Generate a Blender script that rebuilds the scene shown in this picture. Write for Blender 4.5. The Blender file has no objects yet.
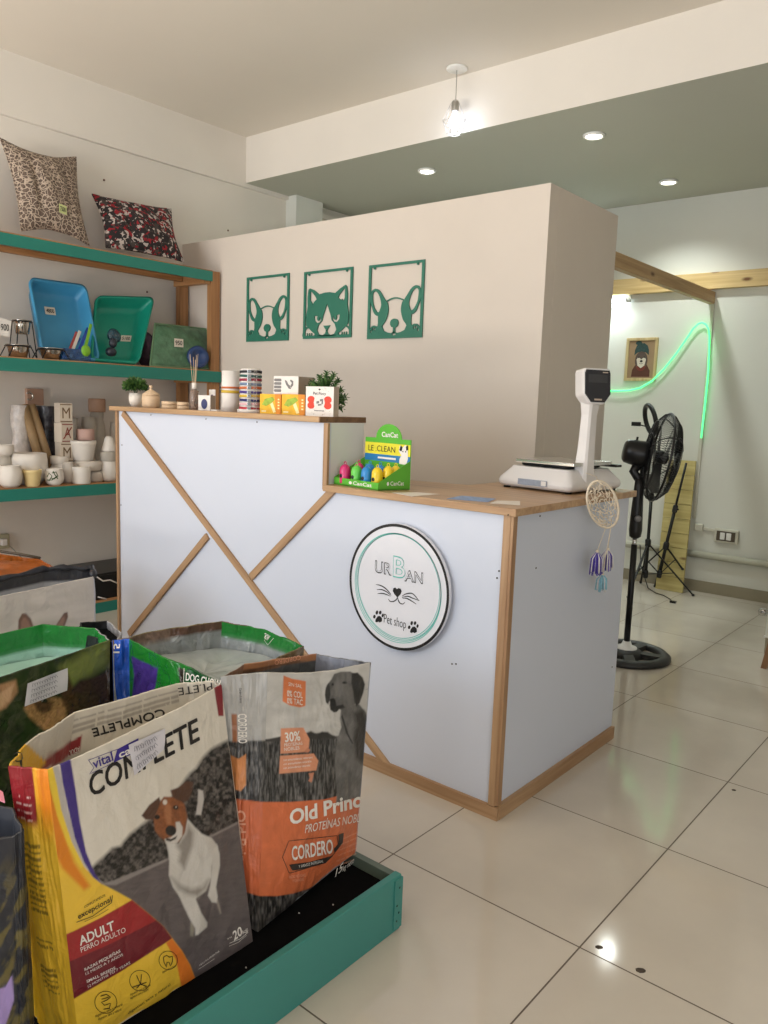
import bpy, bmesh, math, random
import numpy as np
from mathutils import Vector, Matrix
from mathutils.geometry import tessellate_polygon
random.seed(7); rng = np.random.RandomState(5)
C = bpy.context.scene.collection
PI = math.pi

# ------------------------------------------------------------------ camera model
F, PITCH, YAW, ROLL, H = 786.98, -0.13581, 0.692096, -0.0347653, 1.32
def _rot(a, b, g):
    cy, sy = math.cos(b), math.sin(b)
    fwd = np.array([-sy*math.cos(a), cy*math.cos(a), math.sin(a)])
    right = np.array([cy, sy, 0.0]); down = np.cross(fwd, right)
    return np.array([right*math.cos(g)+down*math.sin(g), -right*math.sin(g)+down*math.cos(g), fwd])
R = _rot(PITCH, YAW, ROLL); CAM = np.array([0, 0, H])
def ray(x, y): return np.array([(x-384)/F, (y-512)/F, 1.0]) @ R
def on(ax, val, x, y):
    d = ray(x, y); return CAM + (val-CAM[ax])/d[ax]*d
def proj(P):
    q = (np.asarray(P, float)-CAM) @ R.T
    return q[..., 0]/q[..., 2]*F+384, q[..., 1]/q[..., 2]*F+512
def depth(P): return float(((np.asarray(P, float)-CAM) @ R.T)[2])
cd = bpy.data.cameras.new('camera'); cam = bpy.data.objects.new('camera', cd); C.objects.link(cam)
cd.sensor_fit = 'HORIZONTAL'; cd.sensor_width = 36; cd.lens = 36*F/768; cd.clip_start = 0.02
m = Matrix([[R[0][i], -R[1][i], -R[2][i], CAM[i]] for i in range(3)]+[[0, 0, 0, 1]])
cam.matrix_world = m; bpy.context.scene.camera = cam

# ------------------------------------------------------------------ materials
def lin(c):
    return tuple(((v/255)/12.92 if v/255 <= .04045 else ((v/255+.055)/1.055)**2.4) for v in c)
MATS = {}
def mat(name, rgb, rough=.5, metal=0, var=.06, scale=18, bump=0, bscale=60, emit=0, trans=0, alpha=1, coat=0, spec=.5, ecol=None, stretch=None, ior=1.45):
    if name in MATS: return MATS[name]
    M = bpy.data.materials.new(name); M.use_nodes = True; N = M.node_tree.nodes; L = M.node_tree.links
    b = N['Principled BSDF']; c = lin(rgb)
    b.inputs['Roughness'].default_value = rough; b.inputs['Metallic'].default_value = metal
    b.inputs['Specular IOR Level'].default_value = spec; b.inputs['Coat Weight'].default_value = coat
    b.inputs['IOR'].default_value = ior
    b.inputs['Transmission Weight'].default_value = trans; b.inputs['Alpha'].default_value = alpha
    tc = N.new('ShaderNodeTexCoord'); mp = N.new('ShaderNodeMapping'); L.new(tc.outputs['Object'], mp.inputs[0])
    if stretch: mp.inputs['Scale'].default_value = stretch
    n = N.new('ShaderNodeTexNoise'); n.inputs['Scale'].default_value = scale; n.inputs['Detail'].default_value = 4
    L.new(mp.outputs[0], n.inputs['Vector'])
    r = N.new('ShaderNodeMapRange'); r.inputs[1].default_value = .3; r.inputs[2].default_value = .7
    r.inputs[3].default_value = 1-var; r.inputs[4].default_value = 1+var; L.new(n.outputs[0], r.inputs[0])
    x = N.new('ShaderNodeMixRGB'); x.blend_type = 'MULTIPLY'; x.inputs[0].default_value = 1
    x.inputs[1].default_value = (*c, 1); L.new(r.outputs[0], x.inputs[2]); L.new(x.outputs[0], b.inputs['Base Color'])
    if bump:
        n2 = N.new('ShaderNodeTexNoise'); n2.inputs['Scale'].default_value = bscale; n2.inputs['Detail'].default_value = 3
        L.new(mp.outputs[0], n2.inputs['Vector'])
        bp = N.new('ShaderNodeBump'); bp.inputs['Strength'].default_value = bump; bp.inputs['Distance'].default_value = .01
        L.new(n2.outputs[0], bp.inputs['Height']); L.new(bp.outputs[0], b.inputs['Normal'])
    if emit:
        b.inputs['Emission Color'].default_value = (*lin(ecol or rgb), 1); b.inputs['Emission Strength'].default_value = emit
    MATS[name] = M; return M
def wood(name, c1, c2, axis=0, rough=.55, freq=1.0, knots=False):
    """pine: long grain streaks running along the axis"""
    if name in MATS: return MATS[name]
    M = bpy.data.materials.new(name); M.use_nodes = True; N = M.node_tree.nodes; L = M.node_tree.links; b = N['Principled BSDF']
    tc = N.new('ShaderNodeTexCoord'); mp = N.new('ShaderNodeMapping'); L.new(tc.outputs['Object'], mp.inputs[0])
    s = [38*freq]*3; s[axis] = 1.6*freq; mp.inputs['Scale'].default_value = s
    n = N.new('ShaderNodeTexNoise'); n.inputs['Scale'].default_value = 1; n.inputs['Detail'].default_value = 6
    n.inputs['Distortion'].default_value = .6; L.new(mp.outputs[0], n.inputs['Vector'])
    cr = N.new('ShaderNodeValToRGB'); cr.color_ramp.elements[0].position = .32; cr.color_ramp.elements[1].position = .68
    cr.color_ramp.elements[0].color = (*lin(c2), 1); cr.color_ramp.elements[1].color = (*lin(c1), 1)
    L.new(n.outputs[0], cr.inputs[0]); out = cr.outputs[0]
    if knots:
        mp2 = N.new('ShaderNodeMapping'); L.new(tc.outputs['Object'], mp2.inputs[0]); s2 = [9]*3; s2[axis] = 3.5
        mp2.inputs['Scale'].default_value = s2
        v = N.new('ShaderNodeTexVoronoi'); v.inputs['Scale'].default_value = 1; L.new(mp2.outputs[0], v.inputs['Vector'])
        r = N.new('ShaderNodeValToRGB'); r.color_ramp.elements[0].position = .06; r.color_ramp.elements[1].position = .16
        r.color_ramp.elements[0].color = (.25, .14, .07, 1); r.color_ramp.elements[1].color = (1, 1, 1, 1)
        L.new(v.outputs['Distance'], r.inputs[0])
        x = N.new('ShaderNodeMixRGB'); x.blend_type = 'MULTIPLY'; x.inputs[0].default_value = 1
        L.new(out, x.inputs[1]); L.new(r.outputs[0], x.inputs[2]); out = x.outputs[0]
    L.new(out, b.inputs['Base Color']); b.inputs['Roughness'].default_value = rough
    MATS[name] = M; return M
def paintmat(name, rough=.4, bump=.25, spec=.5, bscale=14):
    """printed film: the print is stored as a colour attribute on the dense panel mesh"""
    if name in MATS: return MATS[name]
    M = bpy.data.materials.new(name); M.use_nodes = True; N = M.node_tree.nodes; L = M.node_tree.links; b = N['Principled BSDF']
    a = N.new('ShaderNodeVertexColor'); a.layer_name = 'print'; L.new(a.outputs[0], b.inputs['Base Color'])
    b.inputs['Roughness'].default_value = rough; b.inputs['Specular IOR Level'].default_value = spec
    tc = N.new('ShaderNodeTexCoord'); n = N.new('ShaderNodeTexNoise'); n.inputs['Scale'].default_value = bscale; n.inputs['Detail'].default_value = 4
    n.inputs['Distortion'].default_value = .5; L.new(tc.outputs['Object'], n.inputs['Vector'])
    bp = N.new('ShaderNodeBump'); bp.inputs['Strength'].default_value = bump; bp.inputs['Distance'].default_value = .03
    L.new(n.outputs[0], bp.inputs['Height']); L.new(bp.outputs[0], b.inputs['Normal'])
    MATS[name] = M; return M

# ------------------------------------------------------------------ mesh builder
class MB:
    def __init__(s): s.v = []; s.f = []; s.mi = []; s.sm = []; s.mats = []; s.col = {}
    def mid(s, m):
        if m not in s.mats: s.mats.append(m)
        return s.mats.index(m)
    def add(s, vs, fs, m, smooth=False, cols=None):
        o = len(s.v); k = s.mid(m)
        s.v.extend([(float(a[0]), float(a[1]), float(a[2])) for a in vs])
        s.f.extend([tuple(i+o for i in f) for f in fs]); s.mi.extend([k]*len(fs)); s.sm.extend([smooth]*len(fs))
        if cols is not None: s.col[o] = np.asarray(cols, float)
        return s
    def build(s, name, parent=None, bevel=0, seg=2, fix=True):
        me = bpy.data.meshes.new(name); o0 = np.array([0., 0, 0])
        if parent is None and s.v:
            a = np.array(s.v); o0 = np.array([(a[:, 0].min()+a[:, 0].max())/2, (a[:, 1].min()+a[:, 1].max())/2, a[:, 2].min()])
            vs = (a-o0).tolist()
        elif parent is not None:
            o0 = np.array(parent.get('_o', (0, 0, 0))); vs = (np.array(s.v)-o0).tolist()
        else: vs = s.v
        me.from_pydata(vs, [], s.f)
        for m in s.mats: me.materials.append(m)
        me.polygons.foreach_set('material_index', s.mi); me.polygons.foreach_set('use_smooth', s.sm)
        if s.col:
            ca = me.color_attributes.new('print', 'FLOAT_COLOR', 'POINT')
            arr = np.ones((len(s.v), 4)); 
            for o, c in s.col.items(): arr[o:o+len(c), :3] = c
            ca.data.foreach_set('color', arr.ravel())
        me.update()
        if fix:
            bm = bmesh.new(); bm.from_mesh(me); bmesh.ops.recalc_face_normals(bm, faces=bm.faces); bm.to_mesh(me); bm.free()
        ob = bpy.data.objects.new(name, me); C.objects.link(ob)
        if parent is None: ob.location = o0; ob['_o'] = [float(q) for q in o0]
        else:
            ob.parent = parent; ob['_o'] = [float(q) for q in o0]
        if bevel:
            b = ob.modifiers.new('bevel', 'BEVEL'); b.width = bevel; b.segments = seg; b.limit_method = 'ANGLE'; b.angle_limit = .6
            b.harden_normals = False
        return ob
    # shapes
    def box(s, lo, hi, m):
        x0, y0, z0 = lo; x1, y1, z1 = hi
        return s.add([(x0, y0, z0), (x1, y0, z0), (x1, y1, z0), (x0, y1, z0), (x0, y0, z1), (x1, y0, z1), (x1, y1, z1), (x0, y1, z1)],
                     [(0, 3, 2, 1), (4, 5, 6, 7), (0, 1, 5, 4), (1, 2, 6, 5), (2, 3, 7, 6), (3, 0, 4, 7)], m)
    def obox(s, c, ax, ay, az, m):
        c = np.array(c, float); ax, ay, az = (np.array(q, float) for q in (ax, ay, az))
        vs = [c+i*ax+j*ay+k*az for k in (-1, 1) for j, i in ((-1, -1), (-1, 1), (1, 1), (1, -1))]
        return s.add(vs, [(0, 3, 2, 1), (4, 5, 6, 7), (0, 1, 5, 4), (1, 2, 6, 5), (2, 3, 7, 6), (3, 0, 4, 7)], m)
    def hull8(s, b, t, m):   # four base points and four top points
        return s.add(list(b)+list(t), [(0, 3, 2, 1), (4, 5, 6, 7), (0, 1, 5, 4), (1, 2, 6, 5), (2, 3, 7, 6), (3, 0, 4, 7)], m)
    def bar(s, a, b, w, h, m, up=(0, 0, 1)):
        a, b = np.array(a, float), np.array(b, float); d = b-a; l = np.linalg.norm(d); d /= l
        u = np.array(up, float); sd = np.cross(d, u); sd /= np.linalg.norm(sd); u = np.cross(sd, d)
        return s.obox((a+b)/2, d*l/2, sd*w/2, u*h/2, m)
    def prism(s, poly, holes, fn, d0, d1, m):
        """flat sheet with holes; fn(a,b,depth)->xyz"""
        loops = [poly]+list(holes); allp = [p for l in loops for p in l]
        tri = tessellate_polygon([[Vector((p[0], p[1], 0)) for p in l] for l in loops]); n = len(allp)
        vs = [fn(p[0], p[1], d0) for p in allp]+[fn(p[0], p[1], d1) for p in allp]
        fs = [tuple(t) for t in tri]+[tuple(i+n for i in reversed(t)) for t in tri]; o = 0
        for l in loops:
            k = len(l); fs += [(o+i, o+(i+1) % k, o+(i+1) % k+n, o+i+n) for i in range(k)]; o += k
        return s.add(vs, fs, m)
    def flat(s, poly, fn, off, m, holes=()):
        loops = [poly]+list(holes); allp = [p for l in loops for p in l]
        tri = tessellate_polygon([[Vector((p[0], p[1], 0)) for p in l] for l in loops])
        allp, tri = refine(allp, tri, fn)
        return s.add([fn(p[0], p[1], off) for p in allp], [tuple(t) for t in tri], m)
    def lathe(s, prof, c, m, n=28, axis=(0, 0, 1), sx=1, sy=1, lump=0, smooth=True):
        c = np.array(c, float); w = np.array(axis, float); w /= np.linalg.norm(w)
        u = np.cross((0, 1, 0) if abs(w[1]) < .9 else (1, 0, 0), w); u /= np.linalg.norm(u); v = np.cross(w, u)
        vs = []; fs = []
        for r, z in prof:
            for k in range(n):
                a = 2*PI*k/n; rr = r*(1+lump*math.sin(5*a+z*60)*math.cos(3*a-z*90))
                vs.append(c+w*z+u*rr*math.cos(a)*sx+v*rr*math.sin(a)*sy)
        for i in range(len(prof)-1):
            for k in range(n): fs.append((i*n+k, i*n+(k+1) % n, (i+1)*n+(k+1) % n, (i+1)*n+k))
        if tuple(prof[0]) == tuple(prof[-1]): return s.add(vs, fs, m, smooth)
        if prof[0][0] > 1e-6: fs.append(tuple(reversed(range(n))))
        if prof[-1][0] > 1e-6: fs.append(tuple(range((len(prof)-1)*n, len(prof)*n)))
        return s.add(vs, fs, m, smooth)
    def tube(s, pts, r, m, n=8, closed=False, smooth=True):
        P = [np.array(p, float) for p in pts]; K = len(P); vs = []; fs = []; prev = None
        for i in range(K):
            a = P[(i-1) % K] if (closed or i > 0) else P[i]; b = P[(i+1) % K] if (closed or i < K-1) else P[i]
            t = b-a; t = t/(np.linalg.norm(t)+1e-12)
            if prev is None:
                u = np.cross(t, (0, 0, 1)); 
                if np.linalg.norm(u) < .05: u = np.cross(t, (1, 0, 0))
            else: u = prev-t*(prev@t)
            u = u/(np.linalg.norm(u)+1e-12); prev = u; v = np.cross(t, u); rr = r[i] if hasattr(r, '__len__') else r
            for k in range(n): vs.append(P[i]+u*rr*math.cos(2*PI*k/n)+v*rr*math.sin(2*PI*k/n))
        for i in range(K if closed else K-1):
            j = (i+1) % K
            for k in range(n): fs.append((i*n+k, i*n+(k+1) % n, j*n+(k+1) % n, j*n+k))
        if not closed: fs += [tuple(reversed(range(n))), tuple(range((K-1)*n, K*n))]
        return s.add(vs, fs, m, smooth)
    def ball(s, c, r, m, n=16, k=10):
        r = np.array(r if hasattr(r, '__len__') else (r, r, r), float); c = np.array(c, float)
        vs = []; fs = []
        for i in range(k+1):
            th = PI*i/k
            for j in range(n): ph = 2*PI*j/n; vs.append(c+r*(math.sin(th)*math.cos(ph), math.sin(th)*math.sin(ph), math.cos(th)))
        for i in range(k):
            for j in range(n): fs.append((i*n+j, i*n+(j+1) % n, (i+1)*n+(j+1) % n, (i+1)*n+j))
        return s.add(vs, fs, m, True)
    def grid(s, G, m, cols=None, closed=False, smooth=True):
        G = np.asarray(G); a, b = G.shape[:2]
        fs = [(i*b+j, i*b+(j+1) % b, (i+1)*b+(j+1) % b, (i+1)*b+j) for i in range(a-1) for j in range(b if closed else b-1)]
        return s.add(G.reshape(-1, 3).tolist(), fs, m, smooth, cols)
    # artwork in photograph pixels, carried on to a surface by fn(px, py, off)
    def stroke(s, pts, w, fn, m, off=.0012, closed=False):
        if getattr(fn, 'sub', 0):
            P0 = [np.array(p, float) for p in pts]; w0 = list(w) if hasattr(w, '__len__') else [w]*len(P0); P_, W_ = [], []
            for i in range(len(P0) if closed else len(P0)-1):
                j = (i+1) % len(P0); nn = max(1, int(np.linalg.norm(P0[j]-P0[i])/2.5))
                for k in range(nn): P_.append(P0[i]*(1-k/nn)+P0[j]*k/nn); W_.append(w0[i]*(1-k/nn)+w0[j]*k/nn)
            if not closed: P_.append(P0[-1]); W_.append(w0[-1])
            pts, w = P_, W_
        P = [np.array(p, float) for p in pts]; K = len(P); L_ = []; R_ = []
        for i in range(K):
            a = P[(i-1) % K] if (closed or i > 0) else P[i]; b = P[(i+1) % K] if (closed or i < K-1) else P[i]
            t = b-a; t /= (np.linalg.norm(t)+1e-9); n = np.array([-t[1], t[0]]); ww = w[i] if hasattr(w, '__len__') else w
            L_.append(P[i]+n*ww/2); R_.append(P[i]-n*ww/2)
        vs = [fn(p[0], p[1], off) for p in L_]+[fn(p[0], p[1], off) for p in R_]
        return s.add(vs, [(i, (i+1) % K, K+(i+1) % K, K+i) for i in range(K if closed else K-1)], m)
    def ell(s, cx, cy, rx, ry, fn, m, off=.0012, n=20, rot=0):
        c, d = math.cos(rot), math.sin(rot)
        return s.flat([(cx+rx*math.cos(2*PI*k/n)*c-ry*math.sin(2*PI*k/n)*d, cy+rx*math.cos(2*PI*k/n)*d+ry*math.sin(2*PI*k/n)*c) for k in range(n)], fn, off, m)
    def text(s, body, BL, BR, TL, fn, m, off=.0012, bold=0.0):
        V, T = textgeo(body, bold); BL, BR, TL = (np.array(q, float) for q in (BL, BR, TL))
        pp = [tuple(BL+(BR-BL)*a+(TL-BL)*b) for a, b in V]; pp, T = refine(pp, T, fn)
        return s.add([fn(p[0], p[1], off) for p in pp], T, m)
def refine(pts, tris, fn):
    """split long triangles so that a print follows a bulging bag"""
    lim = getattr(fn, 'sub', 0)
    if not lim: return pts, [tuple(t) for t in tris]
    pts = [tuple(map(float, p[:2])) for p in pts]; mid = {}; work = []; out = []
    for t in tris:
        t = tuple(t); work += [(t[0], t[i], t[i+1]) for i in range(1, len(t)-1)]
    def m_(a, b):
        k = (min(a, b), max(a, b))
        if k not in mid: mid[k] = len(pts); pts.append(((pts[a][0]+pts[b][0])/2, (pts[a][1]+pts[b][1])/2))
        return mid[k]
    while work:
        t = work.pop(); L_ = [math.dist(pts[t[i]], pts[t[(i+1) % 3]]) for i in range(3)]; i = L_.index(max(L_))
        if L_[i] < lim or len(pts) > 6000: out.append(t); continue
        a, b, c = t[i], t[(i+1) % 3], t[(i+2) % 3]; q = m_(a, b); work += [(a, q, c), (q, b, c)]
    return pts, out
_tg = {}
def textgeo(body, bold=0.0):
    k = (body, bold)
    if k in _tg: return _tg[k]
    cu = bpy.data.curves.new('lettering', 'FONT'); cu.body = body; cu.size = 1; cu.offset = bold; cu.resolution_u = 3
    ob = bpy.data.objects.new('lettering', cu); C.objects.link(ob); bpy.context.view_layer.update()
    dg = bpy.context.evaluated_depsgraph_get(); me = bpy.data.meshes.new_from_object(ob.evaluated_get(dg))
    V = np.array([v.co[:2] for v in me.vertices]); T = [tuple(p.vertices) for p in me.polygons]
    bpy.data.objects.remove(ob); bpy.data.curves.remove(cu); bpy.data.meshes.remove(me)
    cap = .69
    V[:, 0] = (V[:, 0]-V[:, 0].min())/(V[:, 0].max()-V[:, 0].min()); V[:, 1] /= cap
    _tg[k] = (V.tolist(), T); return _tg[k]
def plane(ax, val, sgn):           # print standing on an axis plane; off lifts it towards the viewer
    return lambda px, py, off=0: on(ax, val+sgn*off, px, py)

# ------------------------------------------------------------------ objects
def struct(name, mb, bevel=0): o = mb.build(name, None, bevel); o['kind'] = 'structure'; return o
def thing(name, label, cat, loc=(0, 0, 0), group=None):
    o = bpy.data.objects.new(name, None); C.objects.link(o); o.location = [float(q) for q in loc]; o['_o'] = [float(q) for q in loc]
    o.empty_display_size = .05; o['label'] = label; o['category'] = cat
    if group: o['group'] = group
    return o
def tag(o, label, cat, group=None):
    o['label'] = label; o['category'] = cat
    if group: o['group'] = group
    return o
def dup(src, dloc, label, group=None):
    """copy a thing with its parts and sub-parts"""
    r = src.copy(); C.objects.link(r); r.location = Vector(src.location)+Vector(dloc); r['label'] = label
    if group: r['group'] = group
    for ch in list(src.children):
        c = ch.copy(); C.objects.link(c); c.parent = r
        for g in list(ch.children): d = g.copy(); C.objects.link(d); d.parent = c
    return r
SKY_E, BOUNCE_E, SIDE_E, EXPO = 74, 250, 36, 0.22

# ================================================================== THE ROOM
white_wall = mat('painted_wall', (228, 221, 211), .75, var=.015, scale=3, bump=.05, bscale=90)
ceil_m = mat('ceiling_paint', (222, 214, 202), .85, var=.012, scale=2)
part_m = mat('partition_paint', (216, 205, 193), .7, var=.02, scale=2.5, bump=.08, bscale=25)
rear_m = mat('rear_wall_paint', (222, 222, 214), .7, var=.02, scale=2)
UW, VH, VR, XR, YF = -4.75, 3.97, 6.03, 2.3, -2.6
ZC, ZL = 3.22, 2.90
# tiled floor
fm = bpy.data.materials.new('porcelain_tiles'); fm.use_nodes = True; N = fm.node_tree.nodes; L = fm.node_tree.links; b = N['Principled BSDF']
tc = N.new('ShaderNodeTexCoord'); mp = N.new('ShaderNodeMapping'); L.new(tc.outputs['Object'], mp.inputs[0])
br = N.new('ShaderNodeTexBrick'); br.offset = 0; br.inputs['Scale'].default_value = 1; br.inputs['Mortar Size'].default_value = .0022
br.inputs['Mortar Smooth'].default_value = .1; br.inputs['Brick Width'].default_value = .5985; br.inputs['Row Height'].default_value = .5985
br.inputs['Color1'].default_value = (*lin((202, 193, 180)), 1); br.inputs['Color2'].default_value = (*lin((196, 187, 174)), 1)
br.inputs['Mortar'].default_value = (*lin((96, 84, 72)), 1); L.new(mp.outputs[0], br.inputs['Vector'])
n1 = N.new('ShaderNodeTexNoise'); n1.inputs['Scale'].default_value = 3.5; n1.inputs['Detail'].default_value = 6; L.new(tc.outputs['Object'], n1.inputs['Vector'])
r1 = N.new('ShaderNodeMapRange'); r1.inputs[1].default_value = .3; r1.inputs[2].default_value = .7; r1.inputs[3].default_value = .93; r1.inputs[4].default_value = 1.05
L.new(n1.outputs[0], r1.inputs[0]); mx = N.new('ShaderNodeMixRGB'); mx.blend_type = 'MULTIPLY'; mx.inputs[0].default_value = 1
L.new(br.outputs['Color'], mx.inputs[1]); L.new(r1.outputs[0], mx.inputs[2]); L.new(mx.outputs[0], b.inputs['Base Color'])
r2 = N.new('ShaderNodeMapRange'); r2.inputs[3].default_value = .09; r2.inputs[4].default_value = .6; L.new(br.outputs['Fac'], r2.inputs[0])
L.new(r2.outputs[0], b.inputs['Roughness']); bp = N.new('ShaderNodeBump'); bp.invert = True; bp.inputs['Distance'].default_value = .001; bp.inputs['Strength'].default_value = .5
L.new(br.outputs['Fac'], bp.inputs['Height']); L.new(bp.outputs[0], b.inputs['Normal']); b.inputs['Specular IOR Level'].default_value = .45
fl = MB().box((UW-.1, YF-.1, -.1), (XR+.1, VR+.1, 0), fm)
flo = struct('floor', fl)
mp.inputs['Location'].default_value = (flo.location.x+.742+.5985*20, flo.location.y-1.716+.5985*20, 0)
struct('ceiling', MB().box((UW-.1, YF-.1, ZC), (XR+.1, VH+.12, ZC+.1), ceil_m))
struct('trim_header', MB().box((UW-.1, VH, ZL+.0005), (XR+.1, VH+.03, ZC), white_wall))
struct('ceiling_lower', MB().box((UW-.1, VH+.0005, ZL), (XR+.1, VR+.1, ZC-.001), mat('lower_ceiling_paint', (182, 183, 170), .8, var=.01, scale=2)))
wl = MB().box((UW-.1, YF-.1, 0), (UW, VR, ZC), white_wall)
wl.box((UW, YF, 2.872), (UW+.028, 4.40, ZC), white_wall)              # thicker plaster band above the shelves
wl.box((UW, 4.69, 2.80), (UW+.05, VR, 2.84), white_wall)
struct('wall_left', wl)
struct('wall_column', MB().box((UW, 4.40, 0), (UW+.115, 4.69, ZL), rear_m))
struct('wall_rear', MB().box((UW-.1, VR, 0), (XR+.1, VR+.1, ZC), rear_m))
wr_ = MB().box((XR, -.3, 0), (XR+.1, VR, ZC), rear_m); wr_.box((XR, YF-.1, 0), (XR+.1, -2.2, ZC), rear_m); wr_.box((XR, -2.2, 2.4), (XR+.1, -.3, ZC), rear_m)   # unseen side opening, added for the fill lamp on the bags
struct('wall_right', wr_)
wf = MB()                                                              # shop front: a wide opening to the street
wf.box((UW-.1, YF-.1, 2.75), (XR+.1, YF, ZC), white_wall); wf.box((UW-.1, YF-.1, 0), (-4.3, YF, 2.75), white_wall)
wf.box((1.9, YF-.1, 0), (XR+.1, YF, 2.75), white_wall); wf.box((-4.3, YF-.1, 0), (1.9, YF, .12), white_wall)
struct('wall_front', wf)
pw = MB().box((UW, 3.43, 0), (-1.90, 3.52, 2.373), part_m)
pw.box((-1.99, 3.52, 0), (-1.90, 4.19, 2.373), part_m)
struct('wall_partition', pw, bevel=.002)
wp = MB().box((-1.083, 4.72, .095), (-.75, 4.90, ZL), rear_m)
wp.box((-1.088, 4.71, .09), (-.75, 4.90, .098), mat('white_trim', (225, 222, 214), .4))
struct('wall_pillar', wp)
tile_trim = mat('skirting_tile', (150, 142, 122), .35, var=.04, scale=6)
struct('baseboard_rear', MB().box((-3.6, VR-.012, 0), (-.6, VR, .085), tile_trim))
struct('baseboard_pillar', MB().box((-1.078, 4.712, 0), (-.75, 4.72, .09), tile_trim))
# dirt specks trodden on the tiles
sp = mat('floor_grime', (70, 60, 50), .8)
for px, py, r in ((599.5, 947, .009), (641, 970, .011), (734, 790, .007)):
    p = on(2, 0, px, py); q = MB(); q.lathe([(r, 0), (r*.7, .0015), (0, .002)], (p[0], p[1], 0), sp, 9, lump=.35)
    tag(q.build('grime_speck'), {599.5: 'small dark grime speck beside the main tile joint', 641: 'largest dark grime speck on the pale floor tile', 734: 'faint grime speck near the right edge of the floor'}[px], 'dirt')

# ---------------------------------------------------------------- timber beams at the rear
pine = wood('pine', (222, 196, 142), (196, 164, 108), 0, knots=True)
piney = wood('pine_depth', (196, 164, 118), (160, 124, 82), 1, knots=True)
tag(MB().box((-3.35, VR-.045, 2.228), (-.7, VR, 2.345), pine).build('timber_beam', bevel=.003), 'pale knotty pine beam fixed level along the rear wall', 'beam')
tag(MB().box((-1.99, 4.19, 2.125), (-1.945, VR-.001, 2.21), piney).build('ceiling_beam', bevel=.003), 'darker pine beam running from white partition back to rear wall', 'beam')

# ---------------------------------------------------------------- ceiling lamps
em = mat('lamp_white', (255, 252, 244), .4, emit=8, ecol=(255, 250, 238))
wht = mat('white_plastic', (235, 234, 230), .35, var=.01)
def spot(x, y, label):
    t = thing('downlight', label, 'ceiling light', (x, y, ZL-.012), 'recessed downlights')
    MB().lathe([(.052, -.004), (.061, 0), (.064, .008), (.058, .012), (.043, .012), (.043, .002), (.052, -.004)], (x, y, ZL-.012), wht, 32).build('rim', t)
    MB().lathe([(.045, .001), (.03, -.001), (0, -.0015)], (x, y, ZL-.012), em, 32).build('diffuser', t)
    l = bpy.data.lights.new('downlight_lamp', 'SPOT'); l.energy = 40; l.spot_size = 2.2; l.spot_blend = .8; l.shadow_soft_size = .05; l.color = (.93, 1, .95)
    o = bpy.data.objects.new('downlight_lamp', l); C.objects.link(o); o.location = (x, y, ZL-.03)
for px, py, lab in ((427, 170, 'leftmost small round downlight in the lower ceiling'), (594, 134.5, 'middle small round downlight in the lower ceiling'), (668.5, 181, 'rightmost small round downlight, nearest the rear wall')):
    p = on(2, ZL, px, py); spot(p[0], p[1], lab)
px_, py_ = on(2, ZC, 457, 68)[:2]
pt = thing('pendant_lamp', 'wire cage pendant lamp with glowing bulb before the header beam', 'lamp', (px_, py_, 2.85))
MB().lathe([(.055, -.012), (.06, -.008), (.06, 0), (0, 0)][::-1], (px_, py_, ZC), wht, 28).build('ceiling_rose', pt)
MB().tube([(px_, py_, ZC-.01), (px_+.001, py_, 3.04)], .0022, mat('grey_cord', (150, 145, 138), .6), 8).build('cord', pt)
MB().lathe([(0, 0), (.016, 0), (.021, -.012), (.021, -.05), (.017, -.058), (0, -.058)][::-1], (px_, py_, 3.045), mat('socket_grey', (165, 160, 150), .35, metal=.4), 20).build('socket', pt)
MB().lathe([(0, -.1), (.018, -.096), (.031, -.08), (.034, -.062), (.03, -.044), (.018, -.026), (.014, -.01), (.014, 0)], (px_, py_, 2.99), mat('bulb_glow', (235, 240, 255), .3, emit=9, ecol=(225, 235, 255)), 24).build('bulb', pt)
wire = mat('white_wire', (205, 200, 195), .3, metal=.3); cg = MB(); zt, zm, zb = 3.04, 2.93, 2.865
for k in range(6):
    a = 2*PI*k/6; u = np.array([math.cos(a), math.sin(a), 0]); a2 = a+PI/6; u2 = np.array([math.cos(a2), math.sin(a2), 0]); c0 = np.array([px_, py_, 0])
    cg.tube([c0+u*.02+(0, 0, zt), c0+u*.075+(0, 0, zm)], .0016, wire, 6); cg.tube([c0+u*.075+(0, 0, zm), c0+u2*.04+(0, 0, zb)], .0016, wire, 6)
    u3 = np.array([math.cos(a-PI/6), math.sin(a-PI/6), 0]); cg.tube([c0+u*.075+(0, 0, zm), c0+u3*.04+(0, 0, zb)], .0016, wire, 6)
for rr, zz in ((.075, zm), (.04, zb), (.02, zt)):
    cg.tube([(px_+rr*math.cos(2*PI*k/6), py_+rr*math.sin(2*PI*k/6), zz) for k in range(6)], .0016, wire, 6, closed=True)
cg.build('wire_cage', pt)
l = bpy.data.lights.new('pendant_bulb', 'POINT'); l.energy = .6; l.color = (.78, .87, 1); l.shadow_soft_size = .035
o = bpy.data.objects.new('pendant_bulb', l); C.objects.link(o); o.location = (px_, py_, 2.875)
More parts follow.
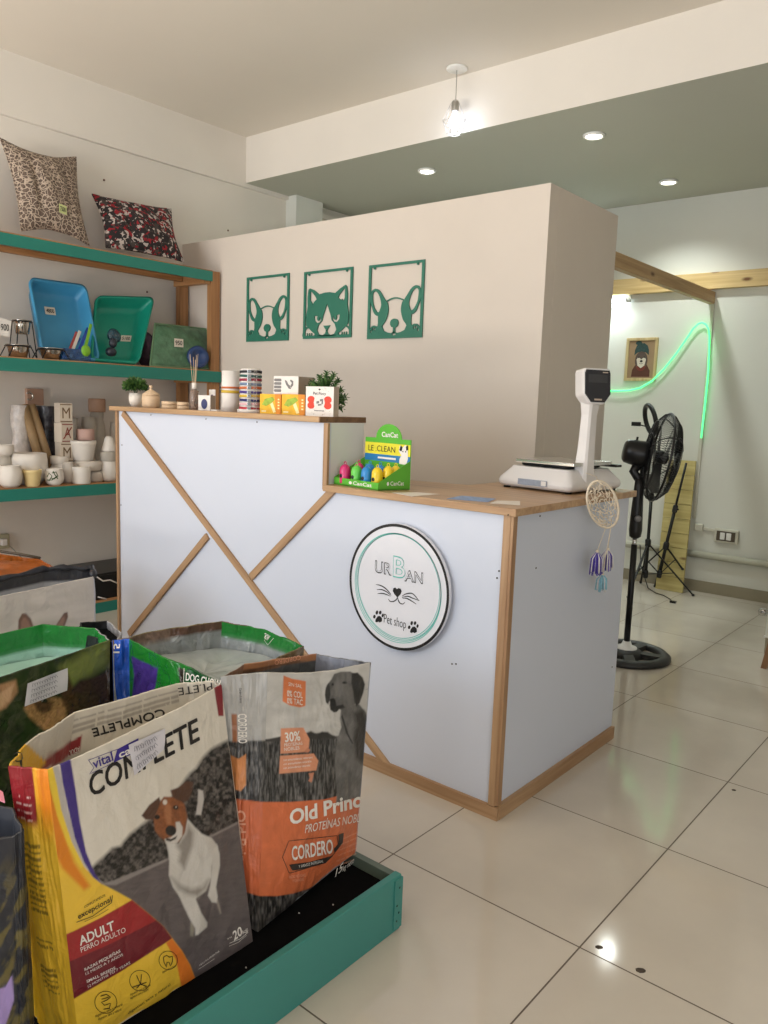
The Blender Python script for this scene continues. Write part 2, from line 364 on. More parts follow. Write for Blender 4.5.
# tube lamp under the wall beam
tl = thing('tube_lamp', 'glowing white tube lamp under the beam on rear wall', 'lamp', (-3.0, VR-.03, 2.17))
MB().box((-3.32, VR-.028, 2.196), (-2.585, VR, 2.2285), wht).build('batten', tl, bevel=.003)
MB().tube([(-3.3, VR-.045, 2.187), (-2.6, VR-.045, 2.187)], .014, mat('tube_glow', (240, 250, 255), .3, emit=16, ecol=(225, 245, 255)), 14).build('tube', tl)
MB().lathe([(.02, 0), (.02, .03), (0, .03)], (-2.6, VR-.045, 2.187), wht, 16, axis=(1, 0, 0)).build('end_cap', tl)
l = bpy.data.lights.new('tube_light', 'AREA'); l.shape = 'RECTANGLE'; l.size = .7; l.size_y = .03; l.energy = 5.5; l.color = (.85, 1, .97)
o = bpy.data.objects.new('tube_light', l); C.objects.link(o); o.location = (-2.95, VR-.07, 2.17); o.rotation_euler = (math.radians(-35), 0, 0)

# ---------------------------------------------------------------- rear wall fittings
RW = lambda px, py, off=0: on(1, VR-off, px, py)
ledp = [(606, 391), (618, 391), (629, 390.5), (640, 388), (652, 381), (664, 369), (676, 354), (687, 338), (693, 329), (698, 324), (702, 322.5), (706, 324.5), (708.5, 329), (709.3, 336), (709.2, 352), (708, 375), (705, 405), (701.2, 438)]
pts = [RW(a, b, .027) for a, b in ledp]; sm = []
for i in range(len(pts)-1):
    for k in range(4): sm.append(pts[i]*(1-k/4)+pts[i+1]*k/4)
sm.append(pts[-1])
tag(MB().tube(sm, .0068, mat('led_green', (90, 235, 140), .4, emit=1.5, ecol=(84, 244, 140)), 8).build('light_strip'), 'glowing green flexible light strip looping across the rear wall', 'light strip')
for i in range(2, len(pts)-1, 3):
    l = bpy.data.lights.new('led_glow', 'POINT'); l.energy = .035; l.color = (.15, 1, .3); l.shadow_soft_size = .03
    o = bpy.data.objects.new('led_glow', l); C.objects.link(o); o.location = pts[i]+np.array([0, -.06, 0])
pvc = mat('pvc_white', (205, 202, 188), .4, var=.02)
cx = -1.955
cn = MB(); cn.box((cx-.012, VR-.014, .55), (cx+.012, VR, 2.13), pvc)
cn2 = tag(cn.build('cable_conduit', bevel=.002), 'thin white vertical cable conduit beside the green light strip', 'conduit')
j = RW(700, 527); MB().box((j[0]-.03, VR-.04, j[2]-.028), (j[0]+.03, VR, j[2]+.028), pvc).build('junction_box', cn2, bevel=.008)
o1 = RW(727, 536); MB().bar((j[0]+.03, VR-.012, j[2]-.005), (o1[0], VR-.012, j[2]-.02), .02, .02, pvc).build('horizontal_run', cn2, bevel=.002)
ot = thing('power_outlet', 'white power outlet box with dark sockets on rear wall', 'outlet', (o1[0], VR, o1[2]-.05))
MB().box((o1[0]-.085, VR-.03, o1[2]-.052), (o1[0]+.085, VR, o1[2]+.052), pvc).build('box', ot, bevel=.008)
dk = mat('dark_plastic', (28, 27, 26), .45, var=.03)
MB().box((o1[0]-.066, VR-.034, o1[2]-.036), (o1[0]+.066, VR-.029, o1[2]+.036), mat('outlet_brown', (84, 74, 62), .4)).build('socket_plate', ot, bevel=.003)
q = MB()
for dx in (-.022, .022): q.box((o1[0]+dx-.017, VR-.04, o1[2]-.026), (o1[0]+dx+.017, VR-.033, o1[2]+.026), wht)
q.build('socket', ot, bevel=.003)
pm = mat('drain_pipe', (186, 184, 168), .45, var=.03)
pa = RW(689, 552); pb = RW(770, 569); z1 = pa[2]
tag(MB().tube([(pa[0], VR-.045, z1), (-.8, VR-.045, z1)], .026, pm, 14).build('drain_pipe'), 'pale pipe running low along the rear wall, right half', 'pipe')
tag(MB().tube([(-3.2, VR-.045, z1), (pa[0]-.14, VR-.045, z1)], .026, pm, 14).build('drain_pipe'), 'pale pipe along the rear wall, part behind the tripods', 'pipe')
vv = MB(); vv.lathe([(.022, 0), (.022, .03), (.012, .035), (.012, .07)], (pa[0]-.02, VR-.09, z1), dk, 14, axis=(0, 1, 0)); vv.tube([(pa[0]-.005, VR-.09, z1+.085), (pa[0]-.03, VR-.095, z1), (pa[0]-.01, VR-.09, z1-.08)], .012, dk, 10)
tag(vv.build('stop_valve'), 'small dark valve at the end of the pale wall pipe', 'valve')
# framed portrait of a husky in a knitted cap
fr = [RW(*q) for q in ((624.5, 381), (656, 379), (657.5, 337.5), (625, 337))]
x0, x1 = fr[0][0], fr[1][0]; z0, z1_ = fr[0][2], fr[2][2]
fm_ = wood('frame_wood', (206, 186, 140), (180, 156, 108), 2)
pf = thing('framed_picture', 'small wood framed portrait of a dog in a knitted cap', 'picture', ((x0+x1)/2, VR, z0))
q = MB(); t = .022
for lo, hi in (((x0, z0), (x1, z0+t)), ((x0, z1_-t), (x1, z1_)), ((x0, z0+t), (x0+t, z1_-t)), ((x1-t, z0+t), (x1, z1_-t))): q.box((lo[0], VR-.019, lo[1]), (hi[0], VR-.002, hi[1]), fm_)
q.build('frame', pf, bevel=.002)
q = MB().box((x0+t*.8, VR-.012, z0+t*.8), (x1-t*.8, VR-.004, z1_-t*.8), mat('picture_ground', (158, 132, 102), .7, var=.08, scale=8))
W_, H_ = x1-x0, z1_-z0; FP = lambda a, b, off=0: (x0+a*W_, VR-.012-off, z0+b*H_)
def E(cx, cy, rx, ry, m, off, mb, n=22): mb.flat([(cx+rx*math.cos(2*PI*k/n), cy+ry*math.sin(2*PI*k/n)) for k in range(n)], FP, off, m)
mg = mat('husky_grey', (92, 78, 70), .8); mw = mat('husky_white', (215, 205, 190), .8); mt = mat('knit_teal', (52, 74, 72), .9, var=.2, scale=90); mr = mat('coat_brown', (92, 56, 44), .8)
q.flat([(.22, .1), (.8, .1), (.8, .24), (.68, .4), (.35, .4), (.24, .26)], FP, .0008, mr); E(.51, .47, .2, .22, mg, .0012, q)
q.flat([(.36, .5), (.42, .56), (.51, .5), (.6, .56), (.66, .5), (.62, .36), (.51, .3), (.4, .36)], FP, .0018, mw); E(.51, .33, .14, .1, mat('scarf', (120, 60, 50), .9), .0016, q)
q.flat([(.28, .6), (.29, .72), (.34, .82), (.44, .875), (.58, .875), (.68, .82), (.73, .72), (.74, .6), (.64, .66), (.5, .69), (.38, .66)], FP, .0022, mt); E(.4, .88, .1, .05, mt, .0024, q)
E(.43, .55, .025, .018, dk, .0026, q); E(.6, .55, .025, .018, dk, .0026, q); E(.515, .46, .045, .028, dk, .0026, q); q.stroke([(.46, .41), (.51, .395), (.57, .41)], .01, FP, dk, .0027)
q.build('print', pf)
# slatted board leaning on the rear wall
bl_, br_ = on(2, 0, 655, 588.5), on(2, 0, 681, 591.5); yb = 5.88
tb = np.array([-2.17, VR-.03, .985]); w_ = .205
bd = MB(); pl_ = wood('slat_pine', (204, 190, 128), (178, 160, 98), 0, knots=True, freq=.8); nsl = 9
for k in range(nsl):
    f0, f1 = k/nsl, (k+.97)/nsl
    a = np.array([-2.145, yb, .003]); lo = a+(tb-a)*f0; hi = a+(tb-a)*f1; dn = np.array([0, -.018, -.002])
    bd.hull8([lo, lo+(w_, 0, 0), lo+(w_, 0, 0)+dn, lo+dn], [hi, hi+(w_, 0, 0), hi+(w_, 0, 0)+dn, hi+dn], pl_)
tag(bd.build('slatted_board', bevel=.0015, fix=True), 'narrow pine board of horizontal slats leaning on rear wall', 'board')

# ---------------------------------------------------------------- tripods
blk = mat('black_plastic', (20, 20, 21), .35, var=.05, scale=30); blm = mat('black_metal', (26, 26, 27), .3, metal=.3, var=.04)
def tripod(name, label, cat, base, top, hub, feet, lowhub, extra=None):
    t = thing(name, label, cat, (base[0], base[1], 0)); base, top, hub, lowhub = (np.array(q, float) for q in (base, top, hub, lowhub))
    q = MB(); mid = hub+(top-hub)*.45; q.tube([lowhub, hub, mid], .012, blm, 10); q.tube([mid, top], .0085, blm, 10); q.build('pole', t)
    for c_, r_ in ((hub, .022), (mid, .019), (lowhub, .019)):
        q = MB(); d = (top-lowhub)/np.linalg.norm(top-lowhub); q.lathe([(r_*.8, -.03), (r_, -.02), (r_, .02), (r_*.8, .03)], c_, blk, 14, axis=d); q.build('collar', t)
    q = MB(); q.tube([mid, mid+(.03, -.02, 0)], .007, blk, 8); q.build('clamp_knob', t)
    for f_ in feet:
        f_ = np.array(f_, float); lg = MB(); lg.bar(hub, f_, .014, .01, blm); o = lg.build('leg', t)
        MB().ball(f_, (.012, .012, .01), blk, 10, 6).build('rubber_foot', o)
        MB().bar(lowhub, hub+(f_-hub)*.58, .01, .005, blm).build('brace', t)
    return t
hubA = on(1, 5.72, 648, 543); pA = on(1, 5.72, 655, 445); loA = on(1, 5.72, 645.5, 574)
tA = tripod('light_stand', 'black tripod stand carrying a ring lamp behind the fan', 'tripod', (hubA[0], 5.72, 0), (pA[0], 5.72, 1.12), hubA, [on(2, .01, 693, 595), on(2, .01, 628, 597), (hubA[0]-.12, 5.95, .01)], loA)
# the ring lamp on top, seen nearly edge on
rc = on(1, 5.72, 650.5, 419.5); ax_ = np.array([.72, .66, .26]); ax_ /= np.linalg.norm(ax_); uu = np.cross(ax_, (0, 0, 1)); uu /= np.linalg.norm(uu); ww = np.cross(uu, ax_)
MB().tube([rc+uu*.098*math.cos(2*PI*k/40)+ww*.108*math.sin(2*PI*k/40) for k in range(40)], .017, blk, 12, closed=True).build('ring_lamp', tA)
q = MB(); q.tube([rc-ww*.108, rc-ww*.15, (pA[0], 5.72, 1.11)], .008, blk, 8); h_ = on(1, 5.70, 636.5, 424); q.tube([rc-ww*.15, rc-ww*.06-uu*.04, h_], .005, blk, 8); q.box(h_-(.035, .01, .015), h_+(.03, .01, .015), blk); q.build('phone_holder', tA)
hubB = on(1, 5.85, 666, 546); tB_ = on(1, 5.93, 686.3, 463); loB = on(1, 5.80, 659.5, 574)
tripod('light_stand', 'black tripod stand without a lamp leaning before the slatted board', 'tripod', (hubB[0], 5.85, 0), tB_, hubB, [on(2, .01, 655, 586), on(1, 5.86, 682.5, 569), on(1, 5.80, 636, 573)], loB)
cb = [(640, 545), (641, 562), (643, 578), (648, 588), (656, 593), (664, 595.5), (670, 599), (673, 602)]
pp = [on(1, 5.66, 640, 545), on(1, 5.66, 641, 566)]+[on(2, .006, a, b) for a, b in cb[3:]]
kk = MB(); sm = []
for i in range(len(pp)-1):
    for k in range(5): sm.append(pp[i]*(1-k/5)+pp[i+1]*k/5)
kk.tube(sm, .0035, blk, 6); kk.box(np.array(pp[-1])-(.02, .012, .006), np.array(pp[-1])+(.02, .012, .008), blk)
tag(kk.build('extension_cord'), 'thin black cord with plug trailing from the tripod across floor', 'cord')

# ---------------------------------------------------------------- pedestal fan
fx, fy = -1.625, 4.08
fan = thing('pedestal_fan', 'black pedestal fan with round slotted base behind the counter', 'fan', (fx, fy, 0))
q = MB(); n = 64; ro, ri, rr = .235, .175, .085
rub = mat('base_rubber', (44, 44, 43), .42, var=.05)
q.lathe([(ri+.002, .004), (ri, .02), (ri+.012, .034), (ro-.02, .034), (ro, .018), (ro, .003), (ri+.002, .004)], (fx, fy, 0), rub, n)
q.lathe([(0, .004), (rr+.012, .004), (rr, .03), (.06, .045), (0, .05)], (fx, fy, 0), rub, 40)
for k in range(5):
    a = 2*PI*k/5+.2; d = np.array([math.cos(a), math.sin(a), 0]); c0 = np.array([fx, fy, .019]); q.bar(c0+d*.06, c0+d*(ri+.015), .055, .026, rub)
q.build('base', fan)
MB().lathe([(.058, .043), (.056, .052), (.03, .06), (.02, .085), (0, .085)], (fx, fy, 0), wht, 24).build('base_collar', fan)
MB().tube([(fx, fy, .06), (fx, fy, .62)], .0165, blm, 16).build('pole', fan)
MB().tube([(fx, fy, .6), (fx, fy, .66)], .012, mat('chrome', (200, 200, 198), .15, metal=1), 16).build('inner_pole', fan)
q = MB(); q.lathe([(.018, .655), (.03, .665), (.034, .70), (.03, .80), (.024, .93), (.022, .975), (0, .975)], (fx, fy, 0), blk, 20, sy=1.15); q.build('control_box', fan)
kb = on(0, fx+.03, 641, 520); MB().lathe([(.018, 0), (.016, .012), (0, .013)], (fx+.02, fy-.03, .765), mat('knob_grey', (120, 120, 122), .3), 16, axis=(.5, -.85, 0)).build('control_knob', fan)
fc = on(1, 4.17, 660.5, 457.5); FA = np.array([.84, .53, -.15]); FA /= np.linalg.norm(FA); FU = np.cross(FA, (0, 0, 1)); FU /= np.linalg.norm(FU); FW = np.cross(FU, FA)
def FP3(r, a, d): return fc+FA*d+FU*r*math.cos(a)+FW*r*math.sin(a)
RC = .235
q = MB(); q.lathe([(0, -.195), (.048, -.194), (.060, -.184), (.067, -.15), (.070, -.10), (.068, -.075), (.05, -.06), (0, -.06)], fc, blk, 28, axis=FA); q.build('motor_housing', fan)
MB().tube([fc-FA*.10-FW*.05, fc-FA*.12-FW*.10, np.array([fx, fy, .965])], [.03, .024, .022], blk, 14).build('neck', fan)
MB().tube([fc-FA*.14+FW*.06, fc-FA*.14+FW*.085], .006, blk, 8).build('oscillation_knob', fan)
prof_b = [(.05, -.075), (.12, -.072), (.19, -.055), (RC-.006, -.022), (RC, 0)]; prof_f = [(.04, .085), (.12, .078), (.19, .055), (RC-.006, .02), (RC, 0)]
gw = mat('grille_wire', (40, 40, 42), .35, metal=.6, var=.02)
for nm, pr in (('rear_guard', prof_b), ('front_guard', prof_f)):
    q = MB()
    for k in range(104):
        a = 2*PI*k/104; q.tube([FP3(r, a+.12*(RC-r)/RC, d) for r, d in pr], .0013, gw, 4, smooth=False)
    for r, d in (pr[1], pr[2]): q.tube([FP3(r, 2*PI*k/48, d) for k in range(48)], .002, gw, 5, closed=True)
    for k in range(4):
        a = 2*PI*k/4+.5; q.tube([FP3(r, a, d*1.03) for r, d in pr], .0035, blk, 5)
    q.build(nm, fan)
MB().tube([FP3(RC+.001, 2*PI*k/64, 0) for k in range(64)], .0065, blk, 8, closed=True).build('guard_rim', fan)
MB().lathe([(0, .095), (.03, .094), (.04, .088), (.04, .082), (0, .08)][::-1], fc, blk, 20, axis=FA).build('front_cap', fan)
MB().lathe([(.03, -.03), (.036, 0), (.03, .035), (0, .045)], fc, blk, 20, axis=FA).build('hub', fan)
for k in range(3):
    a0 = 2*PI*k/3+.4; G = np.array([[FP3(.03+.165*i/7, a0+(j/6-.5)*(.75+.35*i/7), .03*(j/6-.5)) for j in range(7)] for i in range(8)])
    MB().grid(G, mat('blade_grey', (46, 46, 48), .3)).build('blade', fan, fix=False)

# ---------------------------------------------------------------- stool leg by the pillar
stl = wood('stool_wood', (150, 112, 78), (118, 84, 54), 2)
f0 = on(2, 0, 764, 668)
st = thing('wooden_stool', 'wooden stool leg showing at the right edge beside pillar', 'stool', (f0[0]+.17, f0[1], 0))
for sx, sy in ((-1, -1), (1, -1), (1, 1), (-1, 1)):
    cxx, cyy = f0[0]+.17, f0[1]+.17
    MB().hull8([(cxx+sx*.17-.014, cyy+sy*.17-.014, 0), (cxx+sx*.17+.014, cyy+sy*.17-.014, 0), (cxx+sx*.17+.014, cyy+sy*.17+.014, 0), (cxx+sx*.17-.014, cyy+sy*.17+.014, 0)],
        [(cxx+sx*.11-.018, cyy+sy*.11-.018, .43), (cxx+sx*.11+.018, cyy+sy*.11-.018, .43), (cxx+sx*.11+.018, cyy+sy*.11+.018, .43), (cxx+sx*.11-.018, cyy+sy*.11+.018, .43)], stl).build('leg', st)
MB().lathe([(0, .43), (.16, .43), (.165, .445), (.16, .46), (0, .46)], (f0[0]+.17, f0[1]+.17, 0), stl, 30).build('seat', st)
dp = on(1, 4.70, 761.5, 611); q = MB(); q.lathe([(.012, 0), (.012, .02), (.022, .03), (.022, .05), (.012, .058), (0, .058)], (dp[0]+.02, 4.72, dp[2]), MATS['chrome'], 18, axis=(-.2, -1, 0))
tag(q.build('door_stop'), 'small round chrome stop on the white pillar edge', 'door stop')

# ================================================================== THE COUNTER
CF = 2.10; XL, XS, XE, YB = -3.425, -2.022, -1.225, 2.985; ZH, ZLc = 1.267, 1.019
lam = mat('white_laminate', (203, 208, 221), .38, var=.008, scale=3)
oak_x = wood('batten_wood', (182, 148, 112), (150, 114, 80), 0); oak_y = wood('batten_wood_depth', (182, 148, 112), (150, 114, 80), 1); oak_z = wood('batten_wood_up', (180, 146, 110), (148, 112, 80), 2)
top_w = wood('counter_top_wood', (190, 156, 118), (156, 120, 86), 0, rough=.35); dark_w = wood('dark_top_wood', (132, 98, 66), (104, 74, 48), 0, rough=.4)
ct = thing('reception_counter', 'white stepped reception counter with wooden battens, tops and diagonal strips', 'counter', (-2.3, 2.5, 0))
F2 = lambda a, b, d=0: (a, CF+d, b)
MB().prism([(XL+.01, .01), (XE-.01, .01), (XE-.01, ZLc-.022), (XS, ZLc-.022), (XS, ZH-.022), (XL+.01, ZH-.022)], [], F2, 0, .018, lam).build('front_panel', ct)
MB().box((XE-.018, CF+.018, .01), (XE, YB, ZLc-.024), lam).build('side_panel', ct)
MB().box((XS-.02, CF+.018, .95), (XS, CF+.20, ZH-.022), mat('step_panel', (222, 224, 220), .5, var=.01)).build('step_panel', ct)
MB().box((XL+.01, CF+.018, .01), (XL+.028, CF+.22, ZH-.022), lam).build('end_panel', ct)
MB().box((-1.70, CF+.50, .01), (-1.682, YB, ZLc-.024), lam).build('inner_panel', ct)
YUT = 2.335
MB().box((-3.462, CF-.022, ZH-.021), (XS-.027, YUT, ZH), top_w).build('upper_top', ct, bevel=.002)
MB().box((XS-.027, CF-.022, ZH-.0212), (XS-.021, YUT, ZH+.0002), dark_w).build('end_grain', ct)
T2 = lambda a, b, d=0: (a, b, ZLc-d)
MB().prism([(XS+.001, CF-.022), (XE+.022, CF-.022), (XE+.022, YB+.02), (-1.705, YB+.02), (-1.705, 2.575), (XS+.001, 2.50)], [], T2, 0, .024, top_w).build('lower_top', ct, bevel=.002)
def batten(a, b, w, m, nm='batten', y=CF, th=.012):
    a = np.array([a[0], y-th/2, a[1]]); b = np.array([b[0], y-th/2, b[1]])
    return MB().bar(a, b, th, w, m, up=np.cross((b-a)/np.linalg.norm(b-a), (0, 1, 0))).build(nm, ct, bevel=.0012)
P2 = lambda px, py: tuple(on(1, CF-.006, px, py)[[0, 2]])
batten((XL+.008, .045), (XL+.008, ZH-.022), .016, oak_z, 'edge_strip')
batten((XS, ZLc-.02), (XS, ZH-.022), .022, oak_z, 'step_post')
batten((XE-.013, .045), (XE-.013, ZLc-.025), .026, oak_z, 'corner_post')
batten((XL, .022), (XE+.012, .022), .044, oak_x, 'base_batten', th=.014)
wdiag = mat('x', (0, 0, 0)) if False else oak_x
def diag(p, q_, w):
    a, b_ = P2(*p), P2(*q_)
    d = np.array([b_[0]-a[0], 0, b_[1]-a[1]]); Ln = np.linalg.norm(d); ang = math.atan2(d[2], d[0])
    me = MB().box((0, -.011, -w/2), (Ln, 0, w/2), oak_x).build('diagonal_batten', None, bevel=.0012)
    me.parent = ct; o_ = Vector(ct['_o']); c_ = Vector(((a[0]+b_[0])/2, CF-.0005, (a[1]+b_[1])/2))
    # stored about its own middle so that the grain follows the batten
    import mathutils
    bb = [Vector(v.co) for v in me.data.vertices]; mz = (max(v.z for v in bb)+min(v.z for v in bb))/2; my = max(v.y for v in bb)
    for v in me.data.vertices: v.co.z -= mz; v.co.y -= my
    me.location = c_-o_; me.rotation_euler = (0, -ang, 0)
diag((123, 413), (389, 768), .030); diag((334, 489), (251, 577), .030); diag((207.5, 536), (129, 634), .030)
MB().box((XE, CF+.0, 0.0), (XE+.014, YB, .05), oak_y).build('side_base_batten', ct, bevel=.0012)
MB().box((XE, CF-.011, .05), (XE+.010, CF+.014, ZLc-.025), oak_z).build('side_corner_strip', ct, bevel=.0012)
scr = mat('screw_dark', (70, 62, 56), .4, metal=.6); q = MB()
for px, py in ((151, 415), (206, 419), (257, 422), (326, 427), (122, 445), (121, 505), (499, 571), (497, 578), (452, 664), (456, 664), (326, 450), (325, 478), (327, 420)):
    c_ = on(1, CF-.001, px, py); q.lathe([(.0032, 0), (.0028, .0012), (0, .0016)], c_, scr, 10, axis=(0, -1, 0))
for px, py in ((540, 516), (614, 504), (509, 603), (536, 568), (613, 560), (612, 667), (504, 690), (508, 515)):
    c_ = on(0, XE+.001, px, py); q.lathe([(.0032, 0), (.0028, .0012), (0, .0016)], c_, scr, 10, axis=(1, 0, 0))
o = q.build('screws', ct); o['kind'] = 'stuff'

# ---------------------------------------------------------------- the round sign
SG = plane(1, CF-.018, -1)
sc = on(1, CF-.02, 400.5, 587.8); el = on(1, CF-.02, 349.2, 575); er = on(1, CF-.02, 452.2, 600); et = on(1, CF-.02, 388, 524.3); eb = on(1, CF-.02, 411, 651)
SR = ((er[0]-el[0])+(et[2]-eb[2]))/4; sc = np.array([(er[0]+el[0])/2, CF, (et[2]+eb[2])/2])
ink = mat('ink_black', (24, 22, 24), .4, var=.02); tealp = mat('sign_teal', (96, 190, 178), .4, var=.02); sgw = mat('sign_white', (222, 222, 228), .3, var=.005)
sign = thing('round_sign', 'round white shop sign with black rim on the counter front', 'sign', (sc[0], CF, sc[2]-SR))
MB().lathe([(SR, .012), (SR, .026), (0, .026)], (sc[0], CF, sc[2]), sgw, 96, axis=(0, -1, 0), smooth=False).build('disc', sign, bevel=.001)
def ring(r0, r1, y, m, mb, n=96):
    vs = [(sc[0]+r*math.cos(2*PI*k/n), y, sc[2]+r*math.sin(2*PI*k/n)) for r in (r0, r1) for k in range(n)]
    mb.add(vs, [(k, (k+1) % n, n+(k+1) % n, n+k) for k in range(n)], m)
q = MB(); ring(SR*.955, SR*.999, CF-.0268, ink, q); q.build('black_rim', sign)
SG = lambda px, py, off=0: on(1, CF-.0262-off*.5, px, py)
q = MB()
for cx_, cz_, r_ in ((0, 0, .845), (.006, .002, .83), (-.004, -.003, .86), (.002, .004, .815)):
    n = 96; vs = [(sc[0]+cx_*.5+SR*(r_+dr)*math.cos(2*PI*k/n), CF-.0268, sc[2]+cz_+SR*(r_+dr)*math.sin(2*PI*k/n)) for dr in (0, .010) for k in range(n)]
    q.add(vs, [(k, (k+1) % n, n+(k+1) % n, n+k) for k in range(n)], tealp)
q.build('teal_rings', sign)
def S8(x, y): return (320+x*.20833, 500+y*.20833)
q = MB()
for tx, BL, BR, TL, bo, mm in (('UR', (263, 345), (343, 362), (265, 290), .012, ink), ('B', (350, 366), (409, 378), (352, 268), .012, tealp), ('AN', (405, 388), (493, 402), (407, 336), .012, ink)):
    q.text(tx, S8(*BL), S8(*BR), S8(*TL), SG, mm, .0015, bo+.012)
    q.text(tx, S8(BL[0]+2, BL[1]-2), S8(BR[0]-2, BR[1]-2.5), S8(TL[0]+2, TL[1]+2), SG, sgw, .0026, -.012 if tx != 'B' else -.002)
q.build('shop_name', sign)
q = MB(); hx, hy = 371, 440
q.flat([S8(*p) for p in ((hx, hy+28), (hx-14, hy+12), (hx-22, hy-4), (hx-19, hy-16), (hx-10, hy-20), (hx-2, hy-12), (hx+6, hy-17), (hx+16, hy-14), (hx+21, hy-2), (hx+16, hy+12))], SG, .0015, ink)
for pts_ in ([(371, 465), (366, 478), (352, 487), (336, 486), (328, 474)], [(371, 465), (376, 482), (384, 495), (398, 499), (408, 490)],
             [(341, 452), (315, 425), (290, 410), (268, 406)], [(341, 458), (318, 440), (295, 430), (272, 430)], [(338, 462), (315, 452), (295, 448), (276, 450)],
             [(393, 462), (415, 450), (445, 450), (474, 482)], [(393, 468), (420, 462), (442, 470), (478, 484)], [(396, 472), (415, 472), (440, 485), (462, 500)]):
    K = len(pts_); P = [np.array(p, float) for p in pts_]; sm = []
    for i in range(K-1):
        a = P[max(i-1, 0)]; b_ = P[i]; c_ = P[i+1]; d_ = P[min(i+2, K-1)]
        for k in range(6): t = k/6; sm.append(.5*((2*b_)+(-a+c_)*t+(2*a-5*b_+4*c_-d_)*t*t+(-a+3*b_-3*c_+d_)*t**3))
    sm.append(P[-1]); n = len(sm)
    q.stroke([S8(*p) for p in sm], [(1.1*(.35+.65*math.sin(PI*i/(n-1)))) for i in range(n)], SG, ink, .0015)
q.build('cat_face', sign)
for cx_, cy_ in ((281, 562), (448, 613)):
    q = MB(); q.flat([S8(cx_+a, cy_+b) for a, b in ((-14, 10), (-4, -4), (6, -6), (16, 4), (17, 20), (6, 26), (-2, 22), (-8, 26), (-16, 22))], SG, .0015, ink)
    for a, b, rx, ry in ((-20, -2, 6, 9), (-8, -22, 6, 10), (8, -22, 6, 9), (20, -8, 5, 9)): e = S8(cx_+a, cy_+b); q.ell(e[0], e[1], rx*.2083, ry*.2083, SG, ink, .0015, rot=.2)
    q.build('paw_print', sign)
q = MB(); q.text('Pet shop', S8(306, 588), S8(412, 618), S8(308, 545), SG, ink, .0015, -.006); q.build('lettering', sign)

# ---------------------------------------------------------------- things on the upper top
def PX(Y, px, py): return on(1, Y, px, py)
def rad(w, P): return w/2*depth(P)/F
def up_(px, w, top, Y, base=ZH):
    """centre, radius and height of a thing standing at depth Y"""
    c_ = on(1, Y, px, 400); c_ = np.array([c_[0], Y, base]); r_ = rad(w, c_)
    for _ in range(3):
        t_ = on(1, Y, px, top)
    return c_, r_, t_[2]-base
leafm = mat('leaf_green', (84, 120, 58), .55, var=.3, scale=60); leafd = mat('leaf_dark', (52, 88, 44), .55, var=.3, scale=60); pot_m = mat('pot_white', (226, 218, 208), .5, var=.03)
c_, r_, h_ = up_(135.7, 13.5, 393, 2.22)
pl = thing('potted_plant', 'small bushy green plant in round white pot at counter end', 'plant', c_)
MB().lathe([(0, 0), (r_*.6, 0), (r_*.95, h_*.3), (r_, h_*.6), (r_*.9, h_), (r_*.8, h_), (r_*.8, h_*.85), (0, h_*.85)], c_, pot_m, 28).build('pot', pl)
def bush(c, R_, n, mb, m, lf, flat=.8):
    for k in range(n):
        th = random.random()*2*PI; ph = math.acos(random.uniform(-.25, 1)); rr = R_*random.uniform(.35, 1)
        d = np.array([math.sin(ph)*math.cos(th), math.sin(ph)*math.sin(th), math.cos(ph)*flat]); p = c+d*rr
        a = d+np.array([random.uniform(-.6, .6) for _ in range(3)]); a /= np.linalg.norm(a); s_ = np.cross(a, (random.random(), random.random(), random.random())); s_ /= np.linalg.norm(s_); nn = np.cross(a, s_)
        w = lf*.32; mb.add([p, p+a*lf*.5+s_*w+nn*lf*.1, p+a*lf, p+a*lf*.5-s_*w+nn*lf*.1, p+a*lf*.5-nn*lf*.05], [(0, 1, 4), (1, 2, 4), (2, 3, 4), (3, 0, 4)], m)
q = MB(); cc = c_+np.array([0, 0, h_+.025]); bush(cc, .05, 520, q, leafd, .019); bush(cc+(0, -.004, .004), .055, 520, q, leafm, .018)
for k in range(10): a = k*.63; q.tube([c_+(0, 0, h_*.8), cc+(.02*math.cos(a), .02*math.sin(a), .01)], .001, leafd, 5)
q.build('foliage', pl)
bam = mat('turned_wood', (212, 184, 152), .5, var=.08, scale=40, stretch=(1, 1, 6))
c_, r_, h_ = up_(151, 17.8, 385, 2.20); jr = thing('wooden_jar', 'turned wooden jar with pointed lid and knob', 'jar', c_); h2 = h_*.55
MB().lathe([(0, 0), (r_*.94, 0), (r_, h2*.2), (r_*.98, h2*.45), (r_, h2*.5), (r_*.98, h2*.9), (r_*.9, h2), (0, h2)], c_, bam, 32).build('body', jr)
MB().lathe([(r_*1.0, h2), (r_*.95, h2*1.08), (r_*.6, h2*1.25), (r_*.25, h2*1.42), (r_*.12, h2*1.5), (r_*.1, h2*1.58), (r_*.2, h2*1.68), (r_*.16, h2*1.78), (0, h2*1.82)], c_, bam, 32).build('lid', jr)
for i, (px, w, labs) in enumerate(((169.5, 15.6, ('lower', 'upper')), (183, 11.8, ('lower', 'upper')))):
    for k in range(2):
        c_, r_, h_ = up_(px, w, 400, 2.20-.01*i); r_ *= .98; zz = .0165*k
        q = MB().lathe([(0, zz), (r_, zz), (r_*1.02, zz+.005), (r_*1.0, zz+.0155), (0, zz+.016)], c_, bam, 28)
        tag(q.build('wooden_coaster'), f'round pale wooden coaster, {labs[k]} of the {"left" if i == 0 else "right"} pair', 'coaster', 'wooden coasters')
c_, r_, h_ = up_(194.3, 9, 390, 2.19)
gl = mat('bottle_glass', (190, 170, 160), .12, var=.02, trans=.75)
rd = thing('reed_diffuser', 'reed diffuser bottle with thin wooden sticks', 'diffuser', c_)
MB().lathe([(0, 0), (r_, 0), (r_, h_*.93), (r_*.6, h_), (r_*.55, h_*1.06)], c_, gl, 24).build('bottle', rd)
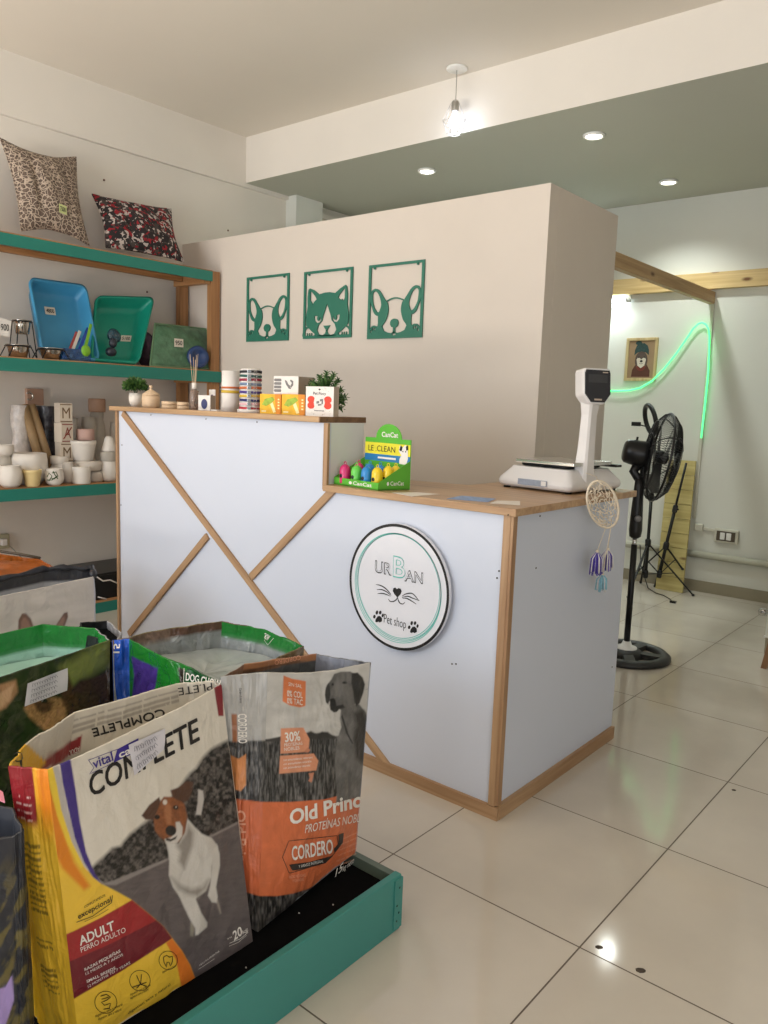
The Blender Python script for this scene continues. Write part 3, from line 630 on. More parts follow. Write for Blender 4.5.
MB().lathe([(r_*.55, h_), (r_*.55, h_*1.35), (r_*.3, h_*1.37), (0, h_*1.37)], c_, pot_m, 20).build('cap', rd)
for k, (px, py) in enumerate(((190, 354.5), (193.5, 357), (196.5, 355), (198, 354), (195.5, 360))):
    t_ = on(1, 2.19+.01*(k-2), px, py); MB().tube([c_+(0, 0, h_*.4), t_], .0011, bam, 6).build('stick', rd)
card = mat('card_white', (228, 222, 216), .6, var=.015); navy = mat('navy', (36, 42, 96), .5); greyp = mat('card_grey', (176, 160, 144), .6, var=.06, scale=30)
def carton(name, label, cat, pxl, pxr, pytop, Y, dpt, yaw, mF, mS, base=ZH, group=None, art=None):
    a = on(1, Y, pxl, 400); r = on(1, Y, pxr, 400); w = r[0]-a[0]; w /= max(.5, math.cos(yaw)) if False else 1
    top = on(1, Y, (pxl+pxr)/2, pytop)[2]; h = top-base
    ux = np.array([math.cos(yaw), math.sin(yaw), 0]); uy = np.array([-math.sin(yaw), math.cos(yaw), 0]); p0 = np.array([a[0], Y, base])
    t = thing(name, label, cat, p0+ux*w/2+uy*dpt/2, group)
    q = MB(); uz = np.array([0, 0, h]); B = [p0, p0+ux*w, p0+ux*w+uy*dpt, p0+uy*dpt]; vs = B+[b_+uz for b_ in B]
    q.add(vs, [(0, 1, 5, 4)], mF); q.add(vs, [(0, 3, 2, 1), (4, 5, 6, 7), (1, 2, 6, 5), (2, 3, 7, 6), (3, 0, 4, 7)], mS)
    fF = lambda s, u, off=0: p0+ux*w*s+uz*u-uy*off
    if art: art(q, fF, lambda s, u, off=0: p0+ux*(w+off)+uy*dpt*s+uz*u)
    q.build('carton', t, fix=False); return t
def artA(q, f, g):
    n = 20; q.flat([(.5+.26*math.cos(2*PI*k/n), .42+.34*math.sin(2*PI*k/n)) for k in range(n)], f, .0006, navy)
    for z_ in (.2, .35, .5, .65, .8): q.flat([(.15, z_), (.85, z_), (.85, z_+.05), (.15, z_+.05)], g, .0006, greyp)
carton('small_carton', 'tiny white carton printed with a dark blue oval', 'box', 198.3, 206.5, 395.2, 2.165, .05, .45, card, greyp, art=artA)
carton('name_card', 'small white card standing behind the tiny carton', 'card', 209, 215, 389.5, 2.27, .004, 0, card, card, art=lambda q, f, g: q.flat([(.35, .35), (.7, .35), (.7, .75), (.35, .75)], f, .0006, navy))
c_ = on(1, 2.17, 217.5, 408); tag(MB().box((c_[0]-.02, 2.15, ZH), (c_[0]+.02, 2.185, ZH+.006), card).build('folded_card'), 'little white card lying flat before the white tube', 'card')
# collars on display tubes
def rng_col(n): return mat('collar_'+n, {'black': (30, 30, 34), 'teal': (38, 84, 76), 'crimson': (150, 34, 58), 'slate': (112, 130, 158), 'orange': (196, 104, 56), 'purple': (74, 56, 128), 'mustard': (206, 172, 62), 'navy': (32, 38, 100), 'pink': (222, 178, 182), 'red': (168, 40, 52)}[n], .6, var=.05, scale=60)
steel = mat('steel', (205, 202, 196), .18, metal=1, var=.03)
def collar(c, r, z, w, col, tilt, label, group, sd=1):
    t = thing('pet_collar', label, 'collar', (c[0], c[1], c[2]+z), group)
    n = 40; vs = []; prof = ((r+.0006, -w/2), (r+.003, -w/2), (r+.003, w/2), (r+.0006, w/2))
    for rr, zz in prof:
        for k in range(n):
            a = 2*PI*k/n; vs.append((c[0]+rr*math.cos(a), c[1]+rr*math.sin(a), c[2]+z+zz+tilt*rr*math.cos(a)))
    fs = [(i*n+k, i*n+(k+1) % n, ((i+1) % 4)*n+(k+1) % n, ((i+1) % 4)*n+k) for i in range(4) for k in range(n)]
    MB().add(vs, fs, rng_col(col), True).build('strap', t)
    a = -PI/2-.75*sd; p = np.array([c[0]+(r+.005)*math.cos(a), c[1]+(r+.005)*math.sin(a), c[2]+z+tilt*r*math.cos(a)]); d = np.array([math.cos(a), math.sin(a), 0]); s_ = np.array([-math.sin(a), math.cos(a), 0])
    MB().obox(p, s_*.008, d*.003, np.array([0, 0, w*.62]), blk if sd > 0 else steel).build('buckle', t, bevel=.001)
    p2 = np.array([c[0]+(r+.006)*math.cos(a+.5), c[1]+(r+.006)*math.sin(a+.5), c[2]+z-w*.2])
    MB().tube([p2+s_*.006*math.cos(2*PI*k/12)+np.array([0, 0, .006*math.sin(2*PI*k/12)]) for k in range(12)], .001, steel, 6, closed=True).build('ring', t)
c_, r_, h_ = up_(230.5, 17.5, 371, 2.20); tag(MB().lathe([(0, 0), (r_, 0), (r_, h_), (r_-.002, h_), (r_-.002, .01), (0, .01)], c_, card, 40).build('display_tube'), 'plain white display tube holding an orange and a yellow collar', 'display tube')
collar(c_, r_, h_*.585, .008, 'orange', .02, 'thin orange pet collar around the white tube, upper one', 'collars on the display tubes')
collar(c_, r_, h_*.49, .012, 'mustard', -.02, 'yellow pet collar around the white tube, lower one', 'collars on the display tubes')
c_, r_, h_ = up_(250.5, 21.5, 369, 2.185); tag(MB().lathe([(0, 0), (r_*1.22, 0), (r_*1.22, .012), (r_*.95, .014), (r_*.95, h_-.006), (r_*.85, h_), (0, h_)], c_, card, 40).build('display_tube'), 'white display tube stacked with many coloured collars on round foot', 'display tube')
cols = ['black', 'teal', 'crimson', 'slate', 'orange', 'purple', 'mustard', 'navy', 'pink', 'red']
for k, cn_ in enumerate(cols):
    collar(c_, r_*.96, h_*(.93-.092*k), .010, cn_, .03*(-1)**k, f'{cn_ if cn_ != "mustard" else "mustard yellow"} pet collar on the striped stack tube', 'collars on the display tubes', -1)
yel = mat('carton_yellow', (232, 178, 46), .5, var=.12, scale=25); yor = mat('carton_orange', (222, 138, 42), .5, var=.08); lgn = mat('carton_green', (150, 176, 62), .5, var=.2, scale=70); crm = mat('carton_cream', (250, 232, 170), .5)
def artY(q, f, g):
    q.flat([(.78, 0), (1, 0), (1, 1), (.7, 1)], f, .0004, yor); q.flat([(.1, .45), (.25, .75), (.6, .86), (.72, .72), (.5, .5), (.3, .38)], f, .0008, lgn); q.flat([(.5, .48), (.62, .6), (.78, .1), (.66, .05)], f, .0010, crm)
    q.flat([(.08, .08), (.3, .08), (.3, .16), (.08, .16)], f, .0008, crm)
    for z_ in (.25, .4, .55, .7): q.flat([(.86, z_), (.94, z_), (.94, z_+.07), (.86, z_+.07)], f, .0009, crm)
carton('yellow_carton', 'yellow carton with green brush picture beside the striped collar stack', 'box', 260, 279.6, 394, 2.17, .075, .06, yel, yor, art=artY, group='yellow cartons')
carton('yellow_carton', 'yellow carton with green brush picture beside the white bone card', 'box', 281.8, 303.6, 394.3, 2.17, .075, .06, yel, yor, art=artY, group='yellow cartons')
gp = mat('print_grey', (120, 116, 114), .5)
def artG(q, f, g):
    for z_ in (.18, .38, .58, .78):
        q.flat([(.04, z_-.08), (.3, z_-.08), (.32, z_), (.3, z_+.08), (.04, z_+.08), (.01, z_)], f, .0006, gp)
    q.flat([(.45, .75), (.5, .55), (.62, .3), (.72, .28), (.66, .5), (.6, .55), (.55, .7), (.5, .78)], f, .0008, gp); q.flat([(.72, .35), (.8, .5), (.8, .72), (.7, .82), (.66, .76), (.74, .62), (.68, .45)], f, .0008, gp)
topz = on(1, 2.17, 285, 394.1)[2]
carton('white_carton', 'white and grey carton lying on top of the two yellow cartons', 'box', 273.5, 293.8, 376, 2.185, .12, .22, card, greyp, base=topz+.001, art=artG)
# bone treat card
wr = mat('card_red', (214, 66, 46), .5); c0_ = on(1, 2.15, 306.5, 412)
def artB(q, f, g):
    for cx_, cz_ in ((.2, .36), (.2, .56), (.8, .36), (.8, .56)): q.flat([(cx_+.135*math.cos(2*PI*k/16), cz_+.12*math.sin(2*PI*k/16)) for k in range(16)], f, .0006, wr)
    q.flat([(.2, .32), (.8, .32), (.8, .6), (.2, .6)], f, .00062, wr)
    q.flat([(.33, .3), (.66, .3), (.7, .46), (.66, .62), (.33, .62), (.3, .46)], f, .0010, card)
    for a, b_, w_1, hh in ((.4, .42, .1, .1), (.52, .5, .12, .09), (.45, .35, .14, .07), (.58, .4, .06, .14)): q.flat([(a, b_), (a+w_1, b_+.02), (a+w_1*.9, b_+hh), (a, b_+hh*.8)], f, .0013, gp)
    q.text('Pet Pooy', (.27, .72), (.73, .72), (.27, .82), f, ink, .001); q.flat([(.45, .9), (.5, .87), (.55, .9), (.5, .93)], f, .001, ink); q.flat([(.32, .17), (.68, .17), (.68, .2), (.32, .2)], f, .001, gp)
    random.seed(3)
    for k in range(90):
        a, b_ = random.random(), random.random()
        if .05 < a < .95 and .03 < b_ < .97: q.flat([(a, b_), (a+.018, b_), (a+.018, b_+.016), (a, b_+.016)], f, .0005, greyp)
carton('treat_box', 'white speckled box with red bone print on counter', 'box', 305.8, 332.6, 386.5, 2.15, .03, .04, card, greyp, art=artB)
c_ = on(1, 2.27, 322, 405); c_[2] = ZH; su = thing('artificial_plant', 'spiky dark green plant spilling behind the bone print box', 'plant', c_)
MB().lathe([(0, 0), (.028, 0), (.034, .03), (.036, .055), (.03, .055), (.03, .045), (0, .045)], c_, pot_m, 24).build('pot', su)
q = MB(); random.seed(11)
tips = [(327, 373.5), (334, 375), (338.5, 381), (320, 377), (313, 382), (341, 390), (345, 397), (343, 402), (341, 408), (330, 380), (335, 388), (309, 387), (317, 384), (338, 394), (336, 402), (324, 380)]
for k, (px, py) in enumerate(tips):
    t_ = on(1, 2.27+random.uniform(-.03, .03), px, py); b0 = c_+np.array([.004, 0, .05]); mid = (b0+t_)/2+np.array([0, 0, .012]); 
    path = [b0, mid*.5+b0*.5, mid, mid*.45+t_*.55, t_]; q.tube(path, [.0025, .003, .003, .003, .002], leafd, 6)
    for i in range(9):
        f_ = .2+.8*i/8; p = b0*(1-f_)**2+2*mid*f_*(1-f_)+t_*f_*f_; d = (t_-b0)/np.linalg.norm(t_-b0)
        for s_ in range(5):
            a = 2*PI*s_/5+i; sd = np.cross(d, (0, 1, .2)); sd /= np.linalg.norm(sd); w2 = np.cross(d, sd); rdir = sd*math.cos(a)+w2*math.sin(a)
            e = p+rdir*.015+d*.011; q.add([p+d*.005, p-d*.004, e+w2*.003, e-w2*.003, p+rdir*.010+d*.011], [(0, 1, 4), (1, 2, 4), (2, 3, 4), (3, 0, 4)], leafm if (i+s_) % 2 else leafd)
q.build('foliage', su, fix=False)

# ---------------------------------------------------------------- bag dispenser display on the lower top
gr = mat('display_green', (86, 172, 48), .45, var=.05); grd = mat('display_green_side', (86, 160, 46), .5, var=.04); ylw = mat('display_yellow', (226, 214, 52), .45); blu = mat('display_blue', (36, 120, 176), .45)
A = on(2, ZLc, 334.3, 484.2); B = on(2, ZLc, 378.2, 490.7); D = on(2, ZLc, 409, 490)
A[2] = B[2] = D[2] = ZLc+.001; ux = (B-A); wD = np.linalg.norm(ux); ux /= wD; uy = np.array([-ux[1], ux[0], 0]); dD = max(.15, (D-B)@uy); dD = .17
uz = np.array([0, 0, 1.])
# side direction is read from the photograph: B towards D
uy = (D-B); dD = np.linalg.norm(uy); uy /= dD
ht = on(1, A[1], 334, 477.2)[2]-ZLc
bk = B+uy*dD; hb = np.array([0, 0, 0]); hs = on(1, bk[1], 409.8, 461.6)[2]-ZLc; hbk = on(1, bk[1], 411.5, 438.5)[2]-ZLc
dsp = thing('counter_display', 'green cardboard counter display holding bag dispensers', 'display box', (A+B)/2+uy*dD/2)
th = .003
q = MB()
def slab(P, n_, m, mb):  # polygon with thickness along n_
    P = [np.array(p) for p in P]; k = len(P); n_ = np.array(n_)
    mb.add(P+[p+n_ for p in P], [tuple(range(k)), tuple(reversed(range(k, 2*k)))]+[(i, (i+1) % k, k+(i+1) % k, k+i) for i in range(k)], m)
slab([A, B, B+uz*ht, A+uz*ht], uy*th, gr, q); fD = lambda s, u, off=0: A+ux*wD*s+uz*ht*u-np.array([-ux[1], ux[0], 0])*off*-1*-1
nf = np.cross(ux, uz); fD = lambda s, u, off=0: A+ux*wD*s+uz*ht*u+nf*off
q.text('CanCat', (.44, .3), (.86, .3), (.44, .78), fD, card, .001, .02); q.ell(.38, .5, .035, .22, fD, card, .001)
q.build('front_lip', dsp, fix=False)
ns = np.cross(uy, uz); q = MB(); slab([B, B+uy*dD, B+uy*dD+uz*hs, B+uz*ht], -ns*th, grd, q); fS = lambda s, u, off=0: B+uy*dD*s+uz*hs*u+ns*off
q.text('CanCat', (.38, .16), (.82, .16), (.38, .3), fS, card, .001, .01); q.ell(.3, .22, .035, .07, fS, card, .001); q.build('side_wall', dsp, fix=False)
q = MB(); slab([A, A+uz*ht, A+uy*dD+uz*hs, A+uy*dD], ns*-th, grd, q); q.build('side_wall', dsp, fix=False)
q = MB(); slab([A+(0, 0, .001), B+(0, 0, .001), B+uy*dD+(0, 0, .001), A+uy*dD+(0, 0, .001)], (0, 0, .003), gr, q); q.build('tray_floor', dsp, fix=False)
bb = A+uy*dD; arch = []; hA = hbk*.96
ax0, ax1 = .24, .80
pk = on(1, bb[1]+.02, 388, 424)[2]-ZLc
for k in range(13): a = PI*(1-k/12); arch.append(bb+ux*wD*((ax0+ax1)/2+(ax1-ax0)/2*math.cos(a))+uz*(hA+(pk-hA)*math.sin(a)))
q = MB(); poly_ = [bb, bb+ux*wD, bb+ux*wD+uz*hA]+arch[::-1]+[bb+uz*hA]; slab(poly_, uy*th, gr, q)
fB = lambda s, u, off=0: bb+ux*wD*s+uz*hA*u+nf*off
q.flat([(.0, .66), (1, .66), (1, .9), (0, .9)], fB, .0008, ylw); q.flat([(0, .52), (1, .52), (1, .66), (0, .66)], fB, .0008, blu)
q.text('LE .CLEAN', (.08, .72), (.68, .72), (.08, .84), fB, ink, .0016); q.flat([(.3, .57), (.7, .57), (.7, .61), (.3, .61)], fB, .0016, card)
q.flat([(.78, .5), (.93, .5), (.96, .62), (.95, .8), (.9, .9), (.84, .84), (.78, .88), (.76, .76), (.82, .68), (.78, .6)], fB, .002, card); q.flat([(.77, .78), (.8, .88), (.84, .84), (.82, .76)], fB, .0024, ink); q.flat([(.92, .78), (.96, .8), (.95, .9), (.91, .86)], fB, .0024, ink)
for s_ in ((.85, .76), (.91, .76)): q.ell(s_[0], s_[1], .012, .015, fB, ink, .0026, 10)
q.text('CanCat', (.37, 1.03), (.73, 1.03), (.37, 1.13), fB, card, .001, .02); q.flat([(.84, .3), (.95, .3), (.95, .36), (.84, .36)], fB, .001, card)
q.build('back_board', dsp, fix=False)
def disp_col(n): return mat('dispenser_'+n, {'pink': (206, 40, 110), 'green': (96, 200, 72), 'blue': (30, 130, 200), 'yellow': (238, 204, 36)}[n], .3, var=.02, coat=.3)
def dispenser(s, d, col, label, hgt=.075, lift=.004):
    hgt *= .92
    c0 = A+ux*wD*s+uy*dD*d+uz*lift; t = thing('bag_dispenser', label, 'bag dispenser', c0, 'bag dispensers in the green display'); r = .0205
    MB().lathe([(0, 0), (r*.9, 0), (r, .004), (r, hgt*.68), (r*.86, hgt*.86), (r*.45, hgt*.98), (0, hgt)], c0, disp_col(col), 22).build('body', t)
    qq = MB(); nn = -uy*.2+nf*.98; nn /= np.linalg.norm(nn); qq.lathe([(.0075, 0), (.0065, .0012), (0, .0008)], c0+uz*hgt*.42+nf*(r*.97), ink, 16, axis=nf); qq.build('opening', t)
    c2 = c0+uz*(hgt+.004); MB().tube([c2+ux*.006*math.cos(2*PI*k/12)+uz*.006*math.sin(2*PI*k/12) for k in range(12)], .0014, disp_col(col), 6, closed=True).build('loop', t)
for s, d, cn_, lab, hg in ((.13, .16, 'pink', 'pink bag dispenser, front left corner of the green display', .078), (.37, .2, 'green', 'lime green bag dispenser in front row of the display', .078), (.6, .2, 'blue', 'blue bag dispenser in front row of the display', .078),
    (.82, .22, 'yellow', 'yellow bag dispenser at the front right of the display', .08), (.2, .52, 'pink', 'pink bag dispenser in the back of the green display', .085), (.43, .55, 'blue', 'blue bag dispenser in the back row, left one', .085), (.64, .58, 'blue', 'blue bag dispenser in the back row, right one', .085),
    (.84, .54, 'yellow', 'yellow bag dispenser in the second row of the display', .085), (.82, .82, 'yellow', 'yellow bag dispenser at the very back of the display', .085)):
    dispenser(s, d, cn_, lab, hg)

# flyers lying on the lower top
fw = mat('flyer_white', (222, 214, 204), .5, var=.04); fb = mat('flyer_blue', (130, 156, 196), .5, var=.25, scale=40)
for quad, mm, lab in (([(392, 492.5), (418, 492.2), (440, 494), (412, 496.2)], fw, 'pale flyer lying flat right of the green display'), ([(447, 498.5), (462, 495.6), (496, 498.6), (488, 501.8)], fb, 'blue printed flyer lying flat mid counter'), ([(490, 503), (497, 500.5), (520, 501), (520, 505)], fw, 'white flyer lying at the counter corner before the scale')):
    P = [on(2, ZLc+.0015, *p) for p in quad]; q = MB(); q.add([p for p in P]+[p-np.array([0, 0, .001]) for p in P], [(0, 1, 2, 3), (7, 6, 5, 4), (0, 4, 5, 1), (1, 5, 6, 2), (2, 6, 7, 3), (3, 7, 4, 0)], mm); tag(q.build('flyer'), lab, 'flyer')

# ---------------------------------------------------------------- the shop scale
sw = mat('scale_white', (222, 218, 216), .32, var=.01); zb = ZLc+.008
P0 = on(2, zb, 495.8, 484.3); P1 = on(2, zb, 569.8, 493.2); P2_ = on(2, zb, 623, 488.4)
P0, P1, P2_ = (np.array([p[0], p[1], zb]) for p in (P0, P1, P2_)); P3 = P0+(P2_-P1)
ex = (P1-P0); wS = np.linalg.norm(ex); ex /= wS; ey = (P2_-P1); dS = np.linalg.norm(ey); ey /= dS
sca = thing('weighing_scale', 'white electronic shop scale with steel plate and display on tall post', 'scale', (P0+P2_)/2-np.array([0, 0, .008]))
def loop_rr(c0, c1, c2, c3, ins, z, n=5, rad_=.03):
    c_ = (c0+c1+c2+c3)/4; cs = [c_+(p-c_)*(1-ins/np.linalg.norm(p-c_)) for p in (c0, c1, c2, c3)]; out = []
    for i in range(4):
        p = cs[i]; a = cs[i-1]-p; b_ = cs[(i+1) % 4]-p; a /= np.linalg.norm(a); b_ /= np.linalg.norm(b_)
        for k in range(n): t = k/(n-1); out.append(p+a*rad_*(1-t)**2+b_*rad_*t**2+np.array([0, 0, z-p[2]]))
    return out
hB = (on(1, P1[1], 567, 469)[2]-zb)*.9
prof_ = [(0.02, 0, .02), (.004, .008, .03), (0, .02, .03), (.006, .034, .03), (.05, hB*.92, .025), (.056, hB, .02)]
G = np.array([loop_rr(P0, P1, P2_, P3, ins, zb+z, rad_=r_) for ins, z, r_ in prof_]); q = MB(); q.grid(G, sw, closed=True); n = G.shape[1]; q.add(G[-1], [tuple(range(n))], sw); q.add(G[0], [tuple(reversed(range(n)))], sw)
q.build('body', sca, bevel=.001)
for i, p in enumerate((P0, P1, P2_, P3)):
    c_ = (P0+P2_)/2; f_ = p+(c_-p)*.18; MB().lathe([(0, -.008), (.014, -.008), (.014, .006), (0, .006)], f_, blk, 14).build('foot', sca)
T = np.array([loop_rr(P0, P1, P2_, P3, i_, zb+hB+z, rad_=.02) for i_, z in ((.095, .002), (.09, .006), (.09, .012), (.095, .013))]); q = MB(); q.grid(T, blk, closed=True); q.add(T[-1], [tuple(range(T.shape[1]))], blk); q.build('plate_support', sca)
q = MB(); cS = (P0+P2_)/2
Lp = [p+(0, 0, hB+.015) for p in (P0+ex*.055+ey*.045, P1-ex*.0+ey*.045-ex*.02, P1-ex*.02+ey*(dS-.06), P0+ex*.055+ey*(dS-.06))]
slab(Lp, (0, 0, .013), mat('brushed_steel', (226, 224, 220), .25, metal=.9, var=.03, stretch=(1, 30, 1)), q); q.build('weighing_plate', sca, bevel=.002, fix=False)
pc = P1+ey*.135-ex*.035
pcT = on(1, pc[1], 592, 402); 
q = MB(); w1, w2 = .022, .030; ztp = pcT[2]
pb_ = np.array([pc[0], pc[1], zb+hB*.25]); pt_ = np.array([pc[0]+.006, pc[1]+.004, ztp])
secs = [(0, .034, .040), (.12, .028, .034), (.5, .023, .028), (.85, .021, .027), (1, .027, .034)]
G = []
for f_, a, b_ in secs:
    c_ = pb_+(pt_-pb_)*f_; G.append([c_+ex*a*x_+ey*b_*y_ for x_, y_ in ((-1, -.7), (-.7, -1), (.7, -1), (1, -.7), (1, .7), (.7, 1), (-.7, 1), (-1, .7))])
q.grid(np.array(G), sw, closed=True, smooth=False); q.build('post', sca, bevel=.001)
hc = on(1, pc[1], 594, 387); nd = np.array([.84, -.52, .12]); nd /= np.linalg.norm(nd); hu = np.cross((0, 0, 1), nd); hu /= np.linalg.norm(hu); hw = np.cross(nd, hu)
def HD(a, b_, d): return hc+hu*a+hw*b_+nd*d
hexp = [(-.052, .062), (.052, .062), (.056, .05), (.056, -.03), (.03, -.062), (-.03, -.062), (-.056, -.03), (-.056, .05)]
q = MB(); q.prism([(a*1.04, b_*1.05) for a, b_ in hexp], [], HD, -.038, .022, sw); q.build('display_head', sca, bevel=.008)
q = MB(); q.prism([(a*.93, b_*.93) for a, b_ in hexp], [], HD, .021, .026, mat('display_black', (42, 42, 46), .25)); q.flat([(-.04, .012), (.04, .012), (.04, .042), (-.04, .042)], HD, .0264, mat('lcd', (58, 58, 60), .15)); q.text('SYSTEL', (-.018, -.05), (.018, -.05), (-.018, -.042), HD, greyp, .0266) if False else None
q.flat([(-.016, -.052), (.016, -.052), (.016, -.046), (-.016, -.046)], HD, .0266, greyp); q.flat([(.02, .048), (.042, .048), (.042, .052), (.02, .052)], HD, .0266, greyp); q.build('display_face', sca, bevel=.001, fix=False)
nfr = np.cross(ex, uz); stk = mat('sticker_grey', (150, 156, 170), .4, var=.1, scale=60)
c0_ = P0+ex*.10+np.array([0, 0, .016])+nfr*.0035
def ST(a, b_, off=0): return P0+ex*a+uz*b_+nfr*(off-.0-.12*max(0, b_-.03))
q = MB(); q.add([ST(.105, .012, .003), ST(.235, .012, .003), ST(.235, .034, .003), ST(.105, .034, .003)], [(0, 1, 2, 3)], stk); q.add([ST(.21, .015, .004), ST(.232, .015, .004), ST(.232, .032, .004), ST(.21, .032, .004)], [(0, 1, 2, 3)], card); q.build('label', sca, fix=False)
q = MB(); q.obox(P2_+(0, 0, hB+.012)-ex*.05-ey*.05, ex*.055, ey*.02, (0, 0, .005), blk); q.build('rear_bar', sca, bevel=.002)

# ---------------------------------------------------------------- dreamcatcher hanging at the counter side
XD = XE+.072; cC = on(0, XD, 602.8, 504.5); DR = .076
crd = mat('cotton_cord', (222, 208, 186), .8, var=.08, scale=80)
def DC(a, r): 
    return cC+np.array([.004*math.sin(a), r*math.cos(a)*.98*1.0+r*math.sin(a)*-.0, r*math.sin(a)])
dct = thing('dreamcatcher', 'cream dreamcatcher with purple, white and blue tassels on counter side', 'dreamcatcher', cC-(0, 0, .3))
DRy = (on(0, XD, 618, 508)[1]-on(0, XD, 587.5, 498)[1])/2; DRz = (on(0, XD, 597, 481)[2]-on(0, XD, 607.5, 528)[2])/2
DM = np.array([-.012, -.030, .083]); Dm = np.array([.032, .050, .004])
def DC(a, r): return cC+Dm*r*math.cos(a)+DM*r*math.sin(a)
MB().tube([DC(2*PI*k/48, 1) for k in range(48)], .0042, crd, 8, closed=True).build('hoop', dct)
q = MB(); random.seed(5); npt = 14
for rr, off in ((1, 0), (.8, .5), (.6, 0), (.42, .5), (.25, 0)):
    for k in range(npt):
        a0, a1, a2 = 2*PI*(k+off)/npt, 2*PI*(k+off+.5)/npt, 2*PI*(k+off+1)/npt; r2 = rr*.8
        q.tube([DC(a0, rr), DC(a1, r2), DC(a2, rr)], .0013, crd, 5)
for k in range(80):
    a, r = random.random()*2*PI, math.sqrt(random.random())*.92; b_ = a+random.uniform(-.6, .6); p = DC(a, r); e = DC(b_, min(.97, r+random.uniform(.08, .2))); q.tube([p, (p+e)/2+(.004, 0, 0), e], .0016, crd, 5)
q.build('web', dct)
q = MB(); q.tube([DC(PI/2, 1), DC(PI/2, 1)+(0, -.01, .015), on(0, XD-.01, 586, 473)], .0012, crd, 5); q.build('hanging_cord', dct)
tas_w = mat('tassel_white', (220, 216, 214), .8, var=.08, scale=120); tas_p = mat('tassel_purple', (76, 60, 158), .8, var=.15, scale=120); tas_b = mat('tassel_blue', (140, 188, 204), .8, var=.15, scale=120)
for px, t0, t1, mm, m2, a_ in ((597.3, 551, 575, tas_p, tas_w, 601), (608, 549, 571, tas_w, tas_p, 606.5), (602.5, 574, 591, tas_b, tas_w, 603.5)):
    p = on(0, XD, px, t0); e = on(0, XD, px-.4, t1); s_ = DC(-PI/2+(.2 if px > 600 else -.15), 1); q = MB(); q.tube([s_, p], .0012, crd, 5); L_ = p[2]-e[2]
    for k in range(70):
        a = random.random()*2*PI; r = random.uniform(.008, .03); b0 = p+(0, 0, 0); 
        q.tube([b0, b0+np.array([r*.6*math.cos(a), r*.9*math.sin(a), -L_*.3]), b0+np.array([r*.7*math.cos(a), r*1.0*math.sin(a), -L_*random.uniform(.8, 1)])], .0022, mm if k % 3 else m2, 5)
    q.lathe([(.004, .004), (.006, -.002), (.005, -.01)], p, crd, 10)
    q.build('tassel', dct)

# ================================================================== PLAQUES ON THE PARTITION
art_g = mat('plaque_green', (50, 116, 96), .45, var=.03)
def mirror(pts): return [(1-a, b) for a, b in pts][::-1]
def plaque_map(x0, x1, z0, z1): return lambda a, b, d=0: (x0+(x1-x0)*a, 3.43-d, z0+(z1-z0)*b)
def ellp(cx, cy, rx, ry, n=22, rot=0): c, s = math.cos(rot), math.sin(rot); return [(cx+rx*math.cos(2*PI*k/n)*c-ry*math.sin(2*PI*k/n)*s, cy+rx*math.cos(2*PI*k/n)*s+ry*math.sin(2*PI*k/n)*c) for k in range(n)]
def smooth(pts, n=5):
    P = [np.array(p, float) for p in pts]; K = len(P); out = []
    for i in range(K):
        a, b, c, d = P[i-1], P[i], P[(i+1) % K], P[(i+2) % K]
        for k in range(n): t = k/n; out.append(tuple(.5*((2*b)+(-a+c)*t+(2*a-5*b+4*c-d)*t*t+(-a+3*b-3*c+d)*t**3)))
    return out
def frame_part(t, f):
    w = .045; q = MB(); D0, D1 = .004, .010
    q.prism([(0, 0), (1, 0), (1, 1), (0, 1)], [[(w, .03), (w, .965), (1-w, .965), (1-w, .03)]], f, D0, D1, art_g)
    for a in (.11, .885): q.prism(ellp(a, .955, .014, .018, 12), [], f, D0, D1+.004, art_g)
    q.build('frame', t)
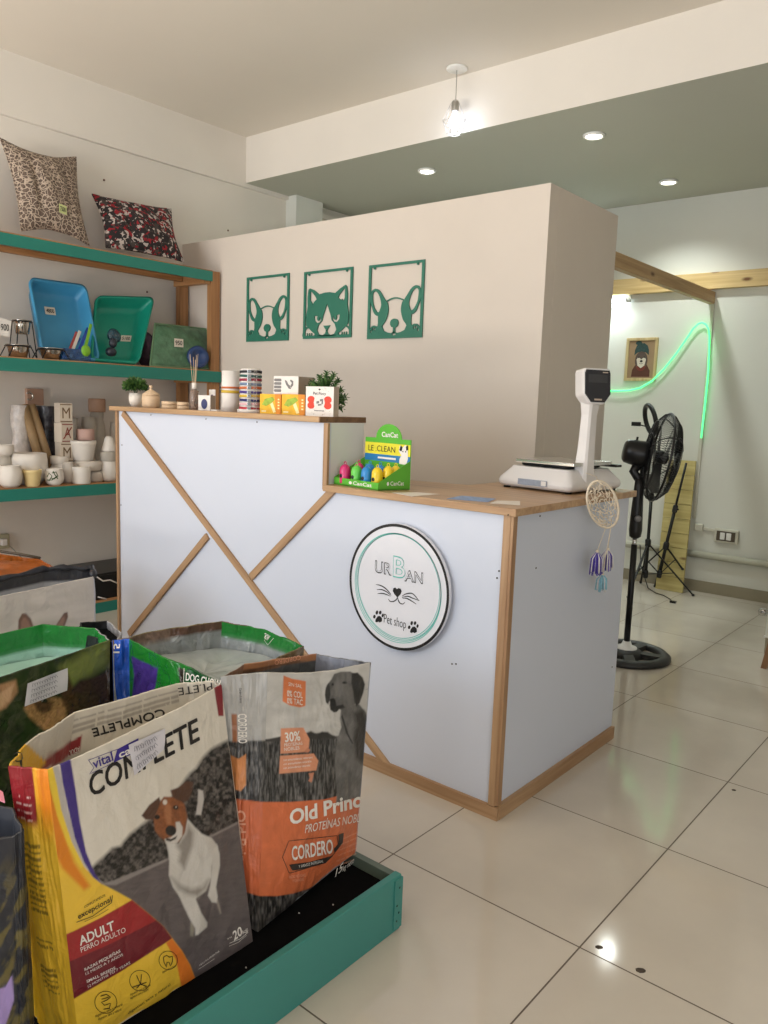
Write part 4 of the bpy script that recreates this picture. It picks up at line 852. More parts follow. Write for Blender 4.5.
def dog_plaque(x0, x1, z0, z1, label):
    f = plaque_map(x0, x1, z0, z1); t = thing('cutout_plaque', label, 'wall art', ((x0+x1)/2, 3.43, z0), 'green animal plaques'); frame_part(t, f)
    D0, D1 = .004, .0098; q = MB()
    for mir in (0, 1):
        g = (lambda p: mirror(p)) if mir else (lambda p: p)
        ear = smooth([(.045, .52), (.06, .64), (.13, .68), (.21, .65), (.28, .57), (.34, .50), (.37, .47), (.36, .42), (.28, .40), (.24, .36), (.19, .31), (.12, .35), (.08, .43)])
        inner = smooth([(.09, .52), (.09, .62), (.15, .64), (.215, .57), (.25, .47), (.235, .40), (.2, .355), (.15, .39), (.11, .45)])
        q.prism(g(ear), [g(inner)], f, D0, D1, art_g)
        face = smooth([(.28, .44), (.36, .47), (.385, .40), (.375, .32), (.34, .24), (.28, .17), (.275, .12), (.22, .06), (.18, .10), (.20, .20), (.20, .29), (.215, .36)])
        q.prism(g(face), [], f, D0, D1+.0002, art_g)
    q.prism([(.35+.3*k/12, .51+.035*math.sin(PI*k/12)) for k in range(13)]+[(.65-.3*k/12, .492+.035*math.sin(PI*k/12)) for k in range(13)], [], f, D0, D1, art_g)
    q.prism(smooth([(.425, .20), (.445, .245), (.5, .262), (.555, .245), (.575, .20), (.55, .155), (.518, .14), (.518, .07), (.482, .07), (.482, .14), (.45, .155)]), [], f, D0, D1, art_g)
    # muzzle base with the two jowls left open
    q.prism([(.03, .02), (.97, .02), (.97, .075), (.86, .10), (.81, .17), (.75, .20), (.715, .15), (.69, .105), (.62, .08), (.55, .07), (.5, .095), (.45, .07), (.38, .08), (.31, .105), (.285, .15), (.25, .20), (.19, .17), (.14, .10), (.03, .075)], [ellp(.5, .052, .035, .012, 12)], f, D0, D1, art_g)
    for c in (.125, .875):
        q.prism(smooth([(c-.085, .04), (c-.085, .115), (c-.035, .175), (c+.035, .175), (c+.085, .115), (c+.085, .04)]), [ellp(c-.052, .10, .014, .024, 10), ellp(c-.019, .135, .014, .024, 10), ellp(c+.019, .135, .014, .024, 10), ellp(c+.052, .10, .014, .024, 10), ellp(c, .068, .04, .022, 12)], f, D0, D1+.0003, art_g)
    q.build('dog_cutout', t)
def cat_plaque(x0, x1, z0, z1, label):
    f = plaque_map(x0, x1, z0, z1); t = thing('cutout_plaque', label, 'wall art', ((x0+x1)/2, 3.43, z0), 'green animal plaques'); frame_part(t, f); D0, D1 = .004, .0098; q = MB()
    head = [(.07, .20), (.06, .32), (.09, .48), (.085, .62), (.10, .73), (.13, .75), (.22, .72), (.33, .65), (.45, .67), (.55, .67), (.66, .65), (.76, .71), (.86, .755), (.89, .73), (.91, .62), (.91, .48), (.94, .32), (.93, .20), (.80, .10), (.66, .03), (.34, .03), (.20, .10)]
    blaze = [(.50, .51), (.46, .42), (.42, .33), (.40, .26), (.33, .20), (.30, .12), (.34, .06), (.42, .045), (.47, .07), (.495, .12), (.505, .12), (.53, .07), (.58, .045), (.66, .06), (.70, .12), (.67, .20), (.60, .26), (.58, .33), (.54, .42)]
    holes = [blaze, [(.145, .57), (.145, .70), (.17, .70), (.255, .62), (.28, .58), (.22, .54), (.20, .50), (.17, .55)], [(.855, .57), (.855, .70), (.83, .70), (.745, .62), (.72, .58), (.78, .54), (.80, .56), (.83, .52)]]
    eyeL = [(.235, .33), (.26, .34), (.37, .31), (.385, .27), (.35, .235), (.29, .23), (.245, .27)]; holes += [eyeL, mirror(eyeL)]
    q.prism(head, holes, f, D0, D1, art_g)
    q.prism([(.43, .185), (.57, .185), (.52, .13), (.515, .10), (.485, .10), (.48, .13)], [], f, D0, D1, art_g)
    for c in (.325, .675): q.prism(ellp(c, .30, .028, .04, 14), [], f, D0, D1+.0001, art_g)
    for c in (.14, .86):
        o = smooth([(c-.13, .02), (c-.13, .12), (c-.07, .175), (c+.02, .18), (c+.09, .15), (c+.13, .09), (c+.12, .02)])
        i = smooth([(c-.10, .045), (c-.10, .11), (c-.05, .155), (c+.02, .16), (c+.075, .13), (c+.10, .09), (c+.095, .045)])
        q.prism(o, [i], f, D0, D1+.0003, art_g)
        for dx in (-.045, 0, .045): q.prism([(c+dx-.008, .04), (c+dx+.008, .04), (c+dx+.004, .085), (c+dx-.004, .085)], [], f, D0, D1+.0003, art_g)
    q.prism([(.03, .02), (.97, .02), (.97, .045), (.03, .045)], [], f, D0, D1, art_g)
    q.build('cat_cutout', t)
dog_plaque(-4.05, -3.653, 1.692, 2.097, 'leftmost green cut-out plaque of a pointy-eared dog face')
cat_plaque(-3.524, -3.128, 1.697, 2.091, 'green cut-out plaque of a cat face, middle of the three')
dog_plaque(-3.006, -2.615, 1.683, 2.087, 'rightmost green cut-out plaque of a pointy-eared dog face')

# ================================================================== WALL SHELVES
XF, XB, Y0, YE = -4.30, -4.735, 1.15, 3.417
teal = mat('shelf_teal', (40, 126, 112), .45, var=.03, scale=8)
sh_y = wood('shelf_wood', (186, 138, 92), (150, 104, 62), 1); sh_z = wood('shelf_wood_up', (178, 130, 84), (142, 98, 58), 2); sh_x = wood('shelf_wood_across', (186, 138, 92), (150, 104, 62), 0)
su_ = thing('shelving_unit', 'wooden wall shelving with teal green front boards along left wall', 'shelf', ((XF+XB)/2, 2.3, 0))
ZT, ZM, ZW, ZP = 2.149, 1.505, .796, .07
for k, (z, ye, hh) in enumerate(((ZT, 3.342, .068), (ZM, 3.417, .078), (ZW, 3.417, .072), (ZP, 3.417, .07))):
    MB().box((XB, Y0, z-.03), (XF-.014, 3.34, z), sh_y).build('shelf_board', su_, bevel=.001)
    MB().box((XF-.013, Y0, z-hh), (XF+.004, ye, z-.006), teal).build('front_board', su_, bevel=.0015)
    MB().box((XF-.013, Y0, z-.0055), (XF+.003, ye, z), sh_y).build('edge_strip', su_)
for xx, nm in ((XF-.06, 'front'), (XB+.03, 'rear')):
    for yy in (3.345, 1.2): MB().box((xx, yy, 0), (xx+.045, yy+.07, ZT+.001 if nm == 'front' else ZT-.03), sh_z).build('post', su_, bevel=.0015)
for z in (ZT, ZM, ZW):
    MB().box((XB+.08, 3.29, z-.085), (XF-.02, 3.338, z-.031), sh_x).build('cross_rail', su_, bevel=.001)
    MB().box((XB+.16, Y0, z-.062), (XB+.19, 3.285, z-.031), sh_y).build('long_rail', su_, bevel=.001)
# ---------------------------------------------------------------- cushions
def patmat(name, base, lo, hi, red=None, scale=30):
    M = bpy.data.materials.new(name); M.use_nodes = True; N = M.node_tree.nodes; L = M.node_tree.links; b = N['Principled BSDF']; b.inputs['Roughness'].default_value = .85
    tc = N.new('ShaderNodeTexCoord'); n = N.new('ShaderNodeTexNoise'); n.inputs['Scale'].default_value = scale*.6; n.inputs['Detail'].default_value = 1
    L.new(tc.outputs['Object'], n.inputs['Vector']); ad = N.new('ShaderNodeMixRGB'); ad.blend_type = 'ADD'; ad.inputs[0].default_value = .035 if not red else .07
    L.new(tc.outputs['Object'], ad.inputs[1]); L.new(n.outputs['Color'], ad.inputs[2])
    v = N.new('ShaderNodeTexVoronoi'); v.inputs['Scale'].default_value = scale; L.new(ad.outputs[0], v.inputs['Vector'])
    if red:
        v.feature = 'F1'; sep = N.new('ShaderNodeSeparateColor'); L.new(v.outputs['Color'], sep.inputs[0])
        cr = N.new('ShaderNodeValToRGB'); cr.color_ramp.interpolation = 'CONSTANT'; e = cr.color_ramp.elements
        e[0].position = 0; e[0].color = (*lin(base), 1); e[1].position = .42; e[1].color = (*lin(red), 1)
        for p, c in ((.56, base), (.66, hi), (.85, lo)): k = e.new(p); k.color = (*lin(c), 1)
        L.new(sep.outputs[0], cr.inputs[0]); L.new(cr.outputs[0], b.inputs['Base Color'])
    else:
        v.feature = 'DISTANCE_TO_EDGE'; cr = N.new('ShaderNodeValToRGB'); e = cr.color_ramp.elements
        e[0].position = .05; e[0].color = (*lin(hi), 1); e[1].position = .13; e[1].color = (*lin(lo), 1); k = e.new(.30); k.color = (*lin(base), 1)
        L.new(v.outputs['Distance'], cr.inputs[0]); L.new(cr.outputs[0], b.inputs['Base Color'])
    return M
def cushion(name, label, q4, thick, m, pinch, price):
    TL, TR, BR, BL = (np.array(p, float) for p in q4); t = thing(name, label, 'cushion', (BL+BR)/2, 'patterned cushions')
    nrm = np.cross(TR-TL, TL-BL); nrm /= np.linalg.norm(nrm)
    if nrm[0] < 0: nrm = -nrm
    n = 34; cen = (TL+TR+BR+BL)/4
    def pos(s, u, side):
        p = (BL*(1-s)+BR*s)*(1-u)+(TL*(1-s)+TR*s)*u
        a, b_ = math.sin(PI*s), math.sin(PI*u); ex_ = ((TR-TL)+(BR-BL))/2; ey_ = ((TL-BL)+(TR-BR))/2
        p = p-ex_*pinch[0]*(s-.5)*2*b_*(abs(2*s-1)**1.5) - ey_*pinch[1]*(u-.5)*2*a*(abs(2*u-1)**1.5)
        puff = (a*b_)**.55*(1-.28*math.exp(-((s-.3)/.05)**2)*b_-.24*math.exp(-((s-.74)/.05)**2)*b_-.12*math.exp(-((u-.72)/.05)**2)*a)
        puff += .04*math.sin(s*23+u*9)*a*b_
        return p+nrm*side*thick/2*puff
    q = MB()
    for sd in (1, -1): q.grid(np.array([[pos(i/n, j/n, sd) for i in range(n+1)] for j in range(n+1)]), m)
    q.build('cover', t)
    q = MB(); ed = [pos(i/n, 0, 1) for i in range(n)]+[pos(1, j/n, 1) for j in range(n)]+[pos(1-i/n, 1, 1) for i in range(n)]+[pos(0, 1-j/n, 1) for j in range(n)]
    q.tube(ed, .004, m, 6, closed=True); q.build('piping', t)
    if price:
        s, u = price; c_ = pos(s, u, 1)+nrm*.004; ax_ = pos(s+.06, u, 1)-pos(s-.06, u, 1); ay_ = np.array([0, 0, .024]); q = MB()
        q.add([c_-ax_/2-ay_, c_+ax_/2-ay_, c_+ax_/2+ay_, c_-ax_/2+ay_], [(0, 1, 2, 3)], price_g); f = lambda a, b_, o=0: c_+ax_*(a-.5)+ay_*(b_-.5)*2+nrm*(.001+o)
        q.text('7500', (.15, .25), (.85, .25), (.15, .75), f, ink, .0, .02); q.build('price_tag', t, fix=False)
price_g = mat('price_green', (206, 214, 150), .6); price_w = mat('price_white', (222, 214, 200), .6)
o0, o1_, o2, o3 = -4.66, -4.66, -4.42, -4.42
cushion('cushion', 'tall brown and cream patterned cushion leaning on the top shelf', (on(0, -4.66, 0, 138), on(0, -4.66, 76, 157), on(0, -4.40, 89, 245), on(0, -4.40, 21, 231)), .17, patmat('leopard_cloth', (112, 94, 82), (70, 56, 50), (190, 172, 154), scale=44), (.06, .09), (.58, .23))
cushion('cushion', 'black, red and white floral cushion lying against top shelf wall', (on(0, -4.64, 92, 194), on(0, -4.64, 171, 209), on(0, -4.40, 184, 262), on(0, -4.40, 106, 247.5)), .16, patmat('floral_cloth', (38, 34, 36), (70, 62, 60), (196, 184, 178), red=(150, 28, 40), scale=52), (.05, .05), None)

# ---------------------------------------------------------------- litter trays
def lerp2(q4, s, u): BL, BR, TR, TL = q4; return (BL*(1-s)+BR*s)*(1-u)+(TL*(1-s)+TR*s)*u
def rr_loop(ins, r, n=6):
    out = []
    for cx_, cy_, a0 in ((1-ins-r, ins+r, -PI/2), (1-ins-r, 1-ins-r, 0), (ins+r, 1-ins-r, PI/2), (ins+r, ins+r, PI)):
        for k in range(n): a = a0+PI/2*k/(n-1); out.append((cx_+r*math.cos(a), cy_+r*math.sin(a)))
    return out
def tray(name, label, q4, dpt, m, price):
    q4 = [np.array(p, float) for p in q4]; BL, BR, TR, TL = q4; nrm = np.cross(BR-BL, TL-BL); nrm /= np.linalg.norm(nrm)
    if nrm[0] < 0: nrm = -nrm
    t = thing(name, label, 'litter tray', (BL+BR)/2, 'litter trays'); q = MB(); S = []
    for ins, r, d in ((-.004, .11, -.014), (-.004, .11, 0), (.03, .09, .003), (.035, .085, -.004), (.085, .08, -dpt*.9), (.11, .07, -dpt), (.2, .04, -dpt)):
        S.append([lerp2(q4, s, u)+nrm*d for s, u in rr_loop(ins, r)])
    q.grid(np.array(S), m, closed=True); n = len(S[0]); q.add(S[-1], [tuple(range(n))], m, True)
    S2 = [[lerp2(q4, s, u)+nrm*d for s, u in rr_loop(ins, r)] for ins, r, d in ((-.004, .11, -.014), (.03, .085, -.016), (.078, .08, -dpt-.004), (.2, .04, -dpt-.006))]
    q.grid(np.array(S2), m, closed=True); q.add(S2[-1], [tuple(reversed(range(n)))], m, True); q.build('tub', t, fix=False)
    s, u, w, h, tx = price; f = lambda a, b_, o=0: lerp2(q4, s+w*a, u+h*b_)+nrm*(-dpt+.004+o)
    q = MB(); q.add([f(0, 0), f(1, 0), f(1, 1), f(0, 1)], [(0, 1, 2, 3)], price_w); q.text(tx, (.12, .25), (.88, .25), (.12, .75), f, ink, .0015, .02); q.build('price_tag', t, fix=False); return f
blt = mat('tray_blue', (66, 146, 188), .38, var=.02); grt = mat('tray_green', (26, 144, 122), .35, var=.02)
tray('litter_tray', 'sky blue litter tray standing upright on the middle shelf', (on(0, -4.37, 43, 356.5), on(0, -4.37, 100.5, 361), on(0, -4.55, 86.5, 285), on(0, -4.55, 28.5, 277)), .085, blt, (.30, .63, .18, .10, '4800'))
tray('litter_tray', 'dark green litter tray standing upright beside the blue one', (on(0, -4.37, 91, 360), on(0, -4.37, 139, 364), on(0, -4.55, 155, 297), on(0, -4.55, 96, 295.5)), .085, grt, (.63, .40, .2, .09, '5100'))
# things standing in and before the trays
def at_shelf(px, py, X): return on(0, X, px, py)
combs = [('blue', (44, 92, 176), (64, 358), (80, 338)), ('dark_red', (150, 60, 54), (67, 357), (77, 332)), ('white', (210, 205, 196), (70, 357), (80, 331)), ('royal', (26, 62, 150), (76, 358), (88, 328)), ('lime', (120, 176, 48), (83, 358), (91, 324))]
gtp = thing('grooming_pack', 'pack of slim coloured grooming tools standing in the blue tray', 'grooming tools', at_shelf(75, 360, -4.34))
for nm, c3, a, b_ in combs:
    P, Q = at_shelf(a[0], a[1], -4.345), at_shelf(b_[0], b_[1], -4.40); MB().bar(P, Q, .018, .006, mat('tool_'+nm, c3, .35), up=(1, 0, .3)).build('tool', gtp, bevel=.002)
e = at_shelf(86, 356, -4.34); MB().ball(e+(0, 0, .03), (.012, .03, .035), MATS['tool_lime'], 14, 8).build('brush_head', gtp)
q = MB(); bz = [at_shelf(62, 359, -4.335), at_shelf(91, 361, -4.335), at_shelf(90, 350, -4.34), at_shelf(64, 348, -4.34)]; q.add(bz+[p-np.array([.01, 0, 0]) for p in bz], [(0, 1, 2, 3), (7, 6, 5, 4), (0, 4, 5, 1), (1, 5, 6, 2), (2, 6, 7, 3), (3, 7, 4, 0)], mat('pouch_film', (70, 120, 180), .15, trans=.7, var=.3, scale=50))
q.build('pouch', gtp)
nav = mat('clear_pack', (60, 96, 112), .12, var=.3, scale=40, trans=.45); drk = mat('toy_dark', (44, 48, 58), .3, var=.3, scale=70)
gp_ = thing('toy_pack', 'dark toy in clear packaging inside the green litter tray', 'pet toy', at_shelf(112, 358, -4.38))
p = at_shelf(111, 352, -4.385); MB().ball(p, (.03, .035, .028), drk, 18, 12).build('toy', gp_); p2 = at_shelf(113, 343, -4.40); MB().ball(p2, (.02, .026, .03), drk, 16, 10).build('toy_head', gp_)
q = MB(); q.lathe([(0, -.02), (.04, -.018), (.045, 0), (.03, .012), (0, .014)], at_shelf(114.5, 335.5, -4.43), nav, 20, axis=(1, 0, .3)); q.build('header_dome', gp_)
# steel bowls in wire stands
def bowl(px, top, w, X, label, base=None, bh=None):
    c_ = on(0, X, px, top); r_ = rad(w, c_); hh = bh or r_*.62; c_ = c_-np.array([0, 0, hh]); t = thing('steel_bowl', label, 'bowl', c_, 'steel feeding bowls')
    MB().lathe([(0, .001), (r_*.62, 0), (r_*.74, .004), (r_*.9, hh*.7), (r_*.96, hh), (r_*1.08, hh+.002), (r_*1.08, hh-.002), (r_*.98, hh-.004), (r_*.93, hh-.003), (r_*.86, hh*.7), (r_*.7, .006), (0, .004)], c_, steel, 36).build('basin', t)
    MB().tube([c_+np.array([r_*1.06*math.cos(2*PI*k/30), r_*1.06*math.sin(2*PI*k/30), hh-.006]) for k in range(30)], .0035, blm, 6, closed=True).build('rubber_ring', t); return c_, r_, hh
b1 = bowl(22, 320.5, 17, -4.40, 'upper small steel bowl held high in the wire stand', bh=.075)
b2 = bowl(18, 345, 22, -4.37, 'lower left steel bowl in the black wire stand', bh=.066)
b3 = bowl(51, 348.5, 23, -4.38, 'lower right steel bowl before the blue tray', bh=.058)
ws = MB()
for c_, r_, hh in (b1, b2, b3):
    zt_ = c_[2]+hh-.004
    ws.tube([c_+np.array([r_*1.12*math.cos(2*PI*k/30), r_*1.12*math.sin(2*PI*k/30), hh-.008]) for k in range(30)], .003, blm, 6, closed=True)
    for sx, sy in ((1, 1), (1, -1), (-1, 1), (-1, -1)):
        ws.tube([c_+np.array([sx*r_*.79, sy*r_*.79, hh-.008]), np.array([c_[0]+sx*r_*.9, c_[1]+sy*r_*1.25*(-1 if False else 1), ZM+.004])], .003, blm, 6)
tag(ws.build('wire_stand'), 'black wire stand holding three steel bowls on the middle shelf', 'bowl stand')
p = [on(0, -4.31, *q_) for q_ in ((-4, 334), (9, 337), (11.5, 321), (-1, 317))]; q = MB(); q.add(p+[a-np.array([.002, 0, 0]) for a in p], [(0, 1, 2, 3), (7, 6, 5, 4), (0, 4, 5, 1), (1, 5, 6, 2), (2, 6, 7, 3), (3, 7, 4, 0)], card); q.text('1900', (-1, 330), (9, 331), (-1, 323.5), lambda a, b_, o: on(0, -4.31+o, a, b_), ink, .002, .01)
tag(q.build('price_card', fix=False), 'white handwritten price card before the steel bowls', 'price card')
# green zip bag with a blue roll inside
gbm = mat('olive_vinyl', (84, 120, 92), .25, var=.28, scale=16, bump=.9, bscale=20)
Q4 = [on(0, -4.34, 150, 366), on(0, -4.34, 213, 369), on(0, -4.48, 206, 329), on(0, -4.48, 155, 323.5)]; Q4 = [np.array(p) for p in Q4]
bg = thing('zip_bag', 'olive green clear-fronted zip bag lying at the right end of middle shelf', 'bag', (Q4[0]+Q4[1])/2)
G1 = []; n = 20; nr = np.array([.93, -.1, .35])
for sd, d_ in ((1, .03), (-1, .16)):
    G1.append(np.array([[lerp2(Q4, i/n, j/n)+(nr*d_ if sd > 0 else np.array([-d_, 0, -.0]))*(math.sin(PI*i/n)*math.sin(PI*j/n))**.5*(1+.15*math.sin(i*1.7+j)) for i in range(n+1)] for j in range(n+1)]))
q = MB(); q.grid(G1[0], gbm); q.grid(G1[1], gbm); q.build('body', bg)
ed = [lerp2(Q4, i/n, 0) for i in range(n)]+[lerp2(Q4, 1, j/n) for j in range(n)]+[lerp2(Q4, 1-i/n, 1) for i in range(n)]+[lerp2(Q4, 0, 1-j/n) for j in range(n)]
MB().tube(ed, .006, mat('olive_piping', (104, 134, 100), .35), 8, closed=True).build('piping', bg)
q = MB(); f = lambda a, b_, o=0: lerp2(Q4, a, b_)+nr*(.036+o); q.add([f(.32, .43), f(.48, .43), f(.48, .63), f(.32, .63)], [(0, 1, 2, 3)], price_w); q.text('950', (.34, .48), (.46, .48), (.34, .58), f, ink, .001, .02); q.build('price_tag', bg, fix=False)
br_ = on(0, -4.31, 199.5, 357.5); br_[2] = max(br_[2], ZM+.073); q = MB(); q.lathe([(0, 0), (.066, 0), (.071, .006), (.071, .034), (.042, .036), (.038, .026), (0, .026)], br_-(.03, 0, 0), mat('roll_blue', (44, 66, 110), .3, var=.15), 32, axis=(.95, -.25, .15))
tag(q.build('tape_roll'), 'blue round roll at the right end of the middle shelf', 'roll')
q = MB(); q.ball(on(0, -4.50, 146, 350)-(0, 0, .0), (.07, .055, .115), mat('dark_plush', (58, 40, 52), .8, var=.4, scale=30, bump=.6), 20, 14); tag(q.build('dark_pouch'), 'dark purple-brown soft pouch between green tray and zip bag', 'pouch')

# ---------------------------------------------------------------- ceramics and candles on the lower shelf
cer = mat('ceramic_white', (222, 214, 204), .5, var=.03, scale=20, bump=.12, bscale=30); cer2 = mat('plaster_white', (206, 196, 184), .75, var=.05, scale=15); pnk = mat('ceramic_pink', (196, 160, 148), .6, var=.03); yl = mat('pot_cream', (222, 198, 142), .55, var=.03); gryc = mat('ceramic_grey', (176, 168, 156), .65, var=.05)
def sp_(px, py_bot, py_top, w, X, zb=None):
    c_ = on(0, X, px, py_bot); c_ = np.array([c_[0], c_[1], ZW if zb is None else zb]); r_ = rad(w, c_); t_ = on(0, X, px, py_top); return c_, r_, t_[2]-c_[2]
PR = {'round': [(0, 0), (.55, 0), (.85, .15), (1, .45), (.95, .75), (.8, .94), (.82, 1), (.72, 1), (.7, .9), (0, .85)],
      'cup': [(0, 0), (.68, 0), (.74, .05), (.92, .7), (.97, .82), (1, .85), (1, 1), (.9, 1), (.86, .85), (0, .8)],
      'bowl': [(0, 0), (.6, 0), (.88, .2), (1, .5), (1, .8), (.93, 1), (.84, 1), (.84, .85), (0, .8)],
      'disc': [(0, 0), (.85, 0), (1, .2), (1, .75), (.9, 1), (.75, 1), (.7, .85), (0, .8)],
      'cone': [(0, 0), (.95, 0), (1, .12), (.75, .5), (.55, .85), (.4, .97), (0, 1)],
      'jar': [(0, 0), (.8, 0), (.95, .1), (1, .5), (.85, .8), (.7, .88), (.75, 1), (0, 1)],
      'cyl': [(0, 0), (.96, 0), (1, .05), (1, .95), (.95, 1), (.85, 1), (.85, .9), (0, .9)]}
def pot(name, label, px, bot, top, w, X, prof, m, zb=None, cat='pot', lump=0, group='white pots on the lower shelf'):
    c_, r_, h_ = sp_(px, bot, top, w, X, zb); o = MB().lathe([(a*r_, b_*h_) for a, b_ in PR[prof]], c_, m, 36, lump=lump).build(name); tag(o, label, cat, group); return c_[2]+h_, c_, r_, h_
pot('round_pot', 'white swirled round pot at the far left of the lower shelf', 10.5, 486, 465.5, 23, -4.345, 'round', cer, lump=.04)
z_, *_ = pot('flat_dish', 'grey-white flat dish under the left white ring dish', 4.5, 474, 456, 15, -4.47, 'disc', gryc)
pot('flat_dish', 'white ring dish on the flat dish at the left frame edge', 3.5, 456, 444.5, 20, -4.47, 'bowl', cer, zb=z_)
pot('bowl_pot', 'wide white embossed bowl behind the yellow pot', 29.5, 478, 453, 35, -4.44, 'bowl', cer, lump=.03)
pot('yellow_pot', 'small pale yellow pot at the front of lower shelf', 32.5, 485.5, 469.5, 18, -4.33, 'cup', yl)
_, c_, r_, h_ = pot('painted_pot', 'small white pot painted with green strokes', 54.5, 483.5, 468.5, 18.5, -4.33, 'round', cer)
q = MB(); fp = lambda px, py, off=0: on(0, -4.33+r_*.98+off*.5, px, py)
for pts_ in ([(47, 477), (49, 473), (52, 476), (49, 481)], [(52, 473), (56, 472), (58, 476), (54, 479), (51, 478)], [(53, 471), (55, 475), (58, 479)], [(47, 480), (52, 480), (57, 476)]): q.stroke(pts_, .9, fp, mat('paint_green', (70, 96, 44), .6), .002)
o = q.build('painted_strokes'); o.parent = [k for k in C.objects if k.name.startswith('painted_pot')][0]; o.location = o.location-o.parent.location
z_, *_ = pot('round_pot', 'white round pot right of the painted pot', 62, 480, 463.5, 23, -4.44, 'round', cer)
pot('lidded_pot', 'short white cylinder pot resting on the round pot in mid shelf', 59.5, 464, 456, 17, -4.44, 'cyl', cer, zb=z_)
pot('round_pot', 'white ribbed globe pot partly behind the painted pot', 68.5, 480, 462, 12, -4.38, 'round', cer2, lump=.05)
pot('small_cup', 'white cup standing under the front shelf dish', 81.5, 481.5, 466.5, 17.5, -4.335, 'cyl', cer)
pot('stacked_dish', 'lower cream stacked dish near the counter edge', 94.5, 480, 471, 17, -4.39, 'disc', cer2); zz = on(0, -4.39, 94.5, 470.5)[2]
z_, *_ = pot('stacked_dish', 'wide upper cream dish near the counter edge', 88, 471, 460.5, 27, -4.41, 'disc', cer2, zb=zz)
z_, *_ = pot('large_pot', 'large white rounded pot raised on the stacked dishes', 83.7, 461, 440.5, 24.5, -4.41, 'cup', cer, zb=z_)
pot('pink_bowl', 'dusty pink ribbed bowl behind and above the large white pot', 85.5, 441, 429, 17, -4.47, 'cyl', pnk, zb=z_-.002)
pot('tall_vase', 'grey white tall vase behind the pink bowl', 90, 478, 417, 14, -4.62, 'cup', gryc)
_, c_, r_, h_ = pot('tall_jar', 'tall pale jar at the back with a wooden lid', 98, 478, 412, 17, -4.66, 'jar', gryc)
MB().lathe([(0, h_), (r_*.92, h_), (r_*.95, h_+.01), (r_*.95, h_+.075), (r_*.9, h_+.085), (0, h_+.085)], c_, mat('lid_wood', (176, 138, 112), .6, var=.06), 30).build('lid', [k for k in C.objects if k.name == 'tall_jar'][0])
o = [k for k in C.objects if k.name.startswith('lid') and k.parent and k.parent.name == 'tall_jar'][0]
z_, *_ = pot('round_jar', 'white round jar at the right end under the cone', 109.3, 480.5, 461, 17.5, -4.36, 'round', cer, lump=.03)
z_, *_ = pot('flat_dish', 'grey flat dish between round jar and white cone', 108.5, 461, 451.5, 16, -4.37, 'cyl', gryc, zb=z_)
pot('cone_pot', 'white ribbed cone on top of the stack by the counter', 109, 452, 436, 14.5, -4.37, 'cone', cer, zb=z_, lump=.03)
pot('globe_pot', 'pale globe pot half hidden behind the counter edge', 114.5, 445, 422, 9, -4.62, 'round', cer2, zb=ZW+.17)
pot('tall_jar', 'pale tall jar carrying the globe pot by the counter', 112, 478, 446, 13, -4.62, 'jar', cer2)
pot('tall_vase', 'pale vase standing behind the letter blocks', 75, 478, 418, 9, -4.6, 'jar', gryc)
# letter blocks
bw = mat('block_cream', (212, 198, 180), .6, var=.03); br2 = mat('block_red', (140, 66, 54), .6); brn = mat('letter_brown', (112, 84, 52), .6); zc_ = ZW
c_ = on(0, -4.48, 64.5, 470); s_ = rad(12.6, c_)
tops = on(0, -4.48+s_, 64.5, 403)[2]; hb_ = (tops-ZW)/4
for k, (ch, lab) in enumerate((('A', 'bottom letter block with a brown letter A'), ('M', 'second letter block from the bottom with a letter M'), ('A', 'third letter block with red crossed letter'), ('M', 'topmost cream letter block with a brown letter M'))):
    zb_ = ZW+hb_*k+.0005; t = thing('letter_block', lab, 'letter block', (-4.48, c_[1], zb_), 'stacked letter blocks'); rot = (.06, -.05, .08, -.08)[k]
    ux_ = np.array([-math.sin(rot), math.cos(rot), 0]); nx_ = np.array([math.cos(rot), math.sin(rot), 0]); ce = np.array([-4.48, c_[1], zb_+hb_/2])
    q = MB(); q.obox(ce, nx_*s_, ux_*s_, np.array([0, 0, hb_/2-.001]), bw); f = lambda a, b_, o=0: ce+nx_*(s_+o)+ux_*s_*(a*2-1)+np.array([0, 0, 1])*(b_*2-1)*hb_/2*.98
    q.text(ch, (.2, .22), (.8, .22), (.2, .78), f, br2 if k == 2 else brn, .001, .0)
    for a in (.04, .9): q.flat([(.04, a), (.96, a), (.96, a+.05), (.04, a+.05)], f, .0008, brn if k % 2 else br2)
    if k in (0, 2): q.flat([(.1, .2), (.16, .15), (.9, .75), (.85, .82)], f, .0012, br2)
    q.build('block', t, fix=False)
# rolls, bags
film = mat('clear_film', (196, 186, 178), .2, var=.12, scale=30, bump=.8, bscale=25); tan = mat('tan_tube', (152, 124, 88), .6, var=.08, scale=30); blkb = mat('dark_film', (56, 54, 58), .25, var=.5, scale=30, bump=.8, bscale=30)
a, b_ = on(0, -4.62, 23, 470), on(0, -4.62, 20, 405); a[2] = ZW
G = [];
for k in range(9):
    f_ = k/8; c2 = a+(b_-a)*f_; r2 = .062*(1-.2*f_)*(1+.12*math.sin(k*2.2)); G.append([c2+np.array([.05*math.cos(t_), r2*math.sin(t_)*(1+.1*math.sin(3*t_+k)), 0]) for t_ in np.linspace(0, 2*PI, 21)[:-1]])
q = MB(); q.grid(np.array(G), film, closed=True); q.add(G[-1], [tuple(range(20))], film); tag(q.build('film_bag'), 'crumpled clear film bag standing behind the white bowls', 'bag')
for a_, b_, lab in (((41, 466), (24, 405), 'tan cardboard roll leaning left, nearer the film bag'), ((51, 468), (31, 405), 'tan cardboard roll leaning beside the dark pack')):
    P, Q = on(0, -4.50, *a_), on(0, -4.60, *b_); P[2] = max(ZW+.026, P[2]); q = MB(); q.tube([P, Q], .025, tan, 18); tag(q.build('cardboard_roll'), lab, 'roll', 'leaning tan rolls')
